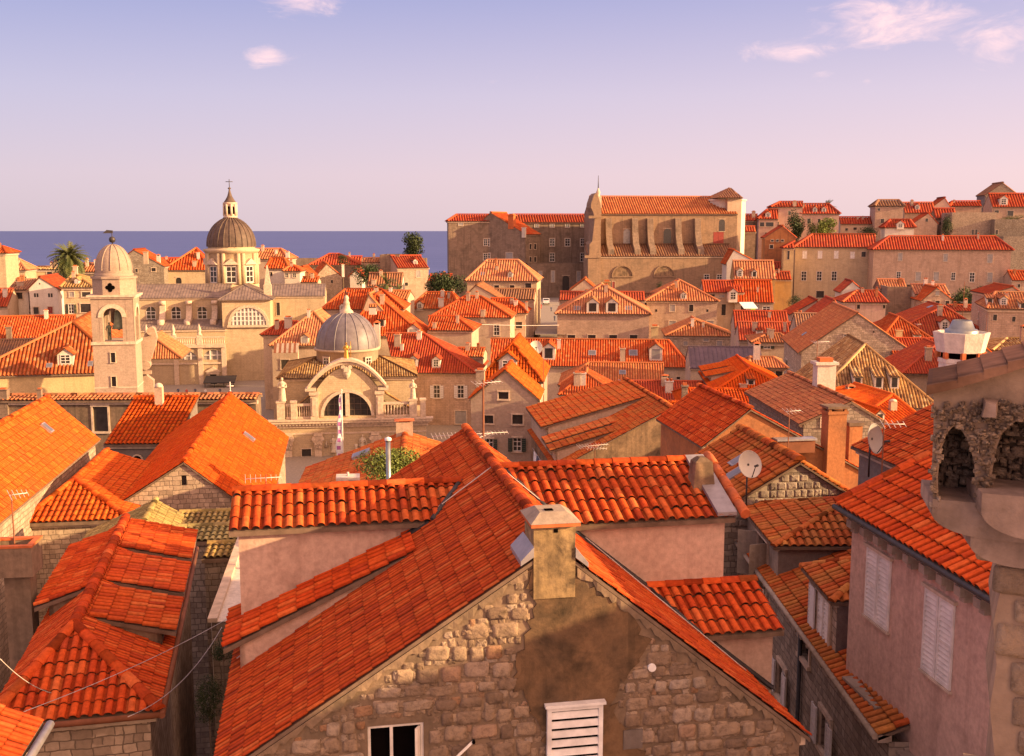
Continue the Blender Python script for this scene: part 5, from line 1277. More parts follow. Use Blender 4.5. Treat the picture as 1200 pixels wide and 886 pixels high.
# ------------------------------------------------------------------ the town, far to near: hill on the right
H = house
H('far stone house with a dark roof just right of the big hill church', 866, 889, 259, 372, 9, ('side', 252), 'weathered', 'red', base=8, chim=[(883, 255, 4, 8)])
H('brown stone house low on the hill in the gap behind the lit apse', 868, 886, 272, 352, 9, ('side', 266), 'weathered', 'red', base=8)
H('pink house with a porch loggia left of the leafy tree on the hill', 888, 912, 257, 365, 10, ('hip', 899, 912, 246), 'pink', 'red', base=18, wins=[(902, 263, 9, 5, 'd'), (893, 263, 5, 5, 'd'), (898, 275, 3, 5, 'd')], dorm=[(900, 252, 6, 6)])
H('tall pink hill house with a square hipped roof and a chimney', 903, 941, 243, 372, 11, ('hip', 914, 941, 237), 'pink', 'red', base=18, wins=[(911, 249, 3, 4, 'w'), (925, 249, 3, 4, 'w'), (911, 262, 3, 4, 'd')], chim=[(931, 242, 4, 7)])
H('wide pink hill house with two round topped dormers', 938, 985, 251, 371, 12, ('hip', 938, 971, 239.5), 'pink', 'red', base=18, wins=[(948, 259, 4, 6, 'd'), (960, 259, 3, 5, 'd'), (972, 260, 3, 5, 'w')], dorm=[(955, 246, 5, 6), (965.5, 246, 5, 6)], chim=[(941, 243, 3, 5)])
H('long low hill house with a plain red roof between taller ones', 985, 1028, 263, 386, 9, ('side', 255), 'plaster', 'red', base=20, wins=[(1002, 268, 4, 3, 'd'), (992, 269, 3, 3, 'd')], chim=[(1011, 257, 2, 4), (1005, 257, 2, 3)])
H('cube shaped stone hill house with a dark hipped roof', 1025, 1060.5, 242, 380, 11, ('hip', 1029, 1053, 235), 'stone', 'brown', base=20, wins=[(1030, 245.5, 3, 3, 'd'), (1034, 259, 4, 5, 'd'), (1052, 262, 3, 4, 'd')])
H('red roofed hill house with one small dormer and a chimney', 1060, 1097, 250, 392, 10, ('side', 238), 'stone', 'red', base=20, dorm=[(1075, 243, 5, 6)], chim=[(1068.5, 241, 3, 7)])
H('pink gabled hill house with a sloping crooked roofline', 1088, 1116, 246, 396, 10, ('front', 1107, 232), 'pink', 'red', base=20, wins=[(1098, 246, 2, 4, 'd')])
H('white walled hill house with a small round dormer', 1036, 1073, 267, 352, 8, ('hip', 1043, 1066, 258), 'white', 'red', base=16, dorm=[(1055, 264, 8, 7)])
H('gabled hill house with a bush growing on its terrace', 1068, 1100, 263, 363, 9, ('front', 1088, 250), 'stone', 'red', base=17, wins=[(1086, 258, 3, 4, 'd')])
H('narrow red roofed hill house beside the dark cypress', 1096, 1122, 256, 372, 8, ('side', 245), 'weathered', 'red', base=18, wins=[(1112, 250, 4, 3, 'w'), (1102, 262, 3, 5, 'd')])
H('long brown roofed hill house on the skyline left of the grey gable', 1113, 1151, 242, 407, 9, ('hip', 1116, 1149, 236.5), 'stone', 'red', base=22, chim=[(1118, 238, 2, 4)])
H('tall grey hill house with a steep gable highest on the skyline', 1154, 1194, 229, 410, 12, ('front', 1175, 214.5), 'grey_rubble', 'brown', base=22)
H('hill house with a bright red roof and a white twin dormer', 1163, 1236, 243, 385, 12, ('side', 227.5), 'stone', 'red', base=20, dorm=[(1176, 236, 9, 10, 'g', 'w')], wins=[(1168, 248, 5, 3, 'd'), (1184, 250, 7, 6, 'd')])
H('stone bastion with a pair of small windows on the hill', 1116, 1168, 249, 358, 14, ('flat',), 'rubble', base=14, wins=[(1140, 272, 2.5, 6, 'd'), (1144, 272, 2.5, 6, 'd')], name='bastion', cat='fort', pitch=1)
H('stepped ruined stone bastion at the right edge of the hill', 1166, 1240, 257, 352, 14, ('flat',), 'grey_rubble', base=12, wins=[(1168, 272, 3, 5, 'd')], name='bastion', cat='fort')
H('low stone terrace wall below the right hand bastion', 1176, 1240, 277, 342, 7, ('flat',), 'grey_rubble', base=10, name='terrace_wall', cat='wall')
# long convent building in two halves
H('long cream convent wing with two rows of windows and a red hipped roof', 930, 1026, 290, 312, 14, ('hip', 952, 1026, 275), 'cream', 'red', o=.5, yaw=-12,
  wins=[(943, 298.5, 5, 9, 'c'), (961, 298.5, 5, 9, 'c'), (980, 298.5, 5, 9, 'c'), (999, 299, 5, 8, 'c'), (1012, 298, 5, 6, 'd'), (942, 323.5, 6, 11, 'w'), (960, 323.5, 6, 11, 'w'), (977.5, 323.5, 6, 11, 'w'), (961, 345, 9, 8, 'd')])
H('long bare stone convent wing with a dark arch at its left end', 1022, 1188, 293, 296, 14, ('hip', 1042, 1166, 277.5), 'stone', 'red', o=.5, yaw=-12,
  wins=[(1012.5 + 15, 317, 12, 14, 'ad'), (1055, 301, 5, 9, 'b'), (1108, 302, 5, 9, 'b'), (1160, 303, 6, 10, 'b'), (1053, 323, 5, 9, 'w'), (1076, 324, 6, 10, 'b'), (1097, 324, 6, 10, 'b'), (1117, 324, 5, 9, 'w'), (1139, 325, 6, 11, 'w'), (1160, 325, 6, 11, 'b')])
H('small yellow block added for the sunlit left end wall of the cream convent', 917, 931, 291, 305, 8, ('hip', 931, 931, 283), 'yellow', 'red', yaw=-10, wins=[(924, 299, 2.5, 10, 'd'), (921, 322, 2.5, 8, 'd')])  # added block; its yellow stands in for sun on the convent's end wall
H('tall orange stone house with three tiny windows under a pale gable', 895, 934, 279, 325, 11, ('front', 917, 265), 'rust_plaster', 'red', wins=[(905, 282, 3, 2.5, 'd'), (911, 282, 3, 2.5, 'd'), (917, 282, 3, 2.5, 'd'), (904, 289, 4, 4, 'd')])
H('little orange lean-to below the tall orange house', 897, 916, 315, 312, 6, ('side', 308), 'rust_plaster', 'red', wins=[(906, 319, 6, 4, 'd')])
H('ochre house with two tiny dormers at the foot of the big hill church', 860, 909, 327, 283, 9, ('side', 306), 'mustard', 'faded', dorm=[(867, 320, 7, 10, 'g', 'w'), (884, 321, 6, 9, 'g', 'd')])
H('low ochre house with a red roof tucked beside the cream convent', 903, 928, 328, 290, 9, ('side', 319), 'mustard', 'red')
H('low white house with a lit roof leaning on the hill church apse', 850, 892, 310, 300, 12, ('front', 860, 293), 'white', 'new')

# ------------------------------------------------------------------ the college left of the hill church
H('college back wing with rows of white windows under a straight red roof', 603, 700, 261, 356, 12, ('side', 252), 'weathered', 'red', yaw=5, o=.5,
  wins=[(x, 264.5, 5, 4, 'w') for x in (629, 647, 665, 683)] + [(x, 284, 6, 9, 'w') for x in (629, 647, 665, 683)] + [(x, 301.5, 6, 10, 'w') for x in (647, 683)] + [(629, 301.5, 6, 10, 'b')], name='college_wing', cat='college')
H('massive bare stone college block with a hipped roof above the sea', 524, 580, 259.5, 350, 16, ('hip', 535, 580, 252), 'weathered', 'red', yaw=5, wins=[(569, 284, 4.5, 8, 'w'), (569, 301, 5, 8, 'w'), (540, 262, 5.5, 4.5, 'b')], name='college_block', cat='college')
_c = H('gabled stone college block with a sunlit right flank and a round chimney', 545, 617, 275, 356, 10, ('front', 575, 249.5), 'weathered', 'new', yaw=-30, rwins=[(x, y, 2.5, 6, 'd') for x in (621.5, 627, 632.5) for y in (289, 304)],
  wins=[(571.5, 284, 5, 9, 'w'), (571.5, 301, 6, 9, 'w'), (597, 300, 8, 8, 'b')], chim=[(600, 264, 7, 13, 'plain', 'terracotta', 'R'), (614, 274, 4, 8, 'plain', 'white', 'R')], name='college_block', cat='college')
H('grey stone entrance front of the college with a dark arched door', 619, 694, 309, 340, 10, ('flat',), 'weathered', yaw=5, wins=[(663, 332, 8, 18, 'ad'), (648, 324, 4, 13, 'b'), (678, 324, 4, 12, 'b'), (633, 324, 4, 12, 'b')], name='college_entrance', cat='college')

# ------------------------------------------------------------------ far left and the sea front
H('tall pale house cut by the left edge, highest at its side', -25, 7.5, 297, 205, 9, ('hip', -20, 3, 289), 'cream', 'new')
H('small orange roofed house right of the tall house at the left edge', 7, 31, 317, 228, 9, ('hip', 6, 22, 304), 'cream', 'new', wins=[(12, 327, 3, 7, 'd'), (26, 328, 5, 8, 'g')], chim=[(21, 309, 4, 5)])
H('low terrace building with an orange awning roof in front of the sea', 38, 68, 316, 250, 8, ('side', 313), 'yellow', 'old', wins=[(58, 320, 6, 5, 'd')])
H('white gabled house with a red door and tiny paired windows', 31, 70.5, 340, 175, 11, ('front', 46, 325), 'white', 'red', wins=[(41, 346, 2.2, 4.5, 'x'), (44, 346, 2.2, 4.5, 'x'), (57.5, 346, 2.2, 4.5, 'x'), (60.5, 346, 2.2, 4.5, 'x'), (42.5, 364, 6, 8, 'd'), (59, 363.5, 5.5, 8, 'r'), (46.5, 332.5, 1.5, 2, 'x')])
H('white house with one wide dark window joined to the red door house', 8, 32.5, 340, 176, 10, ('side', 328), 'white', 'brown', wins=[(21, 346.5, 11, 7.5, 'd')], chim=[(24, 335, 7, 6)])
H('dark roofed shed at the left edge beside the white houses', -20, 8.5, 360, 170, 8, ('side', 339), 'plaster', 'red')
H('cream villa with shuttered window under a pyramid roof near the palm', 70, 109, 337, 165, 11, ('pyr', 87, 320.5), 'cream', 'old', wins=[(84, 345, 5.5, 6, 'b'), (101, 345, 10, 5.5, 'd'), (83.5, 362, 6, 11, 'g'), (100.5, 361, 12, 10, 'd')], dorm=[(90, 330, 6, 6)])
H('orange roofed house peeping out between palm and bell tower', 92, 122, 319, 212, 9, ('side', 309), 'weathered', 'new')
H('grey stone house with a bright orange roof right of the bell tower dome', 128, 194, 313, 245, 13, ('front', 157, 293), 'grey_rubble', 'new', wins=[(180, 316, 5, 4, 'd'), (160, 317, 3, 4, 'd')], chim=[(171, 303, 5, 9, 'plain', 'plaster', 'R'), (186, 308, 4, 10, 'hood', 'white', 'R')])
H('far orange roof between the grey stone house and the pyramid roof', 184, 216, 309, 285, 8, ('side', 303), 'stone', 'new')
H('cream house with a pyramid orange roof left of the cathedral dome', 190, 247, 317, 252, 14, ('pyr', 230, 291), 'cream', 'new', wins=[(209.5, 329, 6.5, 7.5, 'ad')], chim=[(228, 312, 4, 7)])
H('orange roofed house behind the right side of the cathedral drum', 296, 338, 304, 276, 13, ('hip', 298, 329, 292), 'plaster', 'new', chim=[(337, 303, 4, 9, 'plain', 'white')])
H('white house with an orange hipped roof right of the cathedral drum', 311, 339, 315, 256, 9, ('hip', 318, 333, 303), 'white', 'new', wins=[(318, 321, 2.5, 4, 'd')])
H('white cube house with two small windows under a pyramid roof', 331, 353, 318, 242, 7, ('pyr', 342, 310.5), 'white', 'new', wins=[(336, 322, 4, 6, 'w'), (345, 322, 4, 6, 'w')])
H('small orange gabled house right of the white cube house', 349, 366, 324, 250, 8, ('front', 354, 313), 'yellow', 'new', wins=[(361, 327, 2.5, 5, 'd')])
H('orange roof strip in front of the white cube house', 352, 372, 331, 236, 6, ('side', 325), 'plaster', 'new')
H('stone gabled house with a lit orange right slope near the sea wall', 368, 402.5, 326, 266, 15, ('front', 383, 309), 'rubble', 'new', yaw=14, rwins=[(405, 331, 2, 5, 'w')], wins=[(376, 330, 2.5, 3.5, 'd'), (389, 330, 2.5, 3.5, 'd')], chim=[(402, 318, 3, 9, 'plain', 'white', 'R')])
H('white gabled house right of the stone gabled house', 408, 426, 325, 259, 9, ('front', 417, 316), 'white', 'red')
H('low dark red roofs before the sea wall', 362, 424, 311, 291, 10, ('hip', 386, 397, 298), 'weathered', 'red')
H('dark red house right of the low roofs before the sea', 398, 423, 309, 296, 8, ('side', 301), 'weathered', 'red')
H('old city wall of grey stone along the sea', 330, 500, 303, 312, 5, ('flat',), 'weathered', name='city_wall', cat='wall', yaw=3)
H('grey stone house with a faded roof in front of the sea wall', 424, 446, 308, 288, 8, ('side', 303), 'grey_rubble', 'faded')
H('square grey stone block left of the long red roof by the sea', 445, 468, 298.5, 287, 10, ('flat',), 'weathered', wins=[(464, 308, 2.5, 4, 'b')], name='stone_building', cat='building')
H('grey stone house with a long red roof and a small dormer under the tall tree', 466, 503, 314.5, 280, 14, ('side', 300), 'stone', 'red', yaw=22, wins=[(490, 321, 5, 8, 'b'), (476, 333, 4, 4, 'd')], dorm=[(487, 307, 5, 6)], rwins=[(512, 318, 3, 5, 'b')])
H('brown roofed house behind the small palm', 430, 471, 336, 241, 9, ('side', 320.5), 'white', 'brown', chim=[(438, 333, 5, 6)])
H('low pale roofed house in front of the small palm', 437, 477, 351, 216, 9, ('side', 341), 'plaster', 'faded')
H('grey stone house below the dark bush left of the cream facade', 500, 527, 331, 268, 10, ('side', 322), 'weathered', 'red')

# ------------------------------------------------------------------ middle distance, centre
H('tall cream house with a large tiled hipped roof below the college', 545, 631, 329.5, 236, 15, ('hip', 571, 607, 305), 'cream', 'faded', wins=[(582, 337, 5.5, 5.5, 'd'), (600, 337, 5.5, 5.5, 'd'), (619, 337.5, 7, 11, 'd')], sky=[(565, 321, 5, 4)], dorm=[(598, 322, 6, 7)], lwins=[])
H('house with a mossy brown roof in front of the tall cream house', 566, 626, 351, 222, 10, ('side', 339), 'stone', 'brown', wins=[(604, 358, 5, 6, 'w')])
H('small gabled house with old brown tiles left of the mossy roof', 538, 594, 354, 217, 12, ('front', 558, 334), 'plaster', 'brown')
H('house with a red hipped roof and tall right gable end near the street', 585, 618, 367, 207, 10, ('hip', 575, 602, 350), 'plaster', 'new', wins=[(608, 381, 7.5, 7.5, 'd')], chim=[(617, 362, 3, 9)])
H('pale house with a broad orange hipped roof and two tall windows', 503, 600, 372, 198, 14, ('hip', 545, 563, 347.5), 'plaster', 'new', wins=[(556, 386, 6, 12, 'd'), (582, 386.5, 6.5, 13, 'w')], chim=[(566, 371, 5, 9)], rwins=[])
H('orange roofed house with a dormer left of the broad hipped roof', 478, 538, 362, 226, 12, ('hip', 500, 530, 343), 'plaster', 'new', dorm=[(492, 358, 7, 8)], chim=[(517, 359, 6, 11, 'plain', 'white')])
H('small blank walled house with a red hipped roof above the shuttered house', 502, 555, 387.5, 181, 11, ('hip', 502, 534, 371), 'plaster', 'new', chim=[(509, 385, 4, 8)])
H('low orange roof beside the blank walled house', 533, 566, 418, 172, 7, ('side', 408), 'plaster', 'new')
H('pale shuttered house with a big red roof right of the church dome', 462, 560, 437, 164, 15, ('hip', 452, 497, 391), 'stone', 'red', wins=[(512, 459, 7.5, 15, 's'), (540, 459, 7.5, 15, 's'), (540, 489, 13, 15, 'b'), (480, 459, 7, 15, 's')], dorm=[(484.5, 424, 10, 13), (511, 425, 10, 13)], chim=[(466, 405, 7, 15, 'plain')])
H('orange house with white corner turret behind the church dome', 404, 497, 394, 177, 15, ('front', 441, 345, 7), 'plaster', 'new', dorm=[(447, 378, 9, 11, 'l', 'd'), (484.5, 389, 14, 12, 'g', 'b', 'F')], chim=[(442, 398, 7, 22, 'hood', 'white')])
H('wide orange roof above the white chimney right of the lead roof', 376, 474, 363, 186, 13, ('hip', 405, 446, 339), 'plaster', 'new', dorm=[(401, 360, 6, 7)])
H('ridge of orange tiles joining two roofs behind the church dome', 420, 460, 377, 181, 8, ('front', 432, 345), 'plaster', 'new', dorm=[(441, 362, 6, 8, 'g', 'd', 'R')])
H('house with an orange pyramid roof left of the church dome', 315, 402, 405.5, 166, 15, ('front', 367, 366, 7), 'plaster', 'new', dorm=[(357, 398, 9, 10, 'g', 'b')], lwins=[(311.5, 425, 4, 15, 'd'), (311, 455, 4, 17, 'd')], wins=[(334, 427, 9, 11, 'd')], chim=[(346, 412, 7, 10)])
H('low red roofed house in front of the cathedral choir', 305, 352, 393, 178, 9, ('hip', 330, 348, 377), 'plaster', 'red', chim=[(338, 384, 8, 14, 'plain', 'white')])
H('cream house beneath the cathedral choir with a flat parapet', 331, 371, 385, 190, 8, ('flat',), 'cream', wins=[(352, 391, 5, 4, 'd')], name='house')

# ------------------------------------------------------------------ middle distance, right of the street
H('long stone house with twin white dormers in a triangular red roof', 650, 764, 368, 206, 17, ('front', 705, 334, 8.5, 4), 'stone', 'new', wins=[(669.5, 395.5, 9, 6, 'd'), (693.5, 395.5, 9, 6, 'd'), (718.5, 395.5, 9, 6, 'd'), (742.5, 395.5, 9, 6, 'd')], dorm=[(694.5, 359.5, 14, 15, 'g', 'd'), (717, 359.5, 14, 15, 'g', 'd')], sky=[(676, 361.5, 8, 5), (737, 361.5, 8, 5)], o=.5)
H('low red roofs peeping out behind the twin dormer house', 655, 756, 352, 224, 9, ('side', 342.5), 'plaster', 'red', chim=[(711, 346, 8, 18, 'plain', 'mustard')])
H('small grey gable with a lit edge behind the twin dormer house', 667, 701, 341, 236, 10, ('front', 685, 327.5), 'plaster', 'new', chim=[(666, 343, 3, 8)])
H('weathered stone house with a pyramid orange roof below the hill church', 756, 843, 353, 229, 16, ('front', 796.5, 329, 8, 4), 'stone', 'new', wins=[(788, 361, 6, 8, 'b'), (810, 361, 5, 8, 'd'), (769, 364, 2.5, 3, 'x'), (829, 364, 2.5, 3, 'x'), (788, 380, 8, 8, 'b'), (832, 380, 8, 8, 'b')], dorm=[(801, 347, 7, 8)])
H('low dark roofed house left of the pyramid roofed stone house', 742, 790, 366, 232, 10, ('side', 344), 'plaster', 'brown')
H('house with a sunlit square orange roof and a green awning', 861, 907, 354.5, 237, 12, ('side', 329), 'plaster', 'new', wins=[(884, 362, 12, 10, 'b'), (871, 360, 6, 11, 'd'), (898, 363, 9, 8, 'w')])
H('house with a white dormer left of the sunlit square roof', 824, 872, 343, 239, 10, ('side', 329.5), 'plaster', 'red', wins=[(846, 346, 6, 5, 'b'), (835, 345, 5, 5, 'd'), (848, 363, 5, 13, 'd')], dorm=[(859, 346, 10, 13)])
H('stone house with a clipped gable and small white shuttered windows', 779, 862, 394, 191, 13, ('front', 815, 376, 4), 'rubble', 'new', wins=[(803.5, 394, 5, 5, 'b'), (803.5, 402.5, 4.5, 5, 'b'), (827.5, 396.5, 6, 7, 'b'), (843, 403, 6, 7, 'b')], chim=[(767, 398, 8, 18, 'plain', 'yellow', 'L')])
H('long orange roofed house with dormers across the middle of the town', 575, 809, 428.5, 160, 12, ('hip', 575, 783, 398), 'plaster', 'new', dorm=[(643, 413, 15, 18, 'g', 'd'), (768.5, 414, 15, 18, 'g', 'b')], sky=[(694, 414, 9, 6), (742, 414, 10, 7)], chim=[(729.5, 423, 6, 17)], wins=[(779.5, 441, 2.5, 4, 'd'), (783, 441, 2.5, 4, 'd'), (795, 443, 4, 3, 'd')])
H('orange roof with one skylight in front of the long roof', 654, 778, 452, 134, 11, ('hip', 690, 778, 425.5), 'plaster', 'new', sky=[(729.5, 437, 8, 6)])
H('small pointed orange roof in front of the skylight roof', 654, 724, 463, 112, 9, ('front', 687, 437.5, 4.5), 'plaster', 'new')
H('house with a purple metal roof among orange ones', 809, 896, 431, 142, 10, ('side', 406.5), 'plaster', 'lead_purple')
H('orange roofed house with an open loggia window behind the slanted chimney', 877, 924, 431, 106, 7, ('hip', 879, 906, 418.5), 'cream', 'new', wins=[(895, 440, 8, 10, 'd'), (913, 440, 8, 10, 'd')])
_a = H('orange roofed house with stepped dormers on its left slope', 834, 934, 460.5, 92, 14, ('front', 879, 431.5, 4.0), 'plaster', 'new', dorm=[(880, 447, 9, 9, 'l', 'd')], chim=[(871, 455, 8, 6, 'plain')])
shed_dormer(_a, 'L', 5.5, 8.5, .75, .7, 'plaster', 'new', _a['pitch'], False); shed_dormer(_a, 'L', 9.5, 12.8, .75, .7, 'plaster', 'new', _a['pitch'], False)
H('orange hipped roof with a tall stone chimney at its left end', 799, 906, 486, 84, 12, ('hip', 801, 878, 456), 'plaster', 'new', chim=[(802, 474, 7, 26, 'plain', 'grey_rubble'), (854.5, 489, 14, 24, 'dome', 'grey_rubble')])
H('red striped roof left of the tall stone chimney', 733, 840, 471, 97, 9, ('side', 447), 'plaster', 'red')
H('small striped red roof behind the lit ridge', 775, 815, 485, 76, 6, ('hip', 775, 805, 472), 'plaster', 'new')
# right cluster
H('house with a faded red roof behind the pot topped chimney', 861, 926, 385, 172, 11, ('side', 365), 'plaster', 'red')
H('dark red roofed house with small dormers near the pot topped chimney', 866, 940, 399, 160, 10, ('side', 378), 'plaster', 'red', chim=[(935, 392, 8, 26, 'pots', 'yellow')], dorm=[(890, 389, 8, 7, 'l', 'b')])
H('small orange hipped house with dark windows below the pot topped chimney', 879, 928, 401.5, 149, 9, ('hip', 900, 914, 391), 'plaster', 'new', wins=[(885.5, 405, 5, 4, 'd'), (899, 405.5, 8, 6, 'g')])
H('tiled roof in shade left of the narrow grey chimney', 925, 964, 369, 187, 10, ('front', 957, 352), 'plaster', 'red')
H('tiled roof with a chimney right behind the large rubble gable', 950, 992, 373, 177, 10, ('front', 978, 352), 'plaster', 'red', chim=[(975, 372, 5, 10)])
H('low faded roof with roof lights behind the large rubble gable', 934, 1002, 393, 136, 9, ('side', 368), 'plaster', 'brown', dorm=[(955, 379, 7, 6, 'l', 'b')])
H('white gabled house right below the cream convent', 984, 1015, 343, 236, 9, ('front', 999, 330), 'white', 'red', wins=[(990, 348, 4, 5, 'd')])
H('pink house with a red hipped roof below the white gable', 987, 1041, 354.5, 211, 11, ('hip', 1004, 1027, 341), 'pink', 'red', wins=[(1006, 359, 3.5, 6, 'd'), (1039 - 3, 359.5, 3, 4, 'd')])
H('grey block like ruin with a flat top below the stone convent', 1040, 1079, 336, 226, 10, ('flat',), 'weathered', name='stone_building', cat='building')
H('low gabled roof with pale tiles atop the grey block ruin', 1031, 1064, 339, 232, 8, ('side', 328), 'weathered', 'faded')
H('orange roofed house with a round pale panel in its gable', 1079, 1119, 353, 216, 12, ('front', 1098, 337), 'stone', 'new', wins=[(1098.5, 355, 5, 5, 'd'), (1110, 355, 4.5, 5, 'd'), (1087, 354.5, 6, 4, 'b'), (1098.5, 343.5, 4.5, 5.5, 'ab')])
H('orange roof behind the house with the round pale panel', 1072, 1114, 345, 222, 9, ('side', 334), 'plaster', 'new')
H('broad dark red roof with a white dormer right of the rubble gable', 1040, 1163, 393, 161, 17, ('front', 1106, 359, 7), 'plaster', 'red', dorm=[(1107, 381, 10, 13)], sky=[(1090, 360, 10, 4, 'L')])
H('orange pyramid roof with a chimney before the dark red roof', 1030, 1098, 400, 128, 10, ('front', 1053, 371.5, 4.5), 'plaster', 'new', chim=[(1053, 399, 7, 14, 'plain', 'yellow')], dorm=[(1075, 395, 8, 8, 'l', 'b')])
H('dark red low roof below the orange pyramid roof', 1048, 1126, 421, 113, 9, ('side', 397), 'plaster', 'red')
H('red roof with a lit diagonal ridge left of the white funnel chimney', 1056, 1160, 438, 99, 10, ('front', 1098, 403.5, 5), 'plaster', 'red')
H('stone house with three white dormers at the right edge', 1156, 1226, 362, 151, 13, ('hip', 1166, 1226, 343), 'stone', 'new', yaw=-17, wins=[(1166, 372, 4.5, 7, 'd'), (1188, 374, 4, 6, 'd')], lwins=[(1147.2, 370, 1, 8, 'd')], dorm=[(1160, 352, 7, 7, 'l', 'd'), (1176, 353, 8, 10), (1199, 358, 8, 8, 'l', 'd')])
H('pale gable behind the house with three white dormers', 1157, 1200, 345, 172, 10, ('front', 1187, 336), 'stone', 'red')
H('low red roof beside the bushes right of the round panel house', 1116, 1152, 365, 190, 8, ('side', 358), 'plaster', 'red')
H('yellowish tiled hipped roof right of the white funnel chimney', 1163, 1226, 411, 92, 9, ('hip', 1180, 1226, 397), 'plaster', 'old')
H('orange roof right behind the white funnel chimney', 1138, 1176, 424, 88, 7, ('front', 1146, 400), 'plaster', 'new')
H('bright orange roof at the right edge above the bushes', 1186, 1226, 329, 282, 9, ('side', 318), 'stone', 'new', wins=[(1194, 335, 3, 4, 'd')])
_m7 = H('large rubble stone gable with a faded roof and one small window', 935, 1072, 414, 116, 17, ('front', 1005, 367, 0, 0, 414), 'rubble', 'faded', wins=[(991.5, 395.5, 5.5, 7.5, 'w'), (1024, 389, 2, 2, 'x')], lwins=[(922, 425, 2.5, 7, 'd'), (928, 438, 2.5, 8, 'd')], sky=[(943, 392, 8, 4, 'L')])
_m8 = H('mossy yellow roof with three sloped dormers in a row', 945, 1103, 476, 84, 15, ('front', 1014, 404, 6.5), 'stone', 'old', near=False, dorm=[(1005, 447, 10, 18, 'l', 'd'), (1029.5, 447, 10, 18, 'l', 'd'), (1048, 447, 10, 18, 'l', 'd')])
H('orange striped roof with a round chimney pot and a little gabled dormer', 986, 1094, 505, 64, 11, ('front', 1046, 463, 5.5), 'plaster', 'new', dorm=[(1031, 489, 11, 15, 'g', 'd')], chim=[(1046, 481, 8, 14, 'dome')], near=False)
H('low faded orange strip of roof before the mossy yellow roof', 976, 1042, 485, 72, 6, ('side', 468), 'plaster', 'faded', near=False)
# ------------------------------------------------------------------ left middle ground
H('palace with a red striped hipped roof and a white dormer left of the bell tower', -45, 152, 442.5, 116, 26, ('front', 85, 378, 8), 'yellow', 'new', yaw=14, near=False, dorm=[(77, 420, 18, 17, 'g', 'w')], sky=[(58, 429, 7, 5), (106, 427, 6, 6)], pitch=.41)
H('orange roof left behind the palace with a small chimney on it', -40, 84, 398, 150, 11, ('side', 371), 'plaster', 'new', chim=[(11, 397, 6, 16, 'plain', 'weathered')], near=False, yaw=14)
H('low grey roof in shade between the palace and the roof behind', -40, 96, 420, 138, 9, ('side', 398), 'stone', 'brown', near=False, yaw=14)
H('yellow lit chapel with a gothic window right of the bell tower', 177, 213, 421, 120, 9, ('front', 179, 395, 2), 'yellow', 'new', wins=[(192, 449, 15, 32, 'aw')], yaw=10)
def scroll_gable():
    fr = Fr(166, 462, 114, 13); rt = fr.root('scrolled_gable', 'pale stone gable with a scrolled outline standing against the bell tower', 'gable'); mb = MB()
    pr = [(166, 500), (166, 399), (170, 391), (175, 386), (178, 383), (182, 388), (184, 396), (181, 408), (177, 420), (173, 431), (170, 437), (173, 441), (180, 446), (181, 500)]
    mb.prism([fr.hit(a, b) for a, b in pr], (0, 1.2, 0)); a, b = fr.hit(168, 438), fr.hit(178, 434); mb.box(a.x, b.x, -.5, -.003, a.z, b.z)
    for px, py, r in ((177, 388, .45), (171, 428, .5)): c = fr.hit(px, py); mb.tube((c.x, -.3, c.z), (c.x, 1.5, c.z), r, r, 12)
    mb.build('gable_wall', [M['pale']], rt, Vector((0, 0, -fr.base)))
scroll_gable()
H('long low building whose tiled wall top runs below the bell tower', -40, 300, 470, 68, 2.2, ('side', 463), yaw=1.5, wall='mortar_brown', tile='faded', wins=[(118, 491, 17, 29, 'd'), (213, 493, 19, 31, 'w')], chim=[(5, 468, 10, 14, 'plain', 'weathered'), (47, 468, 5, 14, 'plain', 'weathered')], pitch=.27)
_ll3 = H('small annex with a red shed roof and a round window', 121, 204, 521, 60, 5.8, ('shed', 466), 'grey_render', 'new', o=.25, chim=[(187, 474, 9, 26, 'dome', 'plaster')], pitch=.25, base=8, yaw=2)
def oculus():
    fr = _ll3['fr']; c = fr.hit(161, 539, _ll3['q0']); mb = MB(); r = .26
    mb.poly([(c.x + r * cos(2 * pi * i / 14), c.y - .012, c.z + r * sin(2 * pi * i / 14)) for i in range(14)], 0)
    for i in range(14):
        t0, t1 = 2 * pi * i / 14, 2 * pi * (i + 1) / 14; p = [Vector((c.x + q * cos(t), c.y, c.z + q * sin(t))) for q, t in ((r, t0), (r * 1.3, t0), (r * 1.3, t1), (r, t1))]; mb.hexa(p + [q - Vector((0, .07, 0)) for q in p], 1)
    mb.build('window', [M['dark'], M['trim']], _ll3['root'], _ll3['off'])
oculus()
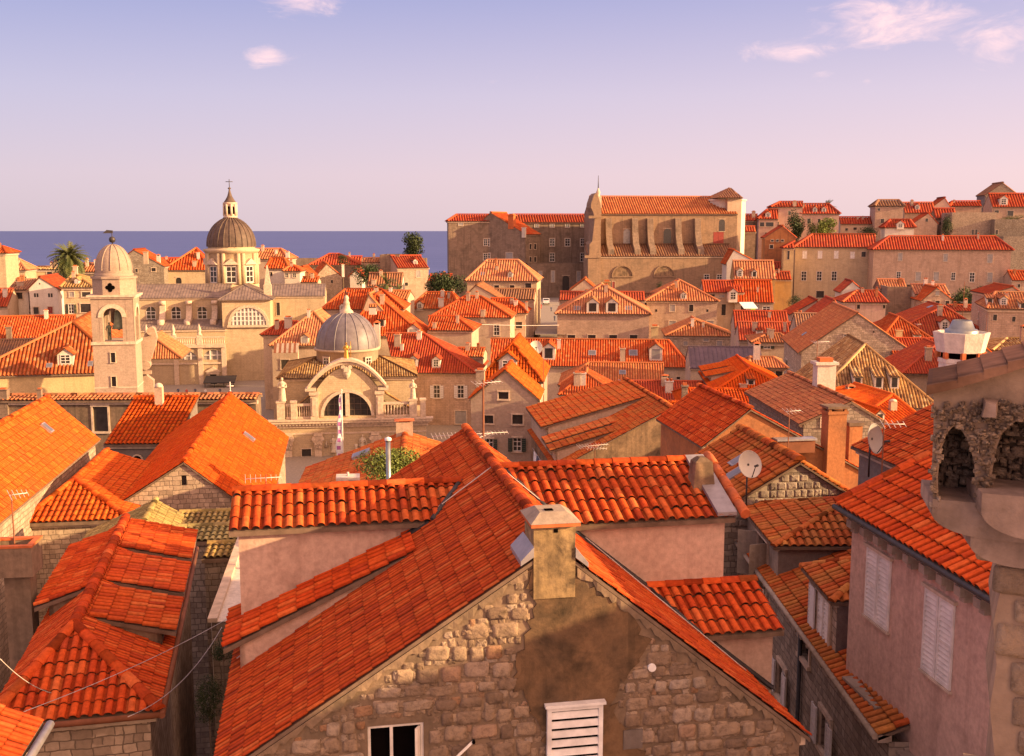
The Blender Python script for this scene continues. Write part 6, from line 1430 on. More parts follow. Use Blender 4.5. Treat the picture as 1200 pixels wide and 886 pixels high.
def run_house(label, fr, near_v, far_v, uL, zL, ur, zr, uR, zR, wall, tile, **kw):
    """a gabled house given in its own frame: ridge along depth from near_v to far_v"""
    S, R = roof_shape('front', uL, uR, near_v, far_v, 0, (ur, zr, near_v + kw.get('va', 0), far_v, zL, zR))
    o = kw.get('o', .25); root = fr.root('house', label, 'house', OLD); off = Vector((0, 0, -fr.base)); near = kw.get('near', True); pitch = kw.get('pitch', .24)
    mb = MB(); zt = lambda u, v: zat(S, u, v) - .13
    q0, q1, w0, w1 = near_v + (kw.get('go', .1) if not kw.get('va') else o), far_v - .1, uL + o, uR - o
    ol = [(w0, fr.base), (w1, fr.base), (w1, zt(w1, q0))] + ([(ur, zt(ur, q0))] if not kw.get('va') else []) + [(w0, zt(w0, q0))]
    f3 = lambda s, z: Vector((s, q0, z)); hs = []; todo = []
    for px, py, w, h, st in kw.get('wins', ()):
        c = fr.hit(px, py, q0); m = abs(fr.hit(px + w / 2, py, q0).x - fr.hit(px - w / 2, py, q0).x); z1, z0 = fr.hit(px, py - h / 2, q0).z, fr.hit(px, py + h / 2, q0).z
        hs.append([(c.x - m / 2, z0), (c.x + m / 2, z0), (c.x + m / 2, z1), (c.x - m / 2, z1)]); todo.append((c.x, z0, z1, m, st))
    wall_face(mb, ol, hs, f3, Vector((0, 1, 0)), .2)
    b3 = lambda s, z: Vector((-s, q1, z)); ol = [(-w1, fr.base), (-w0, fr.base), (-w0, zt(w0, q1)), (-ur, zt(ur, q1)), (-w1, zt(w1, q1))]; wall_face(mb, ol, [], b3, Vector((0, -1, 0)))
    for u, sg in ((w0, -1), (w1, 1)):
        z = zt(u, (q0 + q1) / 2); p = [(u, q1, fr.base), (u, q0, fr.base), (u, q0, zt(u, q0)), (u, q1, z)]; mb.poly(p if sg < 0 else p[::-1])
        mb.box(*((u - .12, u + .08) if sg < 0 else (u - .08, u + .12)), q0 + .02, q1, z - .2, z - .003, 1)
    wl = mb.build('wall', [M[wall], M['trim']], root, off)
    for s, z0, z1, m, st in todo: window(root, off, f3, Vector((0, -1, 0)), s, z0, z1, m, st, False, True)
    rb = MB()
    for k_, p in S.items():
        if kw.get('row') or fr.y > 62: tile_sheet(rb, p, pitch, near, 0, kw.get('row'))
        else: tile_sheet(rb, p, pitch * .66, near, 0, .31, pitch * .10)
        slab(rb, p)
    for a, b in R: ridge_cap(rb, a, b, pitch * .55, near)
    rf = rb.build('roof', [M[tile], M['mortar']], root, off)
    info = dict(fr=fr, root=root, off=off, S=S, R=R, front=(uL, uR, ur, zL, zR, zr, o), roof=rf, wall=wl, near=near, pitch=pitch, q0=q0, q1=q1, w0=w0, w1=w1)
    HOUSES.append(info); return info

# big bright roof at the left edge: its far end is in the picture, its near end out of it
fr = Fr(57, 465, 52, 8.5); e = fr.hit(118, 515, 0)
_l1 = run_house('large bright orange roof at the left edge with a tiny skylight', fr, -17, 0, -e.x, e.z, 0, fr.z0, e.x, e.z, 'rubble', 'new')
p = fr.hitp(54, 503, *plane(_l1['S']['R'])); skylight(_l1['roof'], _l1['S'], 'R', p, .45, .6)
H('small hipped roof with a striped red front at the left', 22, 153, 614, 41, 9.5, ('front', 88, 561.5, 3.3), 'rubble', 'new', pitch=.235)
fr = Fr(215, 541, 44, 9); L_, R_ = fr.hit(114, 606), fr.hit(313, 612); ridge_far = fr.hitu(270, 463, 0)
_l4 = run_house('large orange roof with a stone gable and a single dark window', fr, 0, ridge_far.y, L_.x, L_.z, 0, fr.z0, R_.x, R_.z, 'rubble', 'new', wins=[(215.5, 563, 6.5, 12, 'dx')])
p = fr.hitp(291, 513, *plane(_l4['S']['R'])); skylight(_l4['roof'], _l4['S'], 'R', p, .5, .7)
mb = MB(); a = ridge_far; mb.tube((0, a.y, a.z), (0, a.y, a.z + .8), .03, .03, 6); mb.tube((-.2, a.y, a.z + .55), (.2, a.y, a.z + .55), .03, .03, 6); mb.lathe([(.001, a.z + .1), (.12, a.z + .18), (.001, a.z + .3)], 0, a.y, 8)
mb.build('finial', [M['frame']], _l4['roof'])
fr = Fr(169, 611, 36, 11); f_ = fr.hitu(182, 567, 0); R_ = fr.hit(224, 640); L_ = fr.hit(84, 650)
run_house('low mossy yellow tiled roof with a pale ridge between orange roofs', fr, 0, f_.y, L_.x, L_.z, 0, fr.z0, R_.x, R_.z, 'rubble', 'moss', pitch=.22)
for i, (xl, xr, ye, Y, ry, lb) in enumerate(((203, 292, 617, 38, 600, 'topmost'), (198, 290, 636, 35.6, 617, 'middle'), (236, 290, 655, 33.4, 637, 'lowest'))):
    H('%s of three short lean-to roofs of old yellow tiles stepping down an alley' % lb, xl, xr, ye, Y, 1.5, ('shed', ry), 'grey_rubble', 'moss', name='lean_to', cat='lean-to', group='stepped lean-to roofs', o=.12, corn=False, pitch=.215)

# big hipped roof in the lower left corner with long shed dormers
_l7 = H('big shaded orange roof in the lower left corner with long side dormers', -20, 188, 853, 20.3, 12.0, ('front', 87, 732, 2.6), 'rubble', 'near', yaw=13, pitch=.225, o=.22)
fr = _l7['fr']
for v0, v1, he in ((9.0, 11.9, .5), (6.0, 8.55, .5), (3.3, 5.6, .48)):
    shed_dormer(_l7, 'R', v0, v1, .92, he, 'mortar_brown', 'near', .225, True)
shed_dormer(_l7, 'L', 5.6, 11.0, .9, .55, 'mortar_brown', 'near', .225, True)
mb = MB(); g0, g1 = _l7['u0'], _l7['u1']; mb.tube((g0, -.06, _l7['ze'] - .06), (g1, -.06, _l7['ze'] - .06), .07, .07, 8); mb.tube((g1 + .05, -.1, _l7['ze'] - .06), (g1 + .05, _l7['v1'], _l7['ze'] - .06), .07, .07, 8)
mb.build('gutter', [M['rust']], _l7['root'], _l7['off'])
def big_left_chimney():
    f7 = _l7['fr']; q7 = f7.hitp(26, 742, *plane(_l7['S']['L'])); w7 = Vector((f7.x, f7.y, 0)) + f7.A * q7.x + f7.B * q7.y
    fr = Fr(24, 740, w7.y - .3, 8); rt = fr.root('chimney', 'thick weathered chimney with a wide boxy head at the left edge', 'chimney'); mp = fr.mpp()
    a, b = fr.hit(9, 742), fr.hit(39, 742); zt, zm, zb = fr.hit(24, 640).z, fr.hit(24, 674).z, fr.hit(24, 760).z - .8; mb = MB()
    mb.box(a.x, b.x, 0, .55, zb, zm); a2, b2 = fr.hit(-14, 650), fr.hit(40, 650); d = .9; t = .12
    for bx in ((a2.x, b2.x, -.2, -.2 + t), (a2.x, b2.x, -.2 + d - t, -.2 + d), (a2.x, a2.x + t, -.2 + t, -.2 + d - t), (b2.x - t, b2.x, -.2 + t, -.2 + d - t)): mb.box(bx[0], bx[1], bx[2], bx[3], zm, zt)
    mb.box(a2.x + t, b2.x - t, -.2 + t, -.2 + d - t, zm + .002, zm + .1); mb.build('stack', [M['grey_rubble' if 0 else 'mortar_brown']], rt, Vector((0, 0, -fr.base)))
    mb = MB(); d2 = d + .04; [mb.box(*q, zt + .003, zt + .06) for q in ((a2.x - .02, b2.x + .02, -.22, -.06), (a2.x - .02, b2.x + .02, -.38 + d2, -.22 + d2), (a2.x - .02, a2.x + .14, -.059, -.381 + d2), (b2.x - .14, b2.x + .02, -.059, -.381 + d2))]; mb.build('coping', [M['terracotta']], rt, Vector((0, 0, -fr.base)))
big_left_chimney()
fr = Fr(40, 884, 15.5, 8.5); e = fr.hit(37, 890); t = fr.hit(38, 838, 2.0)
_l8 = run_house('corner of a smooth red roof with a gutter at the bottom left', fr, -2.5, .6, -6, e.z + .9, -3.2, e.z + 1.9, .0, e.z + .35, 'rubble', 'near', pitch=.22)
mb = MB(); mb.tube((.09, -2.5, e.z + .28), (.09, .6, e.z + .28), .07, .07, 8); mb.build('gutter', [M['flashing']], _l8['root'], _l8['off'])

# pale house wall along the alley behind the main house
fr = Fr(248, 729, 27.5, 8.5)
def alley_house():
    u = 0; far = fr.hitu(279, 639, 0); root = fr.root('house', 'narrow white walled house along the dark alley left of the main roof', 'house', OLD); off = Vector((0, 0, -fr.base))
    z0 = fr.z0; mb = MB(); v1 = far.y + 3
    f3 = lambda s, z: Vector((0, -s, z)); hs = []; wn = []
    for vc, zc, w, h in ((2.0, z0 - 1.3, .8, 1.2), (5.0, z0 - 1.2, .8, 1.2), (3.4, z0 - 3.6, .8, 1.3)): hs.append([(-vc - w / 2, zc - h / 2), (-vc + w / 2, zc - h / 2), (-vc + w / 2, zc + h / 2), (-vc - w / 2, zc + h / 2)]); wn.append((-vc, zc - h / 2, zc + h / 2, w))
    wall_face(mb, [(-v1, fr.base), (0, fr.base), (0, z0), (-v1, z0)], hs, f3, Vector((1, 0, 0)), .2)
    mb.poly([(0, 0, fr.base), (2.6, 0, fr.base), (2.6, 0, z0), (0, 0, z0)], 2); mb.poly([(0, 0, z0), (2.6, 0, z0), (2.6, v1, z0), (0, v1, z0)])
    mb.box(-.1, .15, -.05, v1, z0 + .003, z0 + .12, 1); mb.build('wall', [M['white'], M['trim'], M['grey_rubble']], root, off)
    for s, a, b, w in wn: window(root, off, f3, Vector((-1, 0, 0)), s, a, b, w, 's', False, True)
    mb = MB(); mb.tube((-.1, 1, z0), (-.1, 1, fr.base), .05, .05, 7); mb.build('drainpipe', [M['frame']], root, off)
alley_house()

# roof between the main house and the domed church
fr = Fr(475, 505, 45, 5); n_ = fr.hitu(481, 560, 0); L_ = fr.hit(367, 545, 0); R_ = fr.hit(540, 526, 0)
_b = run_house('red roof behind the main ridge with two skylights and a short chimney', fr, -11, 0, L_.x - .3, L_.z - .1, 0, fr.z0, R_.x, R_.z, 'plaster', 'mix', pitch=.25)
for px, py in ((424, 534), (448, 539)):
    p = fr.hitp(px, py, *plane(_b['S']['L'])); skylight(_b['roof'], _b['S'], 'L', p, .8, .75)
p = fr.hit(474, 506, -.6); chimney(_b['roof'], p, .7, .5, .55, 'hood', 'plaster')
shed_dormer(_b, 'R', -9, -4.5, .8, .75, 'plaster', 'mix', .25, True, 2)

# ------------------------------------------------------------------ middle, just beyond the main house
H('small pale gabled townhouse with open dark green shutters', 549, 633, 468, 74, 5, ('front', 592, 433.5, 0, 0), 'pale', 'new', wins=[(590, 463.5, 11.5, 8.5, 'd'), (573, 491.5, 10, 9.5, 'd'), (606.5, 491.5, 12, 11, 'd'), (573.5, 522, 9, 16, 'g'), (606, 521, 10, 16, 'g')], o=.15, lwins=[], corn=True)
H('taller townhouse with a bright lit roof edge and a twin window dormer', 559, 637, 447, 80, 9, ('front', 601, 401.5, 2.2), 'pale', 'new', dorm=[(595, 427, 21, 18, 'g', 'w')], chim=[(563, 449, 10, 18, 'plain')], o=.2)
fr = Fr(787, 478, 60, 6.5); L_ = fr.hit(650, 551); R_ = fr.hit(843, 508); far = fr.hitu(735, 443, 0)
_g = run_house('large house with a dark stained gable wall and long stepped dormers', fr, 0, far.y + .8, L_.x, L_.z, 0, fr.z0, R_.x, R_.z, 'mottled', 'mix', pitch=.27)
D_ = far.y + .8
shed_dormer(_g, 'L', D_ * .40, D_ - .05, .97, 1.55, 'plaster', 'mix', .27, True)
shed_dormer(_g, 'L', D_ * .235, D_ * .385, .62, .95, 'plaster', 'mix', .27, True)
shed_dormer(_g, 'L', D_ * .10, D_ * .225, .55, .85, 'plaster', 'mix', .27, True)
p = fr.hitp(722, 450, *plane(_g['S']['L'])); skylight(_g['roof'], _g['S'], 'L', p, .5, .7)
_r33 = H('red brown roof with a grey gable and a tall white chimney behind it', 936, 1042, 497, 58, 12, ('front', 998, 470), 'grey_rubble', 'faded', yaw=2, wins=[(966, 495, 8, 10, 'w')], chim=[(965, 462, 22, 44, 'plain', 'white', 'ridge')], near=True)
# orange plaster gable wall with bright coping and a tall chimney
fr = Fr(880, 479, 45, 8.5); L_ = fr.hit(822, 524); R_ = fr.hit(1014, 552)
_o = run_house('house with a stained orange gable wall and a lit sloping roof edge', fr, 0, 7, L_.x, L_.z, 0, fr.z0, R_.x, R_.z, 'rust_plaster', 'near', pitch=.26)
def tall_orange_chimney():
    a, b = fr.hit(968, 540, -.25), fr.hit(989, 540, -.25); zt, zb = fr.hit(978, 476, -.25).z, R_.z - 1.5; mb = MB()
    mb.box(a.x, b.x, -.35, .35, zb, zt - .35); mb.box(a.x - .05, b.x + .05, -.4, .4, zt - .35 + .002, zt - .22)
    for i in range(3):
        x = a.x + (b.x - a.x) * (i + .5) / 3
    mb.box(a.x, a.x + .12, -.35, -.2, zt - .22, zt - .1); mb.box(b.x - .12, b.x, -.35, -.2, zt - .22, zt - .1); mb.box(a.x, a.x + .12, .2, .35, zt - .22, zt - .1); mb.box(b.x - .12, b.x, .2, .35, zt - .22, zt - .1)
    mb.box(a.x - .08, b.x + .08, -.43, .43, zt - .098, zt, 1); mb.build('chimney', [M['rust_plaster'], M['mortar']], _o['roof'])
    c = fr.hit(998, 540, .6); mb = MB(); mb.box(c.x - .3, c.x + .3, .3, .9, zb, fr.hit(998, 498, .6).z); mb.box(c.x - .35, c.x + .35, .25, .95, fr.hit(998, 498, .6).z + .002, fr.hit(998, 494, .6).z, 1); mb.build('chimney', [M['rust_plaster'], M['mortar']], _o['roof'])
    c = fr.hit(929, 521, -.02); mb = MB(); mb.box(c.x - .85, c.x + .85, -.4, .05, c.z - .3, c.z + .25, 0); mb.box(c.x - .9, c.x + .9, -.5, .07, c.z + .252, c.z + .33, 1); mb.build('wall_box', [M['rust'], M['flashing']], _o['root'], _o['off'])
tall_orange_chimney()
# stone gabled house with the patchwork roof and the dish
fr = Fr(938, 541, 35, 7); L_ = fr.hit(862, 588); R_ = fr.hit(1012, 588); far = fr.hitu(867, 495, 0)
_p = run_house('house with a squared stone gable and a patchwork orange roof', fr, 0, min(far.y, 9.5), L_.x - .75, L_.z - .42, 0, fr.z0, R_.x, R_.z, 'grey_rubble', 'mix', pitch=.36, row=.5)
for px, py in ((868, 541), (863, 557)):
    p = fr.hitp(px, py, *plane(_p['S']['L'])); skylight(_p['roof'], _p['S'], 'L', p, .55, .8)
def stones(mb, inside, u0, u1, z0, z1, hr, wr, v, gap, rnd, bulge=.035, square=.0, m=0):
    """single stones laid in rough courses on a wall plane at depth v"""
    z = z0
    while z < z1:
        h = rnd.uniform(*hr); u = u0 - rnd.uniform(0, wr[1])
        while u < u1:
            w = rnd.uniform(*wr); dz = rnd.uniform(-.03, .03) if not square else 0; hh = h * rnd.uniform(.82, 1.0) if not square else h
            c = Vector((u + w / 2, v, z + h / 2 + dz))
            if inside(c.x, c.z, w / 2, hh / 2):
                a, b = w / 2 - gap, hh / 2 - gap; n = 12; ring = []
                ph = rnd.uniform(-.12, .12)
                for i in range(n):
                    t = 2 * pi * i / n + pi / n; ct, st_ = cos(t), sin(t); e = rnd.uniform(.28, .5) if not square else .22
                    x = abs(ct) ** e * (1 if ct > 0 else -1) * a; y = abs(st_) ** e * (1 if st_ > 0 else -1) * b
                    k = 1 - (rnd.uniform(0, .15) if not square else rnd.uniform(0, .05)); ring.append((x * k * cos(ph) - y * k * sin(ph) * .5, y * k + x * sin(ph) * .35))
                uv = (rnd.random(), rnd.random()); bl = bulge * rnd.uniform(.6, 1.3)
                R0 = [c + Vector((x, .02, y)) for x, y in ring]; R1 = [c + Vector((x * .95, -bl * .7 + rnd.uniform(-.006, .006), y * .93)) for x, y in ring]; R2 = [c + Vector((x * .62, -bl + rnd.uniform(-.016, .016), y * .6)) for x, y in ring]; cc = c + Vector((0, -bl * 1.05 + rnd.uniform(-.01, .01), 0))
                for i in range(n):
                    j = (i + 1) % n; mb.poly([R0[i], R0[j], R1[j], R1[i]], m, [uv] * 4, True); mb.poly([R1[i], R1[j], R2[j], R2[i]], m, [uv] * 4, True); mb.poly([R2[i], R2[j], cc], m, [uv] * 3, True)
            u += w
        z += h
def gable_inside(info, margin=.06):
    S, q0 = info['S'], info['q0']
    def f(u, z, a, b): return info['w0'] + a < u < info['w1'] - a and all(z + b < zat(S, u + s * a, q0) - .13 - margin for s in (-1, 1))
    return f
mb = MB(); _gi = gable_inside(_p, .02); stones(mb, lambda u, z, a, b: _gi(u, z, a * .62, b * .75), _p['w0'], _p['w1'], L_.z - .9, fr.z0, (.22, .28), (.22, .38), _p['q0'] - .005, .010, random.Random(5), .02, 1)
mb.build('stone_facing', [M['greystone']], _p['wall'])
# ------------------------------------------------------------------ the main house in the foreground
fr = Fr(650.5, 637, 17, 10.5)
L_ = fr.hit(246, 915); R_ = fr.hit(951, 864); far = fr.hitu(545, 513, 0); D_ = far.y
_F = run_house('main foreground house with a rubble gable and cross dormers on both slopes', fr, 0, D_, L_.x, L_.z, 0, fr.z0, R_.x, R_.z, 'mortar_brown', 'near', pitch=.215, o=.2, go=.05,
               wins=[(464, 874, 66, 50, 'xn')])
ridge_z = fr.z0; SL, SR = _F['S']['L'], _F['S']['R']; root, off = _F['root'], _F['off']
def cross_dormer(side, ridge_px, eave_px, outer, wall='dormer_plaster', lead=None, zdrop=None, v=None):
    """a dormer whose ridge runs across the main ridge: its cheek wall faces the camera"""
    sg = -1 if side == 'L' else 1; S_ = SL if side == 'L' else SR; p0, n = plane(S_)
    sl = (ridge_z - (L_.z if side == 'L' else R_.z)) / abs(L_.x if side == 'L' else R_.x)
    if v is None: a = fr.hitp(*ridge_px, p0, n); vr, zr = a.y, a.z
    else: vr, zr = v, ridge_z - zdrop
    b = fr.hit(*outer, vr); uo = b.x
    # front eave: on the row of the outer lower corner, at the tile slope of the dormer
    tanp = tan(radians(21)); lo, hi = 0, 3.5
    for _ in range(40):
        m_ = (lo + hi) / 2; q = fr.hit(eave_px[0], eave_px[1], vr - m_)
        if q.z > zr - m_ * tanp: hi = m_
        else: lo = m_
    w = (lo + hi) / 2; ze = zr - w * tanp
    us = lambda z: sg * (ridge_z - z) / sl
    rb = MB(); inn = us(zr); ine = us(ze)
    F_ = [(uo, vr - w, ze), (ine, vr - w, ze), (inn, vr, zr), (uo, vr, zr)]; B_ = [(ine, vr + w, ze), (uo, vr + w, ze), (uo, vr, zr), (inn, vr, zr)]
    if side == 'R': F_ = [F_[1], F_[0], F_[3], F_[2]]; B_ = [B_[1], B_[0], B_[3], B_[2]]
    mb = MB(); ci = uo - sg * .18; vf, vb = vr - w + .16, vr + w - .16; zc = ze - .05
    u_low = ci; zl = ridge_z - abs(u_low) * sl
    hi_in = us(zc)
    for vv in (vf, vb):
        mb.poly([(hi_in, vv, zc + .05), (u_low, vv, zc + .05), (u_low, vv, zl - .4), (hi_in, vv, zc - .35)]); 
    mb.poly([(ci, vf, zl - .4), (ci, vb, zl - .4), (ci, vb, zc), (ci, vr, zr - .1), (ci, vf, zc)])
    d = mb.build('dormer', [M[wall]], root, off)
    for p in (F_, B_): tile_sheet(rb, p, .222, True, 0, .40, jit=.010); slab(rb, p, 1, .03, .09)
    ridge_cap(rb, (inn, vr, zr), (uo, vr, zr), .125, True)
    rb.build('dormer_roof', [M['near'], M['mortar']], d)
    tb = MB()      # lead flashing and dark gutter where cheek and valley meet the slope
    def on(u, lift): return Vector((u, 0, ridge_z - abs(u) * sl + lift))
    a, b = on(hi_in, .05), on(u_low, .05)
    for vv, rr in ((vf - .05, .055),): tb.tube((a.x, vv, a.z), (b.x, vv, b.z), rr, rr, 7, 0); tb.hexa([(a.x, vv - .14, a.z - .02), (b.x, vv - .14, b.z - .02), (b.x, vv, b.z - .02), (a.x, vv, a.z - .02), (a.x, vv - .14, a.z + .01), (b.x, vv - .14, b.z + .01), (b.x, vv + .02, b.z + .06), (a.x, vv + .02, a.z + .06)], 0)
    a, b = on(inn, .04), on(ine, .04); tb.tube((a.x, vr, a.z), (b.x, vr - w, b.z), .06, .06, 6, 0)
    tb.build('flashing', [M['tar']], d)
    return dict(d=d, vr=vr, zr=zr, w=w, ze=ze, uo=uo, ci=ci, vf=vf, vb=vb, zl=zl, sl=sl, sg=sg)
dA = cross_dormer('L', (540, 565), (270, 623), (272, 567))
dB = cross_dormer('R', None, (808, 609), (822, 555), v=dA['vr'], zdrop=.16)
# the small dormer low on the right slope: search the depth whose ridge meets the slope at the photo's column
best = None
for i in range(60):
    v = 1.0 + i * .12; z_in = None
    for j in range(60):
        zd = .3 + j * .05; u = zd / dB['sl']; q = fr.hit(757, 689, v)
        e_ = abs(q.x - u) + abs(q.z - (ridge_z - zd))
        if best is None or e_ < best[0]: best = (e_, v, zd)
dC = cross_dormer('R', None, (890, 741), (886, 683), v=best[1], zdrop=best[2])
# chimney stub of the right dormer on its lead apron
mb = MB(); d = dB; u0 = fr.hit(802, 557, d['vr']).x; e1 = d['uo'] + .02
mb.hexa([(u0, d['vr'] - d['w'] - .02, d['ze'] + .05), (e1, d['vr'] - d['w'] - .02, d['ze'] + .05), (e1, d['vr'] - .02, d['zr'] + .06), (u0, d['vr'] - .02, d['zr'] + .06), (u0, d['vr'] - d['w'] - .02, d['ze'] + .13), (e1, d['vr'] - d['w'] - .02, d['ze'] + .13), (e1, d['vr'] - .02, d['zr'] + .14), (u0, d['vr'] - .02, d['zr'] + .14)])
mb.build('lead_apron', [M['flashing']], d['d'])
mb = MB(); c = fr.hit(821, 585, d['vr'] - d['w'] * .45); k = fr.mpp(d['vr']); w0_, w1_ = 16 * k, 10.5 * k; zb_, zt_ = c.z - .25, fr.hit(821, 535, d['vr'] - d['w'] * .45).z
mb.hexa([(c.x - w0_, c.y - .26, zb_), (c.x + w0_, c.y - .26, zb_), (c.x + w0_, c.y + .26, zb_), (c.x - w0_, c.y + .26, zb_), (c.x - w1_, c.y - .17, zt_ - .1), (c.x + w1_, c.y - .17, zt_ - .1), (c.x + w1_, c.y + .17, zt_ - .1), (c.x - w1_, c.y + .17, zt_ - .1)])
mb.hexa([(c.x - w1_, c.y - .17, zt_ - .1), (c.x + w1_, c.y - .17, zt_ - .1), (c.x + w1_, c.y + .17, zt_ - .1), (c.x - w1_, c.y + .17, zt_ - .1), (c.x - w1_ * .4, c.y - .1, zt_), (c.x + w1_ * .3, c.y - .1, zt_), (c.x + w1_ * .3, c.y + .1, zt_), (c.x - w1_ * .4, c.y + .1, zt_)])
mb.build('chimney', [M['mottled']], d['d'])
mb = MB(); ax = e1 + .14; mb.tube((ax, d['vr'] - d['w'] - .15, d['ze'] + .1), (ax, d['vr'] + .1, d['zr'] + .1), .10, .10, 8)
for i in range(5): t = i / 5; mb.tube((ax, d['vr'] - d['w'] - .15 + (d['w'] + .2) * t, d['ze'] + .1 + (d['zr'] - d['ze']) * t), (ax, d['vr'] - d['w'] - .15 + (d['w'] + .2) * (t + .17), d['ze'] + .1 + (d['zr'] - d['ze']) * (t + .17)), .115, .105, 8)
mb.build('verge_tiles', [M['terracotta']], d['d'])
# low shed dormer on the left slope
va, vb_ = None, None
p1 = fr.hitp(452, 668, *plane(SL)); fL = (ridge_z - L_.z) / -L_.x
q = fr.hit(275, 745, p1.y - .0)
shed_dormer(_F, 'L', p1.y - .1, p1.y + 2.0, .66, .62, 'dormer_plaster', 'near', .222, True)
# the gable: plastered patch, field stones, louvre, window, drying rail
q0 = _F['q0']; U = lambda px, py: fr.hit(px, py, q0)
patch_px = [(618, 668), (655, 660), (676, 676), (700, 692), (735, 716), (758, 748), (748, 780), (722, 800), (716, 822), (730, 850), (752, 886), (752, 930), (600, 930), (640, 880), (634, 850), (616, 820), (604, 800), (606, 770), (616, 740), (626, 712), (620, 690)]
poly = [(U(x, y).x, U(x, y).z) for x, y in patch_px]
def in_poly(x, y, P):
    c = False; n = len(P)
    for i in range(n):
        (a, b), (p, q) = P[i], P[(i + 1) % n]
        if (b > y) != (q > y) and x < (p - a) * (y - b) / (q - b) + a: c = not c
    return c
gi = gable_inside(_F, .10); wx0, wx1, wz1 = U(431, 850).x - .04, U(497, 850).x + .04, U(464, 849).z + .04
def ins(u, z, a, b):
    if not gi(u, z, a * .6, b * .8): return False
    if in_poly(u, z, poly) or in_poly(u + a * .5, z, poly) or in_poly(u - a * .5, z, poly): return False
    return not (wx0 - a * .8 < u < wx1 + a * .8 and z - b * .8 < wz1)
mb = MB(); zb_ = U(600, 950).z
stones(mb, ins, _F['w0'], _F['w1'], zb_, ridge_z, (.22, .34), (.2, .55), q0 - .004, .009, random.Random(11), .035)
stones(mb, ins, _F['w0'], _F['w1'], zb_ + .1, ridge_z, (.12, .2), (.1, .24), q0 + .012, .004, random.Random(21), .022)
mb.build('stone_facing', [M['fieldstone']], _F['wall'])
mb = MB(); rnd = random.Random(3); pp = []
for i in range(len(poly)):
    (a, b), (c, d2) = poly[i], poly[(i + 1) % len(poly)]
    for k in range(4): t = k / 4; pp.append((a + (c - a) * t + rnd.uniform(-.09, .09), b + (d2 - b) * t + rnd.uniform(-.09, .09)))
pp = [(u, min(z, zat(_F['S'], u, q0) - .16)) for u, z in pp]
mb.prism([(u, q0 - .03, z) for u, z in pp], (0, .035, 0)); mb.build('plaster_patch', [M['patch_plaster']], _F['wall'])
# verge mortar under the tiles of the gable
for ue, ze in ((_F['w0'], None), (_F['w1'], None)):
    mb = MB()
    za, zb2 = zat(_F['S'], 0, q0) - .14, zat(_F['S'], ue, q0) - .14
    rv_ = random.Random(6); n_ = 60; tk = [rv_.uniform(.03, .17) for _ in range(n_ + 1)]; dp_ = [rv_.uniform(-.01, .05) for _ in range(n_ + 1)]
    for i in range(n_):
        L0, L1 = .085 + .915 * i / n_, .085 + .915 * (i + 1) / n_; u0_, u1_ = ue * L0, ue * L1; a0, a1 = za + (zb2 - za) * L0, za + (zb2 - za) * L1
        mb.hexa([(u0_, -.004 + dp_[i] * .5, a0 - tk[i]), (u1_, -.004 + dp_[i + 1] * .5, a1 - tk[i + 1]), (u1_, q0 + .02, a1 - tk[i + 1]), (u0_, q0 + .02, a0 - tk[i]), (u0_, -.004, a0 + .02), (u1_, -.004, a1 + .02), (u1_, q0 + .02, a1 + .02), (u0_, q0 + .02, a0 + .02)])
    mb.build('verge_mortar', [M['mortar_brown']], _F['wall'])
# gable chimney
mb = MB(); a, b = fr.hit(626, 650, -.05), fr.hit(675, 650, -.05); zt_ = fr.hit(650, 617, -.05).z; zb_ = fr.hit(650, 678, -.05).z - .35; dp = .75
mb.box(a.x, b.x, -.012, dp, zb_, zt_); mb.build('chimney', [M['chimney_plaster']], root, off)
mb = MB(); k = .06; mb.box(a.x - k, b.x + k, -.05 - k, dp + k, zt_ + .002, zt_ + .06, 1)
za, zz = zt_ + .062, fr.hit(650, 598, .2).z; x0, x1 = a.x - k - .01, b.x + k + .01; y0, y1 = -.06 - k, dp + k + .01; i_ = .2
mb.hexa([(x0, y0, za), (x1, y0, za), (x1, y1, za), (x0, y1, za), (x0 + i_, y0 + i_ * 1.2, zz), (x1 - i_, y0 + i_ * 1.2, zz), (x1 - i_, y1 - i_ * 1.2, zz), (x0 + i_, y1 - i_ * 1.2, zz)], 0)
mb.box((x0 + x1) / 2 - .12, (x0 + x1) / 2 + .02, y0 + .3, y0 + .42, zz + .002, zz + .012, 2); c = fr.hit(651, 622, -.012); mb.box(c.x - .03, c.x + .04, -.020, -.013, c.z - .03, c.z + .03, 2)
mb.build('chimney_cap', [M['block'], M['terracotta'], M['dark']], root, off)
mb = MB()
for sg in (-1, 1):
    x = a.x if sg < 0 else b.x; sl = dA['sl'] if sg < 0 else dB['sl']
    f = lambda u, v, l: Vector((u, v, ridge_z - abs(u) * sl + l))
    mb = MB(); xo = x + sg * .22; mb.hexa([f(x, -.04, .03), f(xo, -.04, .03), f(xo, dp + .15, .03), f(x, dp + .15, .03), f(x, -.04, .20), f(xo, -.04, .11), f(xo, dp + .15, .11), f(x, dp + .15, .20)]); mb.build('flashing', [M['flashing']], root, off)
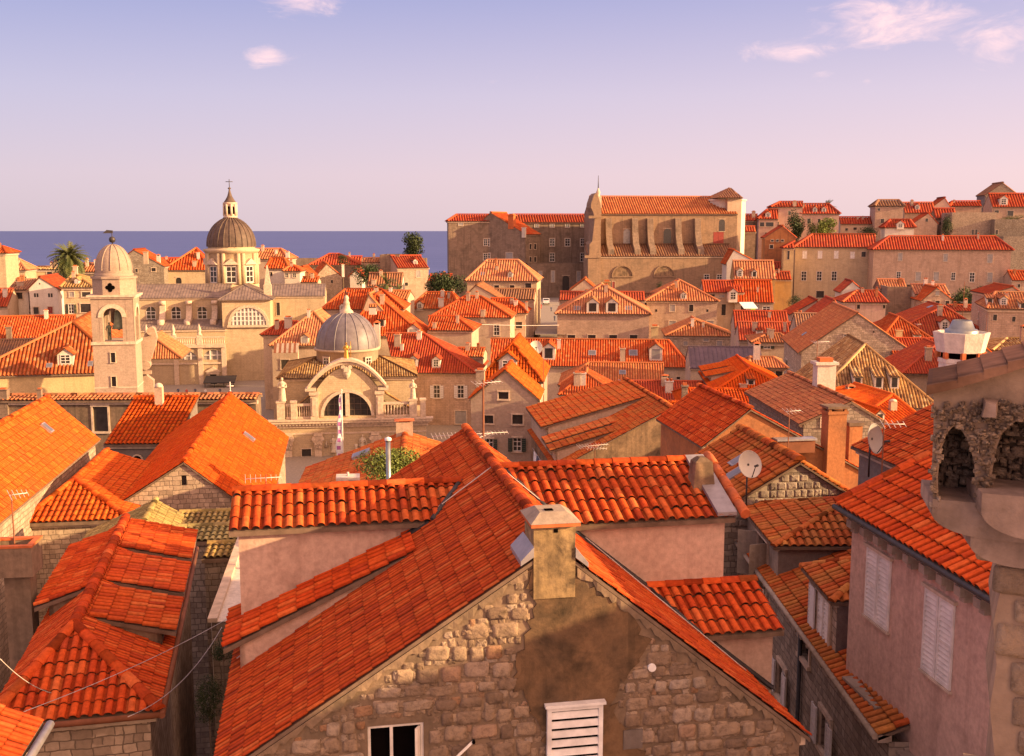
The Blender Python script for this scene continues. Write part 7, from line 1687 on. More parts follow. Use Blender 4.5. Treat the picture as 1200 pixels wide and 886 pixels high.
# louvred vent
mb = MB(); A_, B_ = U(640, 826), U(705, 822); zt_ = U(672, 824).z; zb_ = U(672, 930).z; x0, x1 = A_.x, B_.x; y = q0 - .11; fw = .075
mb.box(x0, x0 + fw, y, q0 + .02, zb_, zt_); mb.box(x1 - fw, x1, y, q0 + .02, zb_, zt_); mb.box(x0 + fw, x1 - fw, y, q0 + .02, zt_ - fw, zt_); mb.box(x0 - .04, x1 + .04, y - .05, q0 + .02, zt_ + .002, zt_ + .05)
mb.box(x0 + fw, x1 - fw, q0 - .035, q0 - .032, zb_, zt_ - fw, 1)
z = zt_ - fw - .03; st = 12.2 * fr.mpp()
while z > zb_: mb.hexa([(x0 + fw, y + .005, z - st * .66), (x1 - fw, y + .005, z - st * .66), (x1 - fw, y + .02, z - st * .66), (x0 + fw, y + .02, z - st * .66), (x0 + fw, y + .035, z), (x1 - fw, y + .035, z), (x1 - fw, y + .05, z), (x0 + fw, y + .05, z)]); z -= st
mb.build('louvre_vent', [M['white_paint'], M['dark']], root, off)
# open casement window at the bottom edge
mb = MB(); z1 = U(464, 850).z; z0 = U(464, 898).z; x0, x1 = U(431, 870).x, U(497, 870).x; xm = U(459, 870).x
mb.box(x0, x1, q0 + .16, q0 + .18, z0, z1, 1)  # near-black sheet stands in for the unlit room behind
for xa, xb in ((x0 + .002, x0 + .05), (xm - .025, xm + .025), (x1 - .05, x1 - .002)): mb.box(xa, xb, q0 + .05, q0 + .12, z0, z1 - .002, 0)
mb.box(x0 + .05, x1 - .05, q0 + .06, q0 + .11, z1 - .05, z1 - .003, 0)
xc = U(486, 870).x; mb.hexa([(xc, q0 - .06, z0), (xc + .04, q0 - .05, z0), (x1 - .055, q0 + .05, z0), (x1 - .09, q0 + .05, z0), (xc, q0 - .06, z1 - .06), (xc + .04, q0 - .05, z1 - .06), (x1 - .055, q0 + .05, z1 - .06), (x1 - .09, q0 + .05, z1 - .06)], 0)
mb.build('casement', [M['frame'], M['dark']], root, off)
mb = MB(); p, q = U(553, 868), U(521, 886); mb.hexa([(p.x, q0 - .06, p.z - .03), (p.x + .03, q0 - .02, p.z), (p.x + .02, q0 - .02, p.z + .03), (p.x - .02, q0 - .06, p.z + .01), (q.x - .2, q0 - .5, q.z - .12), (q.x - .16, q0 - .46, q.z - .1), (q.x - .18, q0 - .46, q.z - .06), (q.x - .22, q0 - .5, q.z - .08)]); mb.tube((p.x + .02, q0 + .03, p.z), (p.x + .02, q0 - .08, p.z), .03, .03, 7, 1); mb.build('drying_rail', [M['white_paint'], M['dark']], root, off)
mb = MB(); c = U(763, 781); mb.tube((c.x, q0 - .07, c.z), (c.x, q0 + .02, c.z), .07, .07, 14); mb.build('wall_lamp', [M['white_paint']], root, off)
mb = MB(); c = U(741, 865); mb.box(c.x - .17, c.x + .17, q0 - .05, q0 - .02, c.z - .17, c.z + .17); mb.build('access_panel', [M['grey_render']], root, off)
# lightning wire laid over the roof
wr = fr.root('lightning_wire', 'thin pale lightning wire lying across the main ridge', 'wire'); mb = MB()
vv = fr.hitu(580, 560, 0).y; P = []
for i in range(26):
    t = i / 25; u = L_.x * .98 * (1 - t); P.append((u, vv - .15 - 1.2 * (1 - t), ridge_z + u * dA['sl'] + .09))
for i in range(1, 14): u = R_.x * i / 14; P.append((u, vv - .15 - i * .28, ridge_z - u * dB['sl'] + .09))
mb.path(P, .012, 5); mb.build('wire', [M['cable']], wr, off)

# ------------------------------------------------------------------ pale house with louvred shutters on the right
fr = Fr(1000, 590, 24, 7.2)
def pale_house():
    root = fr.root('house', 'pinkish plaster house with closed white louvred shutters at the lower right', 'house', OLD); off = Vector((0, 0, -fr.base)); z0 = fr.z0 - .12
    vn = -17.0; Wd = 14.5; zr = z0 + 4.15; ur = 8.3  # unseen ridge raised and near end lengthened to shade the main gable
    f3 = lambda s, z: Vector((0, -s, z)); mb = MB(); hs = []; wl = []
    for px, py, w, h, st in ((1029.5, 689, 29, 92, 'ct'), (1100, 747, 36, 112, 'ct'), (1018, 858, 34, 90, 'ct')):
        c = fr.hitu(px, py); m = abs(fr.hitu(px + w / 2, py).y - fr.hitu(px - w / 2, py).y); a, b = fr.hitu(px, py + h / 2).z, fr.hitu(px, py - h / 2).z; a, b = c.z - (b - a) * .46, c.z + (b - a) * .46
        wl.append((-c.y, a, b, m, st))
    wall_face(mb, [(0, fr.base), (-vn, fr.base), (-vn, z0), (0, z0)], hs, f3, Vector((1, 0, 0)))
    b3 = lambda s, z: Vector((-s, -.0, z)); mb.poly([(0, 0, fr.base), (0, 0, z0), (ur, 0, zr), (Wd + .7, 0, z0), (Wd + .7, 0, fr.base)])
    mb.poly([(0, vn, fr.base), (Wd, vn, fr.base), (Wd, vn, z0), (ur, vn, zr), (0, vn, z0)])
    mb.build('wall', [M['house_pink']], root, off)
    for s, a, b, m, st in wl: window(root, off, f3, Vector((-1, 0, 0)), s, a, b, m, st, False, False)
    mb = MB(); s, a, b, m, _ = wl[2]; mb.box(-.3, .0, -s - m * .6, -s + m * .6, b + .12, b + .18); 
    for q in (-1, 1): mb.hexa([(-.1, -s + q * m * .6 - .06, b - .12), (0, -s + q * m * .6 - .06, b - .12), (0, -s + q * m * .6 + .06, b - .12), (-.1, -s + q * m * .6 + .06, b - .12), (-.26, -s + q * m * .5 - .05, b + .119), (0, -s + q * m * .6 - .06, b + .119), (0, -s + q * m * .6 + .06, b + .119), (-.26, -s + q * m * .5 + .05, b + .119)])
    mb.build('window_hood', [M['block']], root, off)
    c = fr.hitu(1062, 876); mb = MB(); mb.box(-.28, 0, c.y - .5, c.y + .5, c.z - .07, c.z); mb.box(-.22, 0, c.y + .3, c.y + .42, c.z - .25, c.z - .072); mb.build('window_hood', [M['block']], root, off)
    mb = MB(); mb.box(-.22, .02, vn, .05, z0 - .16, z0 - .02); mb.box(-.30, .0, vn, .05, z0 - .018, z0 + .05)
    for i in range(16): y = -.35 - i * .66; mb.box(-.26, 0, y - .11, y + .11, z0 - .34, z0 - .162); mb.box(-.16, 0, y - .09, y + .09, z0 - .46, z0 - .342)
    mb.build('eaves_cornice', [M['block']], root, off)
    S, R = roof_shape('front', -.38, Wd, vn, .15, 0, (ur, zr + .1, vn, .15, z0 + .08, z0 + .3)); rb = MB()
    for p in S.values(): tile_sheet(rb, p, .235, True, 0, .41); slab(rb, p, 1, .03, .09)
    for a, b in R: ridge_cap(rb, a, b, .13, True)
    rf = rb.build('roof', [M['near'], M['mortar']], root, off)
    rb = MB(); a, b = S['L'][0], S['L'][3]; ridge_cap(rb, (a.x, .12, a.z + .03), (b.x, .12, b.z + .03), .12, True); rb.build('verge_tiles', [M['near']], rf)
    mb = MB(); mb.tube((-.42, vn, z0 + .04), (-.42, .1, z0 + .04), .06, .06, 8); mb.build('gutter', [M['tar']], root, off)
    # white funnel chimney with a metal cowl
    c = fr.hit(1125, 420, -2.6); k = fr.mpp(-2.6); zb, zt = fr.hit(1125, 500, -2.6).z - 1.2, fr.hit(1125, 389, -2.6).z; mb = MB()
    za, zc_, zd = fr.hit(1125, 424, -2.6).z, fr.hit(1125, 419, -2.6).z, fr.hit(1125, 412, -2.6).z
    n = 8; r1, r0, rs = 32 * k, 27 * k, 23.5 * k
    mb.lathe([(rs, zb), (rs, za), (rs * 1.06, za), (rs * 1.06, zc_)], c.x, c.y, n, 0, False, pi / 8, 2 * pi + pi / 8)
    mb.lathe([(r0 * .8, zc_), (r0 * .8, zd + .02)], c.x, c.y, n, 1, False, pi / 8, 2 * pi + pi / 8)
    for i in range(n): a = 2 * pi * i / n + pi / 8; mb.box(c.x + cos(a) * r0 * .95 - .04, c.x + cos(a) * r0 * .95 + .04, c.y + sin(a) * r0 * .95 - .04, c.y + sin(a) * r0 * .95 + .04, zc_, zd + .01, 2)
    mb.lathe([(r0, zd), (r1, zt), (r1 * .93, zt + .003), (r0 * .8, zd + .2)], c.x, c.y, n, 0, False, pi / 8, 2 * pi + pi / 8); mb.lathe([(r1 * .92, zt - .05), (.01, zt - .04)], c.x, c.y, n, 0, False, pi / 8, 2 * pi + pi / 8)
    cm = mb.build('chimney', [M['white'], M['dark'], M['terracotta']], rf)
    zt2 = fr.hit(1125, 375, -2.6).z; mb = MB(); mb.lathe([(19 * k, zt - .04), (19 * k, zt + .03), (17 * k, zt + .06), (14.5 * k, zt + .07), (11 * k, zt2 - .02), (9.5 * k, zt2), (8.5 * k, zt2 - .04), (.01, zt2 - .05)], c.x, c.y, 20); mb.build('chimney_cowl', [M['steel']], cm) if False else mb.build('chimney_cowl', [M['steel']], rf)
pale_house()
# red roof behind the pale house, sloping the same way
fr = Fr(1007, 527, 31, 8); top_ = fr.hit(1096, 470, 4)
run_house('plain red roof rising behind the pinkish plaster house', fr, -4.5, .6, 0, fr.z0, 4.4, fr.z0 + 2.1, 8.8, fr.z0, 'grey_render', 'near', pitch=.25)

# ------------------------------------------------------------------ lower stone house with shuttered dormers
fr = Fr(880, 650, 33.9, 0)
def lower_house():
    root = fr.root('house', 'grey stone house with two box dormers between the main roof and the plaster house', 'house', OLD); off = Vector((0, 0, -fr.base)); nn = fr.hitu(990, 795, 0); vn = nn.y - 3; z0 = fr.z0
    f3 = lambda s, z: Vector((0, -s, z)); mb = MB(); hs = []; wn = []
    for px, py, w, h, st in ((917, 800, 12, 40, 's'), (945, 745, 12, 22, 'd'), (968, 860, 13, 46, 's'), (895, 700, 9, 40, 'w')):
        c = fr.hitu(px, py); m = .8; hh = h * fr.mpp(c.y) * 1.05
        if c.z + hh / 2 > z0 - .25: c.z = z0 - .3 - hh / 2
        hs.append([(-c.y - m / 2, c.z - hh / 2), (-c.y + m / 2, c.z - hh / 2), (-c.y + m / 2, c.z + hh / 2), (-c.y - m / 2, c.z + hh / 2)]); wn.append((-c.y, c.z - hh / 2, c.z + hh / 2, m, st))
    wall_face(mb, [(-1.2, fr.base), (-vn, fr.base), (-vn, z0), (-1.2, z0)], hs, f3, Vector((1, 0, 0)), .2)
    mb.poly([(0, vn, fr.base), (5, vn, fr.base), (5, vn, z0), (0, vn, z0)]); mb.build('wall', [M['grey_rubble']], root, off)
    for s, a, b, m, st in wn: window(root, off, f3, Vector((-1, 0, 0)), s, a, b, m, st, False, True)
    mb = MB(); mb.box(-.25, .05, vn, 1.2, z0 - .02, z0 + .14); mb.tube((-.3, vn, z0 + .12), (-.3, 1.2, z0 + .12), .07, .07, 8)
    for i in range(22): y = 1.0 - i * .6; mb.box(-.2, 0, y - .08, y + .08, z0 - .2, z0 - .022)
    mb.build('gutter', [M['block']], root, off)
    mb = MB(); c = fr.hitu(941, 760); mb.tube((-.08, c.y, z0), (-.08, c.y, fr.base), .06, .06, 8); mb.build('drainpipe', [M['tar']], root, off)
    rb = MB(); sl = .42; pl = [(-.25, 1.2, z0 + .12), (-.25, vn, z0 + .12), (4.6, vn, z0 + .12 + 4.85 * sl), (4.6, 1.2, z0 + .12 + 4.85 * sl)]; tile_sheet(rb, pl, .235, True, 0, .42); slab(rb, pl); rf = rb.build('roof', [M['mix'], M['mortar']], root, off)
    # far box dormer: hipped roof of patchwork tiles
    def box_dormer(cpx, cpy, far_px, far_py, hz, ww, wall_front, wall_side, pitch, tile, shutters, win_at):
        c = fr.hitu(cpx, cpy, -.12); f = fr.hitu(far_px, far_py, -.12); ze = c.z; u0, v0, v1 = -.12, c.y, f.y; u1 = ww; zb = z0 - .2
        zr = ze + hz; vm = (v0 + v1) / 2
        mb = MB(); hs = []
        if win_at: s, a, b, m = win_at(c, f, ze); hs = [[(s - m / 2, a), (s + m / 2, a), (s + m / 2, b), (s - m / 2, b)]]
        g3 = lambda s_, z: Vector((u0 + .2, -s_, z)); wall_face(mb, [(-v1 + .15, zb), (-v0 - .15, zb), (-v0 - .15, ze + .02), (-v1 + .15, ze + .02)], hs if shutters != 'closed' else [], g3, Vector((1, 0, 0)), .14)
        mb.poly([(u0 + .2, v0 + .15, zb), (u1, v0 + .15, zb), (u1, v0 + .15, ze + .02), (u0 + .2, v0 + .15, ze + .02)], 1)
        mb.box(u0 + .08, u0 + .199, v0 + .02, v1, ze - .14, ze - .01, 2); mb.box(u0 + .2, u1, v0 + .03, v0 + .149, ze - .1, ze - .012, 2)
        d = mb.build('dormer', [M[wall_side], M[wall_front], M['block']], root, off)
        if win_at:
            if shutters == 'open':
                window(d, None, g3, Vector((-1, 0, 0)), s, a, b, m, 'd', False, True)
                for q, an in ((-1, 1.25), (1, 1.25)):
                    mb = MB(); y = -s + q * m / 2 * 1.05; ln = m * .5; p = Vector((u0 + .17, y, a)); dx = Vector((-sin(an) * ln, q * cos(an) * ln, 0)); th = Vector((.03, 0, 0)) + Vector((0, .03, 0)); H_ = Vector((0, 0, b - a))
                    mb.hexa([p, p + dx, p + dx + th, p + th, p + H_, p + dx + H_, p + dx + th + H_, p + th + H_]); mb.build('shutter', [M['block']], d)
            else:
                window(d, None, g3, Vector((-1, 0, 0)), s, a, b, m, 'c', False, False)
                mb = MB(); y0 = -s + m / 2 + .06; k = 14; hh = (b - a) / k; x0 = u0 + .1; ln = m * .55
                for yy, w_ in ((y0, .05), (y0 + ln - .05, .05)): mb.box(x0 - .02, x0 + .02, yy, yy + w_, a, b)
                for i in range(k): mb.hexa([(x0 - .022, y0 + .05, a + i * hh), (x0 - .012, y0 + .05, a + i * hh), (x0 - .012, y0 + ln - .05, a + i * hh), (x0 - .022, y0 + ln - .05, a + i * hh), (x0 + .004, y0 + .05, a + (i + .9) * hh), (x0 + .014, y0 + .05, a + (i + .9) * hh), (x0 + .014, y0 + ln - .05, a + (i + .9) * hh), (x0 + .004, y0 + ln - .05, a + (i + .9) * hh)])
                mb.build('shutter', [M['shutter_white']], d)
        S, R = roof_shape('hip', u0, u1 + 2, v0, v1, ze, (u0 + (v1 - v0) * .62, u1 + 2, zr, vm)); rb = MB()
        for p in S.values(): tile_sheet(rb, p, pitch, True, 0, pitch * 1.6); slab(rb, p, 1, .03, .07)
        for a_, b_ in R: ridge_cap(rb, a_, b_, pitch * .42, True)
        rb.build('dormer_roof', [M[tile], M['mortar']], d)
    box_dormer(906, 641, 865, 606, .85, 3.6, 'grey_render', 'block', .25, 'mix', 'open', lambda c, f, ze: (-(c.y + (f.y - c.y) * .42), ze - 1.75, ze - .3, 1.25))
    box_dormer(974, 706, 938, 672, .75, 3.0, 'grey_render', 'rubble', .25, 'mix', 'closed', lambda c, f, ze: (-(c.y + (f.y - c.y) * .42), ze - 1.5, ze - .25, .95))
lower_house()

# ------------------------------------------------------------------ ruined wall head with two corbels at the right edge
def near_wall():
    fr = Fr(1092, 452, 6.0, -22); root = fr.root('parapet_ruin', 'rough brown masonry parapet on two rounded stone corbels at the right edge', 'wall'); off = Vector((0, 0, -fr.base))
    h = lambda px, py, v=0.0: fr.hit(px, py, v); rnd = random.Random(9)
    mb = MB()
    def arch(cx, w, zb, zt): return [(x, z) for x, z in arch_pts(cx, w, zb, zt, 10)]
    a1, b1 = h(1098, 588), h(1143, 588); t1 = h(1120, 498).z
    ol = [(h(1094, 590).x, h(1094, 592).z), (h(1098, 590).x - .0, h(1098, 592).z)]
    outl = [(1094, 452), (1094, 500), (1092, 545), (1093, 592), (1100, 592), (1099, 560), (1102, 530), (1109, 508), (1117, 500), (1127, 504), (1136, 520), (1142, 545), (1144, 592), (1163, 592), (1162, 560), (1166, 530), (1174, 508), (1190, 494), (1215, 486), (1330, 486), (1330, 398), (1200, 421), (1150, 436)]
    P = []
    for i, (x, y) in enumerate(outl):
        q = h(x, y); P.append(Vector((q.x, 0, q.z)))
    mb.prism(P, (0, .62, 0), 0)
    # back of the niches
    q0, q1, zt, zb = h(1096, 592, .3), h(1330, 592, .3), h(1120, 480, .3).z, h(1120, 600, .3).z
    mb.box(q0.x, q1.x, .35, .61, zb, zt, 1)
    mb.build('parapet', [M['ruin_wall'], M['patch_plaster']], root, off)
    # rough rubble lumps over the face
    mb = MB()
    def ins(u, z, a, b):
        return in_poly(u, z, [(p.x, p.z) for p in P]) and z < h(1120, 472).z + (u - h(1120, 472).x) * .12
    stones(mb, ins, h(1090, 500).x, h(1260, 500).x, h(1100, 600).z, h(1200, 440).z, (.03, .06), (.025, .07), -.002, .002, random.Random(4), .02)
    stones(mb, ins, h(1090, 500).x, h(1260, 500).x, h(1100, 600).z, h(1200, 440).z, (.018, .04), (.018, .045), -.008, .002, random.Random(14), .022)
    mb.uv = [u if u is not None else [(.3, .3)] * 4 for u in mb.uv]; mb.build('rubble_face', [M['ruinstone']], root, off); mb = MB()
    stones(mb, lambda u, z, a, b: q0.x < u < q1.x - .3 and zb + .1 < z < zt, q0.x, q1.x - .3, zb + .1, zt, (.035, .08), (.04, .10), .345, .002, random.Random(31), .03)
    stones(mb, lambda u, z, a, b: q0.x < u < q1.x - .3 and zb + .1 < z < zt, q0.x, q1.x - .3, zb + .1, zt, (.02, .05), (.02, .05), .33, .002, random.Random(32), .02)
    mb.uv = [u if u is not None else [(.3, .3)] * 4 for u in mb.uv]
    mb.build('niche_rubble', [M['ruinstone']], root, off)
    # coping of flat tiles, stepping up to the right
    mb = MB(); pts = [(1086, 455), (1122, 446), (1152, 437), (1180, 428), (1206, 420), (1260, 408), (1340, 392)]
    for (a, b), (c, d) in zip(pts, pts[1:]):
        p, q = h(a, b), h(c + 7, d - 1); e = .03
        mb.hexa([(p.x, -.08, p.z - .03), (q.x, -.08, q.z - .03), (q.x, .72, q.z - .03), (p.x, .72, p.z - .03), (p.x, -.07, p.z + .025), (q.x, -.07, q.z + .012), (q.x, .72, q.z + .012), (p.x, .72, p.z + .025)])
    mb.build('coping', [M['brown']], root, off)
    c = h(1160, 477); mb = MB(); mb.hexa([(c.x - .04, -.10, c.z - .045), (c.x + .03, -.11, c.z - .04), (c.x + .045, .05, c.z - .05), (c.x - .05, .05, c.z - .055), (c.x - .025, -.10, c.z + .04), (c.x + .025, -.105, c.z + .03), (c.x + .05, .05, c.z + .05), (c.x - .045, .05, c.z + .055)]); mb.build('protruding_stone', [M['corbel']], root, off)
    # corbels
    def corbel(pxl, pxr, pyt, pyb, v, dep):
        a, b, t, d = h(pxl, pyt, v).x, h(pxr, pyt, v).x, h(pxl, pyt, v).z, h(pxl, pyb, v).z; w = b - a; hh = t - d; mb = MB()
        pr = [(b + .25, v, t), (a, v, t), (a, v, t - hh * .40)] + [(a + w * (1 - cos(th)) * .92, v, t - hh * .40 - hh * .6 * sin(th)) for th in [pi / 2 * k / 10 for k in range(1, 11)]] + [(b + .25, v, d)]
        mb.prism(pr[::-1], (-.072, dep, 0)); mb.build('corbel', [M['corbel']], root, off)
    corbel(1093, 1172, 585, 626, -.03, .5); corbel(1151, 1222, 578, 628, -.16, .4); corbel(1138, 1205, 624, 660, -.02, .45)
    # wall carrying the corbels
    mb = MB(); v = .0; pr = [(1150, 612), (1150, 640), (1168, 662), (1173, 690), (1164, 730), (1168, 780), (1160, 830), (1166, 890), (1160, 960), (1420, 960), (1420, 600)]
    mb.prism([(h(a, b, .05).x, .05, h(a, b, .05).z) for a, b in pr], (0, .8, 0)); mb.box(h(1150, 640, .05).x, h(1420, 640, .05).x, .06, .84, fr.base, h(1160, 958, .05).z)
    mb.box(h(1330, 500).x, h(1500, 500).x, -.4, .8, fr.base, h(1330, 392).z)
    mb.build('wall', [M['ruin_wall']], root, off)
    mb = MB(); PP = [(h(a, b, .05).x, h(a, b, .05).z) for a, b in pr]
    stones(mb, lambda u, z, a, b: in_poly(u - a * .6, z, PP) and in_poly(u + a * .6, z, PP), h(1130, 700).x, h(1260, 700).x, h(1200, 955).z, h(1200, 650).z, (.15, .22), (.16, .34), .046, .006, random.Random(8), .022, .5)
    mb.build('stone_facing', [M['ruinstone']], root, off)
near_wall()
# ------------------------------------------------------------------ plants
tree('tall dark pine standing against the sea above the long red roof', 486, 276, 25, 26, 292, 'leaf_dark', 1500)
tree('dark bush between white gable and brown roof near the sea', 429, 311, 30, 24, 252, 'leaf_dark', 900, 'bush', 'bush')
tree('small dark tree on the roofs by the sea wall', 402, 300, 16, 12, 283, 'leaf_dark', 500)
tree('rounded dark tree in front of the college block', 524, 317, 44, 27, 258, 'leaf_dark', 1800)
tree('dark leafy tree against the tall pink hill house', 934, 249, 22, 34, 360, 'leaf_dark', 1200)
tree('bright green tree before the pink house with round topped dormers', 966, 257, 27, 22, 358, 'leaf_bright', 1200)
tree('small mid green tree between the two hill trees', 951, 260, 12, 18, 359, 'leaf_mid', 500)
tree('dark rounded bush left of the white walled hill house', 1019, 265, 24, 14, 355, 'leaf_dark', 900, 'bush', 'bush')
tree('dark slim cypress by the stone bastion', 1110, 253, 14, 30, 356, 'leaf_dark', 900, 'cypress')
tree('hedge on the terrace under the red roofed hill house', 1188, 252, 34, 9, 372, 'leaf_mid', 900, 'hedge', 'hedge')
tree('light green shrub at the foot of the bastion', 1164, 275, 12, 8, 345, 'leaf_bright', 400, 'bush', 'bush')
tree('mid green bushy tree right of the round panel house', 1126, 338, 26, 22, 205, 'leaf_mid', 1000)
tree('dark dense tree touching the stone house with white dormers', 1144, 336, 26, 22, 201, 'leaf_dark', 1000)
tree('dark bush below the small yellow annex', 931, 347, 18, 12, 270, 'leaf_dark', 500, 'bush', 'bush')
tree('bright potted greenery under the green awning', 875, 367, 18, 7, 229, 'leaf_bright', 400, 'bush', 'bush')
tree('yellow green roof garden bush behind the left cross dormer', 470, 526, 84, 46, 31, 'leaf_bright', 3400, 'bush', 'bush')
tree('dark little tree in the alley beside the main house', 246, 790, 30, 60, 22.5, 'leaf_dark', 1300)
tree('dark shrub growing below the low left dormer of the main house', 262, 745, 26, 34, 23.5, 'leaf_dark', 800, 'bush', 'bush')
tree('dark bush at the end of the stepped street', 772 - 0, 330, 8, 10, 250, 'leaf_dark', 300, 'bush', 'bush')
palm('tall shaggy date palm left of the bell tower', 82.5, 283, 38, 46, 195, 260, 1.5)
palm('small bright palm in front of the brown roof', 453, 325, 24, 18, 232, 46)
palm('small dark palm right of the bright palm', 467, 333, 18, 16, 226, 40)
palm('palm crown showing above the hill house with round topped dormers', 968, 238, 20, 12, 384, 50)

# ------------------------------------------------------------------ aerials, dishes, pipes, cables, small things
AER = 'television aerials on the roofs'
def aerial(label, px, pyt, pyb, Y, arms, slant=0.0, r=.025):
    """a mast with yagi aerials; arms = (row, half width left px, right px, turn)"""
    fr = Fr(px, pyb, Y); rt = fr.root('television_aerial', label, 'aerial', AER); off = Vector((0, 0, -fr.base)); mp = fr.mpp()
    mb = MB(); zt = fr.hit(px, pyt).z; mb.tube((0, 0, fr.z0 - 2.5), (0, 0, zt), r, r * .8, 6); mb.build('mast', [M['rust']], rt, off)
    for (py, wl, wr, yaw) in arms:
        mb = MB(); z = fr.hit(px, py).z; d = Vector((cos(yaw), sin(yaw), 0)); e = Vector((-sin(yaw), cos(yaw), 0)); a, b = d * -wl * mp, d * wr * mp; o = Vector((0, 0, z)); s = Vector((0, 0, slant))
        mb.tube(o + a - s, o + b + s, .016, .016, 5); n = max(4, int((wl + wr) * mp / .16))
        for i in range(n + 1):
            p = o + a - s + (b - a + s * 2) * (i / n); l = (.28 - .12 * i / n); mb.tube(p - e * l - Vector((0, 0, l * .3)), p + e * l + Vector((0, 0, l * .3)), .008, .008, 4, 0, False)
        mb.build('antenna', [M['cable']], rt, off)
aerial('tall rusty aerial mast in front of the small pale townhouse', 566.5, 445, 535, 42, [(449, 12, 26, .5), (508, 62, 30, .15), (511, 20, 26, 1.0)], .0, .05)
aerial('white aerial fixed low on the dark stained gable', 697, 515, 535, 57, [(522, 22, 18, .3), (525, 8, 14, -.4)])
aerial('thin aerial mast at the far left edge before the bright roof', 18, 576, 652, 27, [(580, 2, 18, .5)])
aerial('thin aerial standing on the stained orange gable wall', 924, 478, 512, 44, [(482, 5, 16, .2)])
aerial('thin aerial in front of the large rubble gable', 957, 399, 425, 66, [(401, 6, 18, .3)])
aerial('little aerial mast above the pink house below the convent', 1003, 341, 362, 190, [], 0, .05)
aerial('pale mast standing before the broad dark red roof', 1076, 377, 398, 118, [(380, 4, 3, .2)], 0, .03)
aerial('thin mast between the bushes and the round panel house', 1128, 330, 372, 185, [(354, 5, 6, .2)], 0, .06)
aerial('thin pole in front of the stone house with white dormers', 1155, 367, 395, 120, [], 0, .03)
aerial('aerial lying low beside the lit slope before the domed church', 312, 556, 572, 34, [(560, 24, 18, .1)])
aerial('thin white mast right of the taller townhouse', 637, 420, 450, 78, [], 0, .03)
DSH = 'satellite dishes'
def dish(label, px, py, rpx, Y, aim, pole_to, m='dish', tilt=.35):
    fr = Fr(px, py, Y, 0); rt = fr.root('satellite_dish', label, 'satellite dish', DSH); off = Vector((0, 0, -fr.base)); r = rpx * fr.mpp(); c = Vector((0, 0, fr.z0))
    d = Vector((sin(aim) * cos(tilt), -cos(aim) * cos(tilt), sin(tilt))); a = Vector((0, 0, 1)).cross(d).normalized(); b = d.cross(a); mb = MB(); n = 28
    prev = None
    for k in range(7):
        q = k / 6; ring = [c + (a * cos(2 * pi * i / n) + b * sin(2 * pi * i / n) * 1.06) * r * q + d * (r * .28 * q * q - r * .28) for i in range(n)]
        if prev:
            for i in range(n): j = (i + 1) % n; mb.poly([prev[i], prev[j], ring[j], ring[i]], 0, None, True)
        prev = ring
    for i in range(n): mb.tube(prev[i], prev[(i + 1) % n], r * .022, r * .022, 5, 0, False)
    mb.build('reflector', [M[m]], rt, off)
    mb = MB(); f = c + d * r * .75 - b * r * .25; mb.tube(c - b * r * 1.0, f, .016 * r / .4, .016 * r / .4, 5); mb.tube(f - d * .05, f + d * .12, r * .08, r * .1, 8); mb.build('receiver', [M['iron']], rt, off)
    mb = MB(); p = c - d * r * .4; mb.tube(p, c - d * r * .25, r * .1, r * .1, 7); zz = fr.hit(px, pole_to).z; mb.tube(p + Vector((0, 0, .05)), Vector((p.x, p.y, zz)), r * .07, r * .07, 7); mb.build('pole', [M['iron']], rt, off)
dish('large cream satellite dish over the patchwork roof', 879, 544, 15.5, 33.4, .35, 606)
dish('grey satellite dish on a pole beside the plain red roof', 1026, 514, 17, 29.5, .75, 560, 'dish_dark', .2)
dish('white satellite dish on the lit roof edge by the stained gable', 835, 493, 9.5, 52, .25, 508)
dish('small satellite dish beside a dormer on the long orange roof', 628, 407, 7.5, 152, .1, 428)
dish('tiny satellite dish on the pot topped chimney', 940.5, 377, 3.6, 155, .4, 384)
# long arm aerial at the grey dish
aerial('aerial arm above the grey dish on the pole', 1033, 492, 560, 29.0, [(497, 2, 24, -.2)])
# flue pipe in the roof garden
def flue():
    fr = Fr(455.5, 566, 29, 0); rt = fr.root('flue_pipe', 'plain metal flue pipe rising from the roof garden bush', 'flue pipe'); off = Vector((0, 0, -fr.base)); zt = fr.hit(455, 516).z; mb = MB(); r = 3.0 * fr.mpp()
    mb.tube((0, 0, fr.z0 - 2), (0, 0, zt), r, r, 14); mb.build('pipe', [M['steel']], rt, off); mb = MB(); mb.lathe([(r * 1.35, zt), (r * 1.35, zt + .06), (.01, zt + .1)], 0, 0, 14); mb.build('cap', [M['white_paint']], rt, off)
    fr = Fr(408, 568, 25, 8); rt = fr.root('chimney', 'squat white chimney head peeping over the left cross dormer', 'chimney'); off = Vector((0, 0, -fr.base)); z = fr.hit(408, 558).z; mb = MB(); mb.box(-.2, .2, -.15, .15, fr.z0 - 1.5, z - .06); mb.box(-.28, .28, -.22, .22, z - .058, z + .01); mb.tube((0, 0, z), (0, 0, z + .1), .03, .03, 6); mb.build('stack', [M['white']], rt, off)
flue()
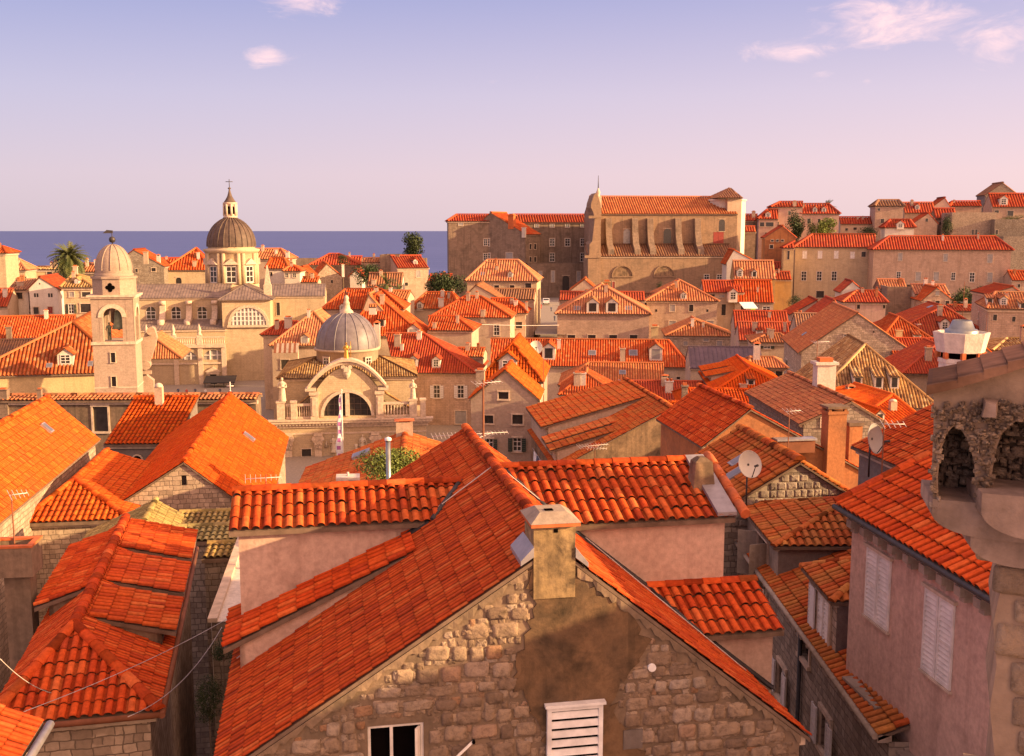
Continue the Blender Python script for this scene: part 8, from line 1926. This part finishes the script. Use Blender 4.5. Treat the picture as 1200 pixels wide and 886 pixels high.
def ac_unit():
    fr = Fr(771.5, 556, 59.6, 6.5); rt = fr.root('air_conditioner', 'white air conditioner on the dark stained gable', 'air conditioner'); off = Vector((0, 0, -fr.base)); k = fr.mpp(); mb = MB(); w, h = 8.5 * k, 13 * k; z = fr.z0
    mb.box(-w, w, -.35, .1, z, z + h); mb.build('casing', [M['white_paint']], rt, off); mb = MB(); mb.tube((-.1, -.352, z + h / 2), (-.1, -.36, z + h / 2), h * .38, h * .38, 18); 
    for i in range(5): mb.tube((-.1, -.36, z + h / 2), (-.1, -.375, z + h / 2), h * (.34 - .06 * i), h * (.34 - .06 * i), 16, i % 2)
    mb.build('fan_grille', [M['dish_dark'], M['iron']], rt, off)
    fr = Fr(713, 556, 50, 8); rt = fr.root('roof_hatch', 'open white roof hatch beyond the right cross dormer', 'roof hatch'); off = Vector((0, 0, -fr.base)); k = fr.mpp(); mb = MB(); z = fr.z0
    mb.hexa([(-17 * k, 0, z - .5), (17 * k, 0, z - .5), (17 * k, .1, z - .5), (-17 * k, .1, z - .5), (-16 * k, .4, z + 12 * k), (17 * k, .4, z + 11.5 * k), (17 * k, .5, z + 11.5 * k), (-16 * k, .5, z + 12 * k)], 0); mb.hexa([(-9 * k, -.03, z - .5), (14 * k, -.03, z - .5), (14 * k, -.01, z - .5), (-9 * k, -.01, z - .5), (-9 * k, .12, z + 4.5 * k), (12 * k, .12, z + 3 * k), (12 * k, .15, z + 3 * k), (-9 * k, .15, z + 4.5 * k)], 1); mb.build('lid', [M['white_paint'], M['cloth_blue']], rt, off)
    fr = Fr(808, 536, 59.7, 6.5); rt = fr.root('window_box', 'white framed vent on the dark stained gable near the patchwork roof', 'vent'); off = Vector((0, 0, -fr.base)); k = fr.mpp(); z = fr.z0; mb = MB(); mb.box(-11 * k, 11 * k, -.12, .1, z, z + 10 * k, 0)
    for i in range(5): mb.box(-9 * k, 9 * k, -.15, -.121, z + (1.5 + 1.6 * i) * k, z + (2.3 + 1.6 * i) * k, 1)
    mb.build('frame', [M['frame'], M['trim']], rt, off)
ac_unit()
# cables sagging over the alley
CAB = 'cables over the alley'
def cable(label, a, b, sag, r=.008):
    fr = Fr(a[0], a[1], a[2], 0); p = Vector((0, 0, fr.z0)); d = pxdir(b[0], b[1]); k = b[2] / d.y; q = Vector((d.x * k - fr.x, b[2] - fr.y, CAMZ + d.z * k))
    rt = fr.root('cable', label, 'cable', CAB); mb = MB(); n = 18; pts = [p.lerp(q, i / n) - Vector((0, 0, sag * 4 * (i / n) * (1 - i / n))) for i in range(n + 1)]
    mb.path(pts, r, 5); mb.build('wire', [M['cable']], rt, Vector((0, 0, -fr.base)))
cable('upper pale cable slanting across the lower left roof', (28, 834, 18.5), (272, 722, 26), .12)
cable('lower pale cable sagging from the lower left roof over the alley', (150, 840, 19), (260, 735, 26), .35)
cable('short cable at the corner roof near the thick chimney', (0, 772, 18), (60, 812, 19), .1)
cable('wire strung across the stepped street', (545, 379, 190), (655, 381, 200), .2, .05)
# laundry on the left wall of the house with stepped dormers
def laundry():
    fr = Fr(634, 540, 66, 6.5); rt = fr.root('clothesline', 'clothesline along the wall below the stepped dormers', 'clothesline'); off = Vector((0, 0, -fr.base)); mb = MB(); z = fr.z0
    mb.tube((0, -5, z), (0, 4, z), .02, .02, 5); mb.build('line', [M['cable']], rt, off)
    rnd = random.Random(2)
    for i, m in enumerate(('cloth_white', 'cloth_blue', 'cloth_white', 'cloth_white', 'cloth_blue', 'cloth_white')):
        y = -4.5 + i * 1.3; L = rnd.uniform(.8, 1.5); mb = MB(); n = 6
        for k in range(n): a, b = y + .9 * k / n, y + .9 * (k + 1) / n; xa, xb = .06 * sin(k * 1.9), .06 * sin((k + 1) * 1.9); mb.poly([(xa * 2 - .02, a, z - L), (xb * 2 - .02, b, z - L), (xb - .02, b, z + .01), (xa - .02, a, z + .01)])
        o = mb.build('garment', [M[m]], rt, off)
laundry()
# striped awning and cloths by the orange pyramid roof
def awnings():
    fr = Fr(322, 412, 163, 8); k = fr.mpp(); rt = fr.root('awning', 'small dull striped awning over a balcony left of the domed church', 'awning'); off = Vector((0, 0, -fr.base)); mb = MB(); z = fr.z0; n = 10
    for i in range(n): a, b = 28 * k * i / n, 28 * k * (i + 1) / n; mb.hexa([(a, -2.2, z), (b, -2.2, z), (b, 0, z + 1.2), (a, 0, z + 1.2), (a, -2.2, z + .08), (b, -2.2, z + .08), (b, 0, z + 1.28), (a, 0, z + 1.28)], i % 2)
    mb.build('canopy', [M['rust'], M['block']], rt, off)
    fr = Fr(866, 359, 228, 8); k = fr.mpp(); rt = fr.root('awning', 'green and white awning below the sunlit square roof', 'awning'); off = Vector((0, 0, -fr.base)); mb = MB(); z = fr.z0; mb.hexa([(0, -3, z - .3), (17 * k, -3, z - .3), (17 * k, 0, z + .8), (0, 0, z + .8), (0, -3, z - .2), (17 * k, -3, z - .2), (17 * k, 0, z + .9), (0, 0, z + .9)], 0); mb.box(8 * k, 14 * k, -3.05, -3.01, z - 2.0, z - .31, 1); mb.build('canopy', [M['cloth_white'], M['awning_green']], rt, off)
awnings()
# the stepped street with its parked car and walkers
PEO = 'people walking far off in the square and street'
def person(label, px, py, hpx, Y, c1, c2):
    fr = Fr(px, py, Y, 0); k = hpx * fr.mpp() / 1.86; o = MB(); figure(o, 0, 0, fr.z0, k, False, 0, 1)
    rt = fr.root('person', label, 'person', PEO); rt.location.z = fr.z0; o.build('body', [M[c1], M['skin']], rt, Vector((0, 0, -fr.z0)))
def street_bits():
    fr = Fr(640, 356, 300, 0); rt = fr.root('parked_car', 'small white car parked at the top of the stepped street', 'car'); zg = fr.z0; off = Vector((0, 0, -fr.base)); k = fr.mpp(); mb = MB(); w, L = .86, 2.0
    mb.prism([(-w, -L, zg + .35), (-w, L, zg + .35), (-w, L, zg + .95), (-w, 1.3, zg + 1.0), (-w, .8, zg + 1.5), (-w, -1.0, zg + 1.5), (-w, -1.6, zg + 1.0), (-w, -L, zg + .9)], (2 * w, 0, 0), 0); mb.prism([(-.7, -1.04, zg + 1.46), (.7, -1.04, zg + 1.46), (.76, -1.57, zg + 1.04), (-.76, -1.57, zg + 1.04)], (0, -.03, .02), 1); mb.build('body', [M['white_paint'], M['glass']], rt, off)
    for x in (-1, 1):
        for y in (-1.25, 1.25): mb = MB(); mb.tube((x * .62, y, zg + .34), (x * .88, y, zg + .34), .33, .33, 12); mb.build('wheel', [M['tar']], rt, off)
    rt.location.z = fr.base
    # ramp of the street
    f2 = Fr(640, 400, 205, 0); mb = MB(); pts = [(205, 392), (235, 385), (265, 374), (290, 362), (302, 356), (318, 352)]; prev = None
    for Y, py in pts:
        a, b = pxdir(627, py), pxdir(662, py); q = (Vector((a.x * Y / a.y, Y, CAMZ + a.z * Y / a.y)), Vector((b.x * Y / b.y, Y, CAMZ + b.z * Y / b.y)))
        if prev: mb.poly([prev[0], prev[1], q[1], q[0]])
        prev = q
    structure(mb.build('stepped_street', [M['pave']]))
    for i, (px, py, h, Y, c, lb) in enumerate([(634, 362, 6, 288, 'cloth_red', 'person in red near the white car on the stepped street'), (646, 365, 6, 280, 'cloth_blue', 'person in dark clothes below the white car'), (630, 369, 6.5, 275, 'cloth_white', 'person in white at the left of the stepped street'), (650, 376, 7, 256, 'cloth_blue', 'person in dark clothes lowest on the stepped street')]): person(lb, px, py, h, Y, c, 'skin')
street_bits()
f2 = Fr(205, 466, 198, 8.5); mb = MB(); mb.box(-14, 22, -6, 9, f2.z0 - 6, f2.z0 - .1); structure(mb.build('church_square', [M['pave']])).location = (f2.x, f2.y, 0)
for px, py, h, c, lb in ((209, 463, 9, 'cloth_blue', 'person in dark clothes leftmost on the cathedral steps'), (219, 464, 9, 'cloth_red', 'person in red on the cathedral steps'), (229, 463, 9, 'cloth_blue', 'person in dark clothes left of the cathedral door'), (241, 464, 9, 'cloth_white', 'person in white in front of the cathedral door'), (258, 463, 9, 'cloth_blue', 'person in dark clothes right of the cathedral door')): person(lb, px, py, h, 197, c, 'skin')
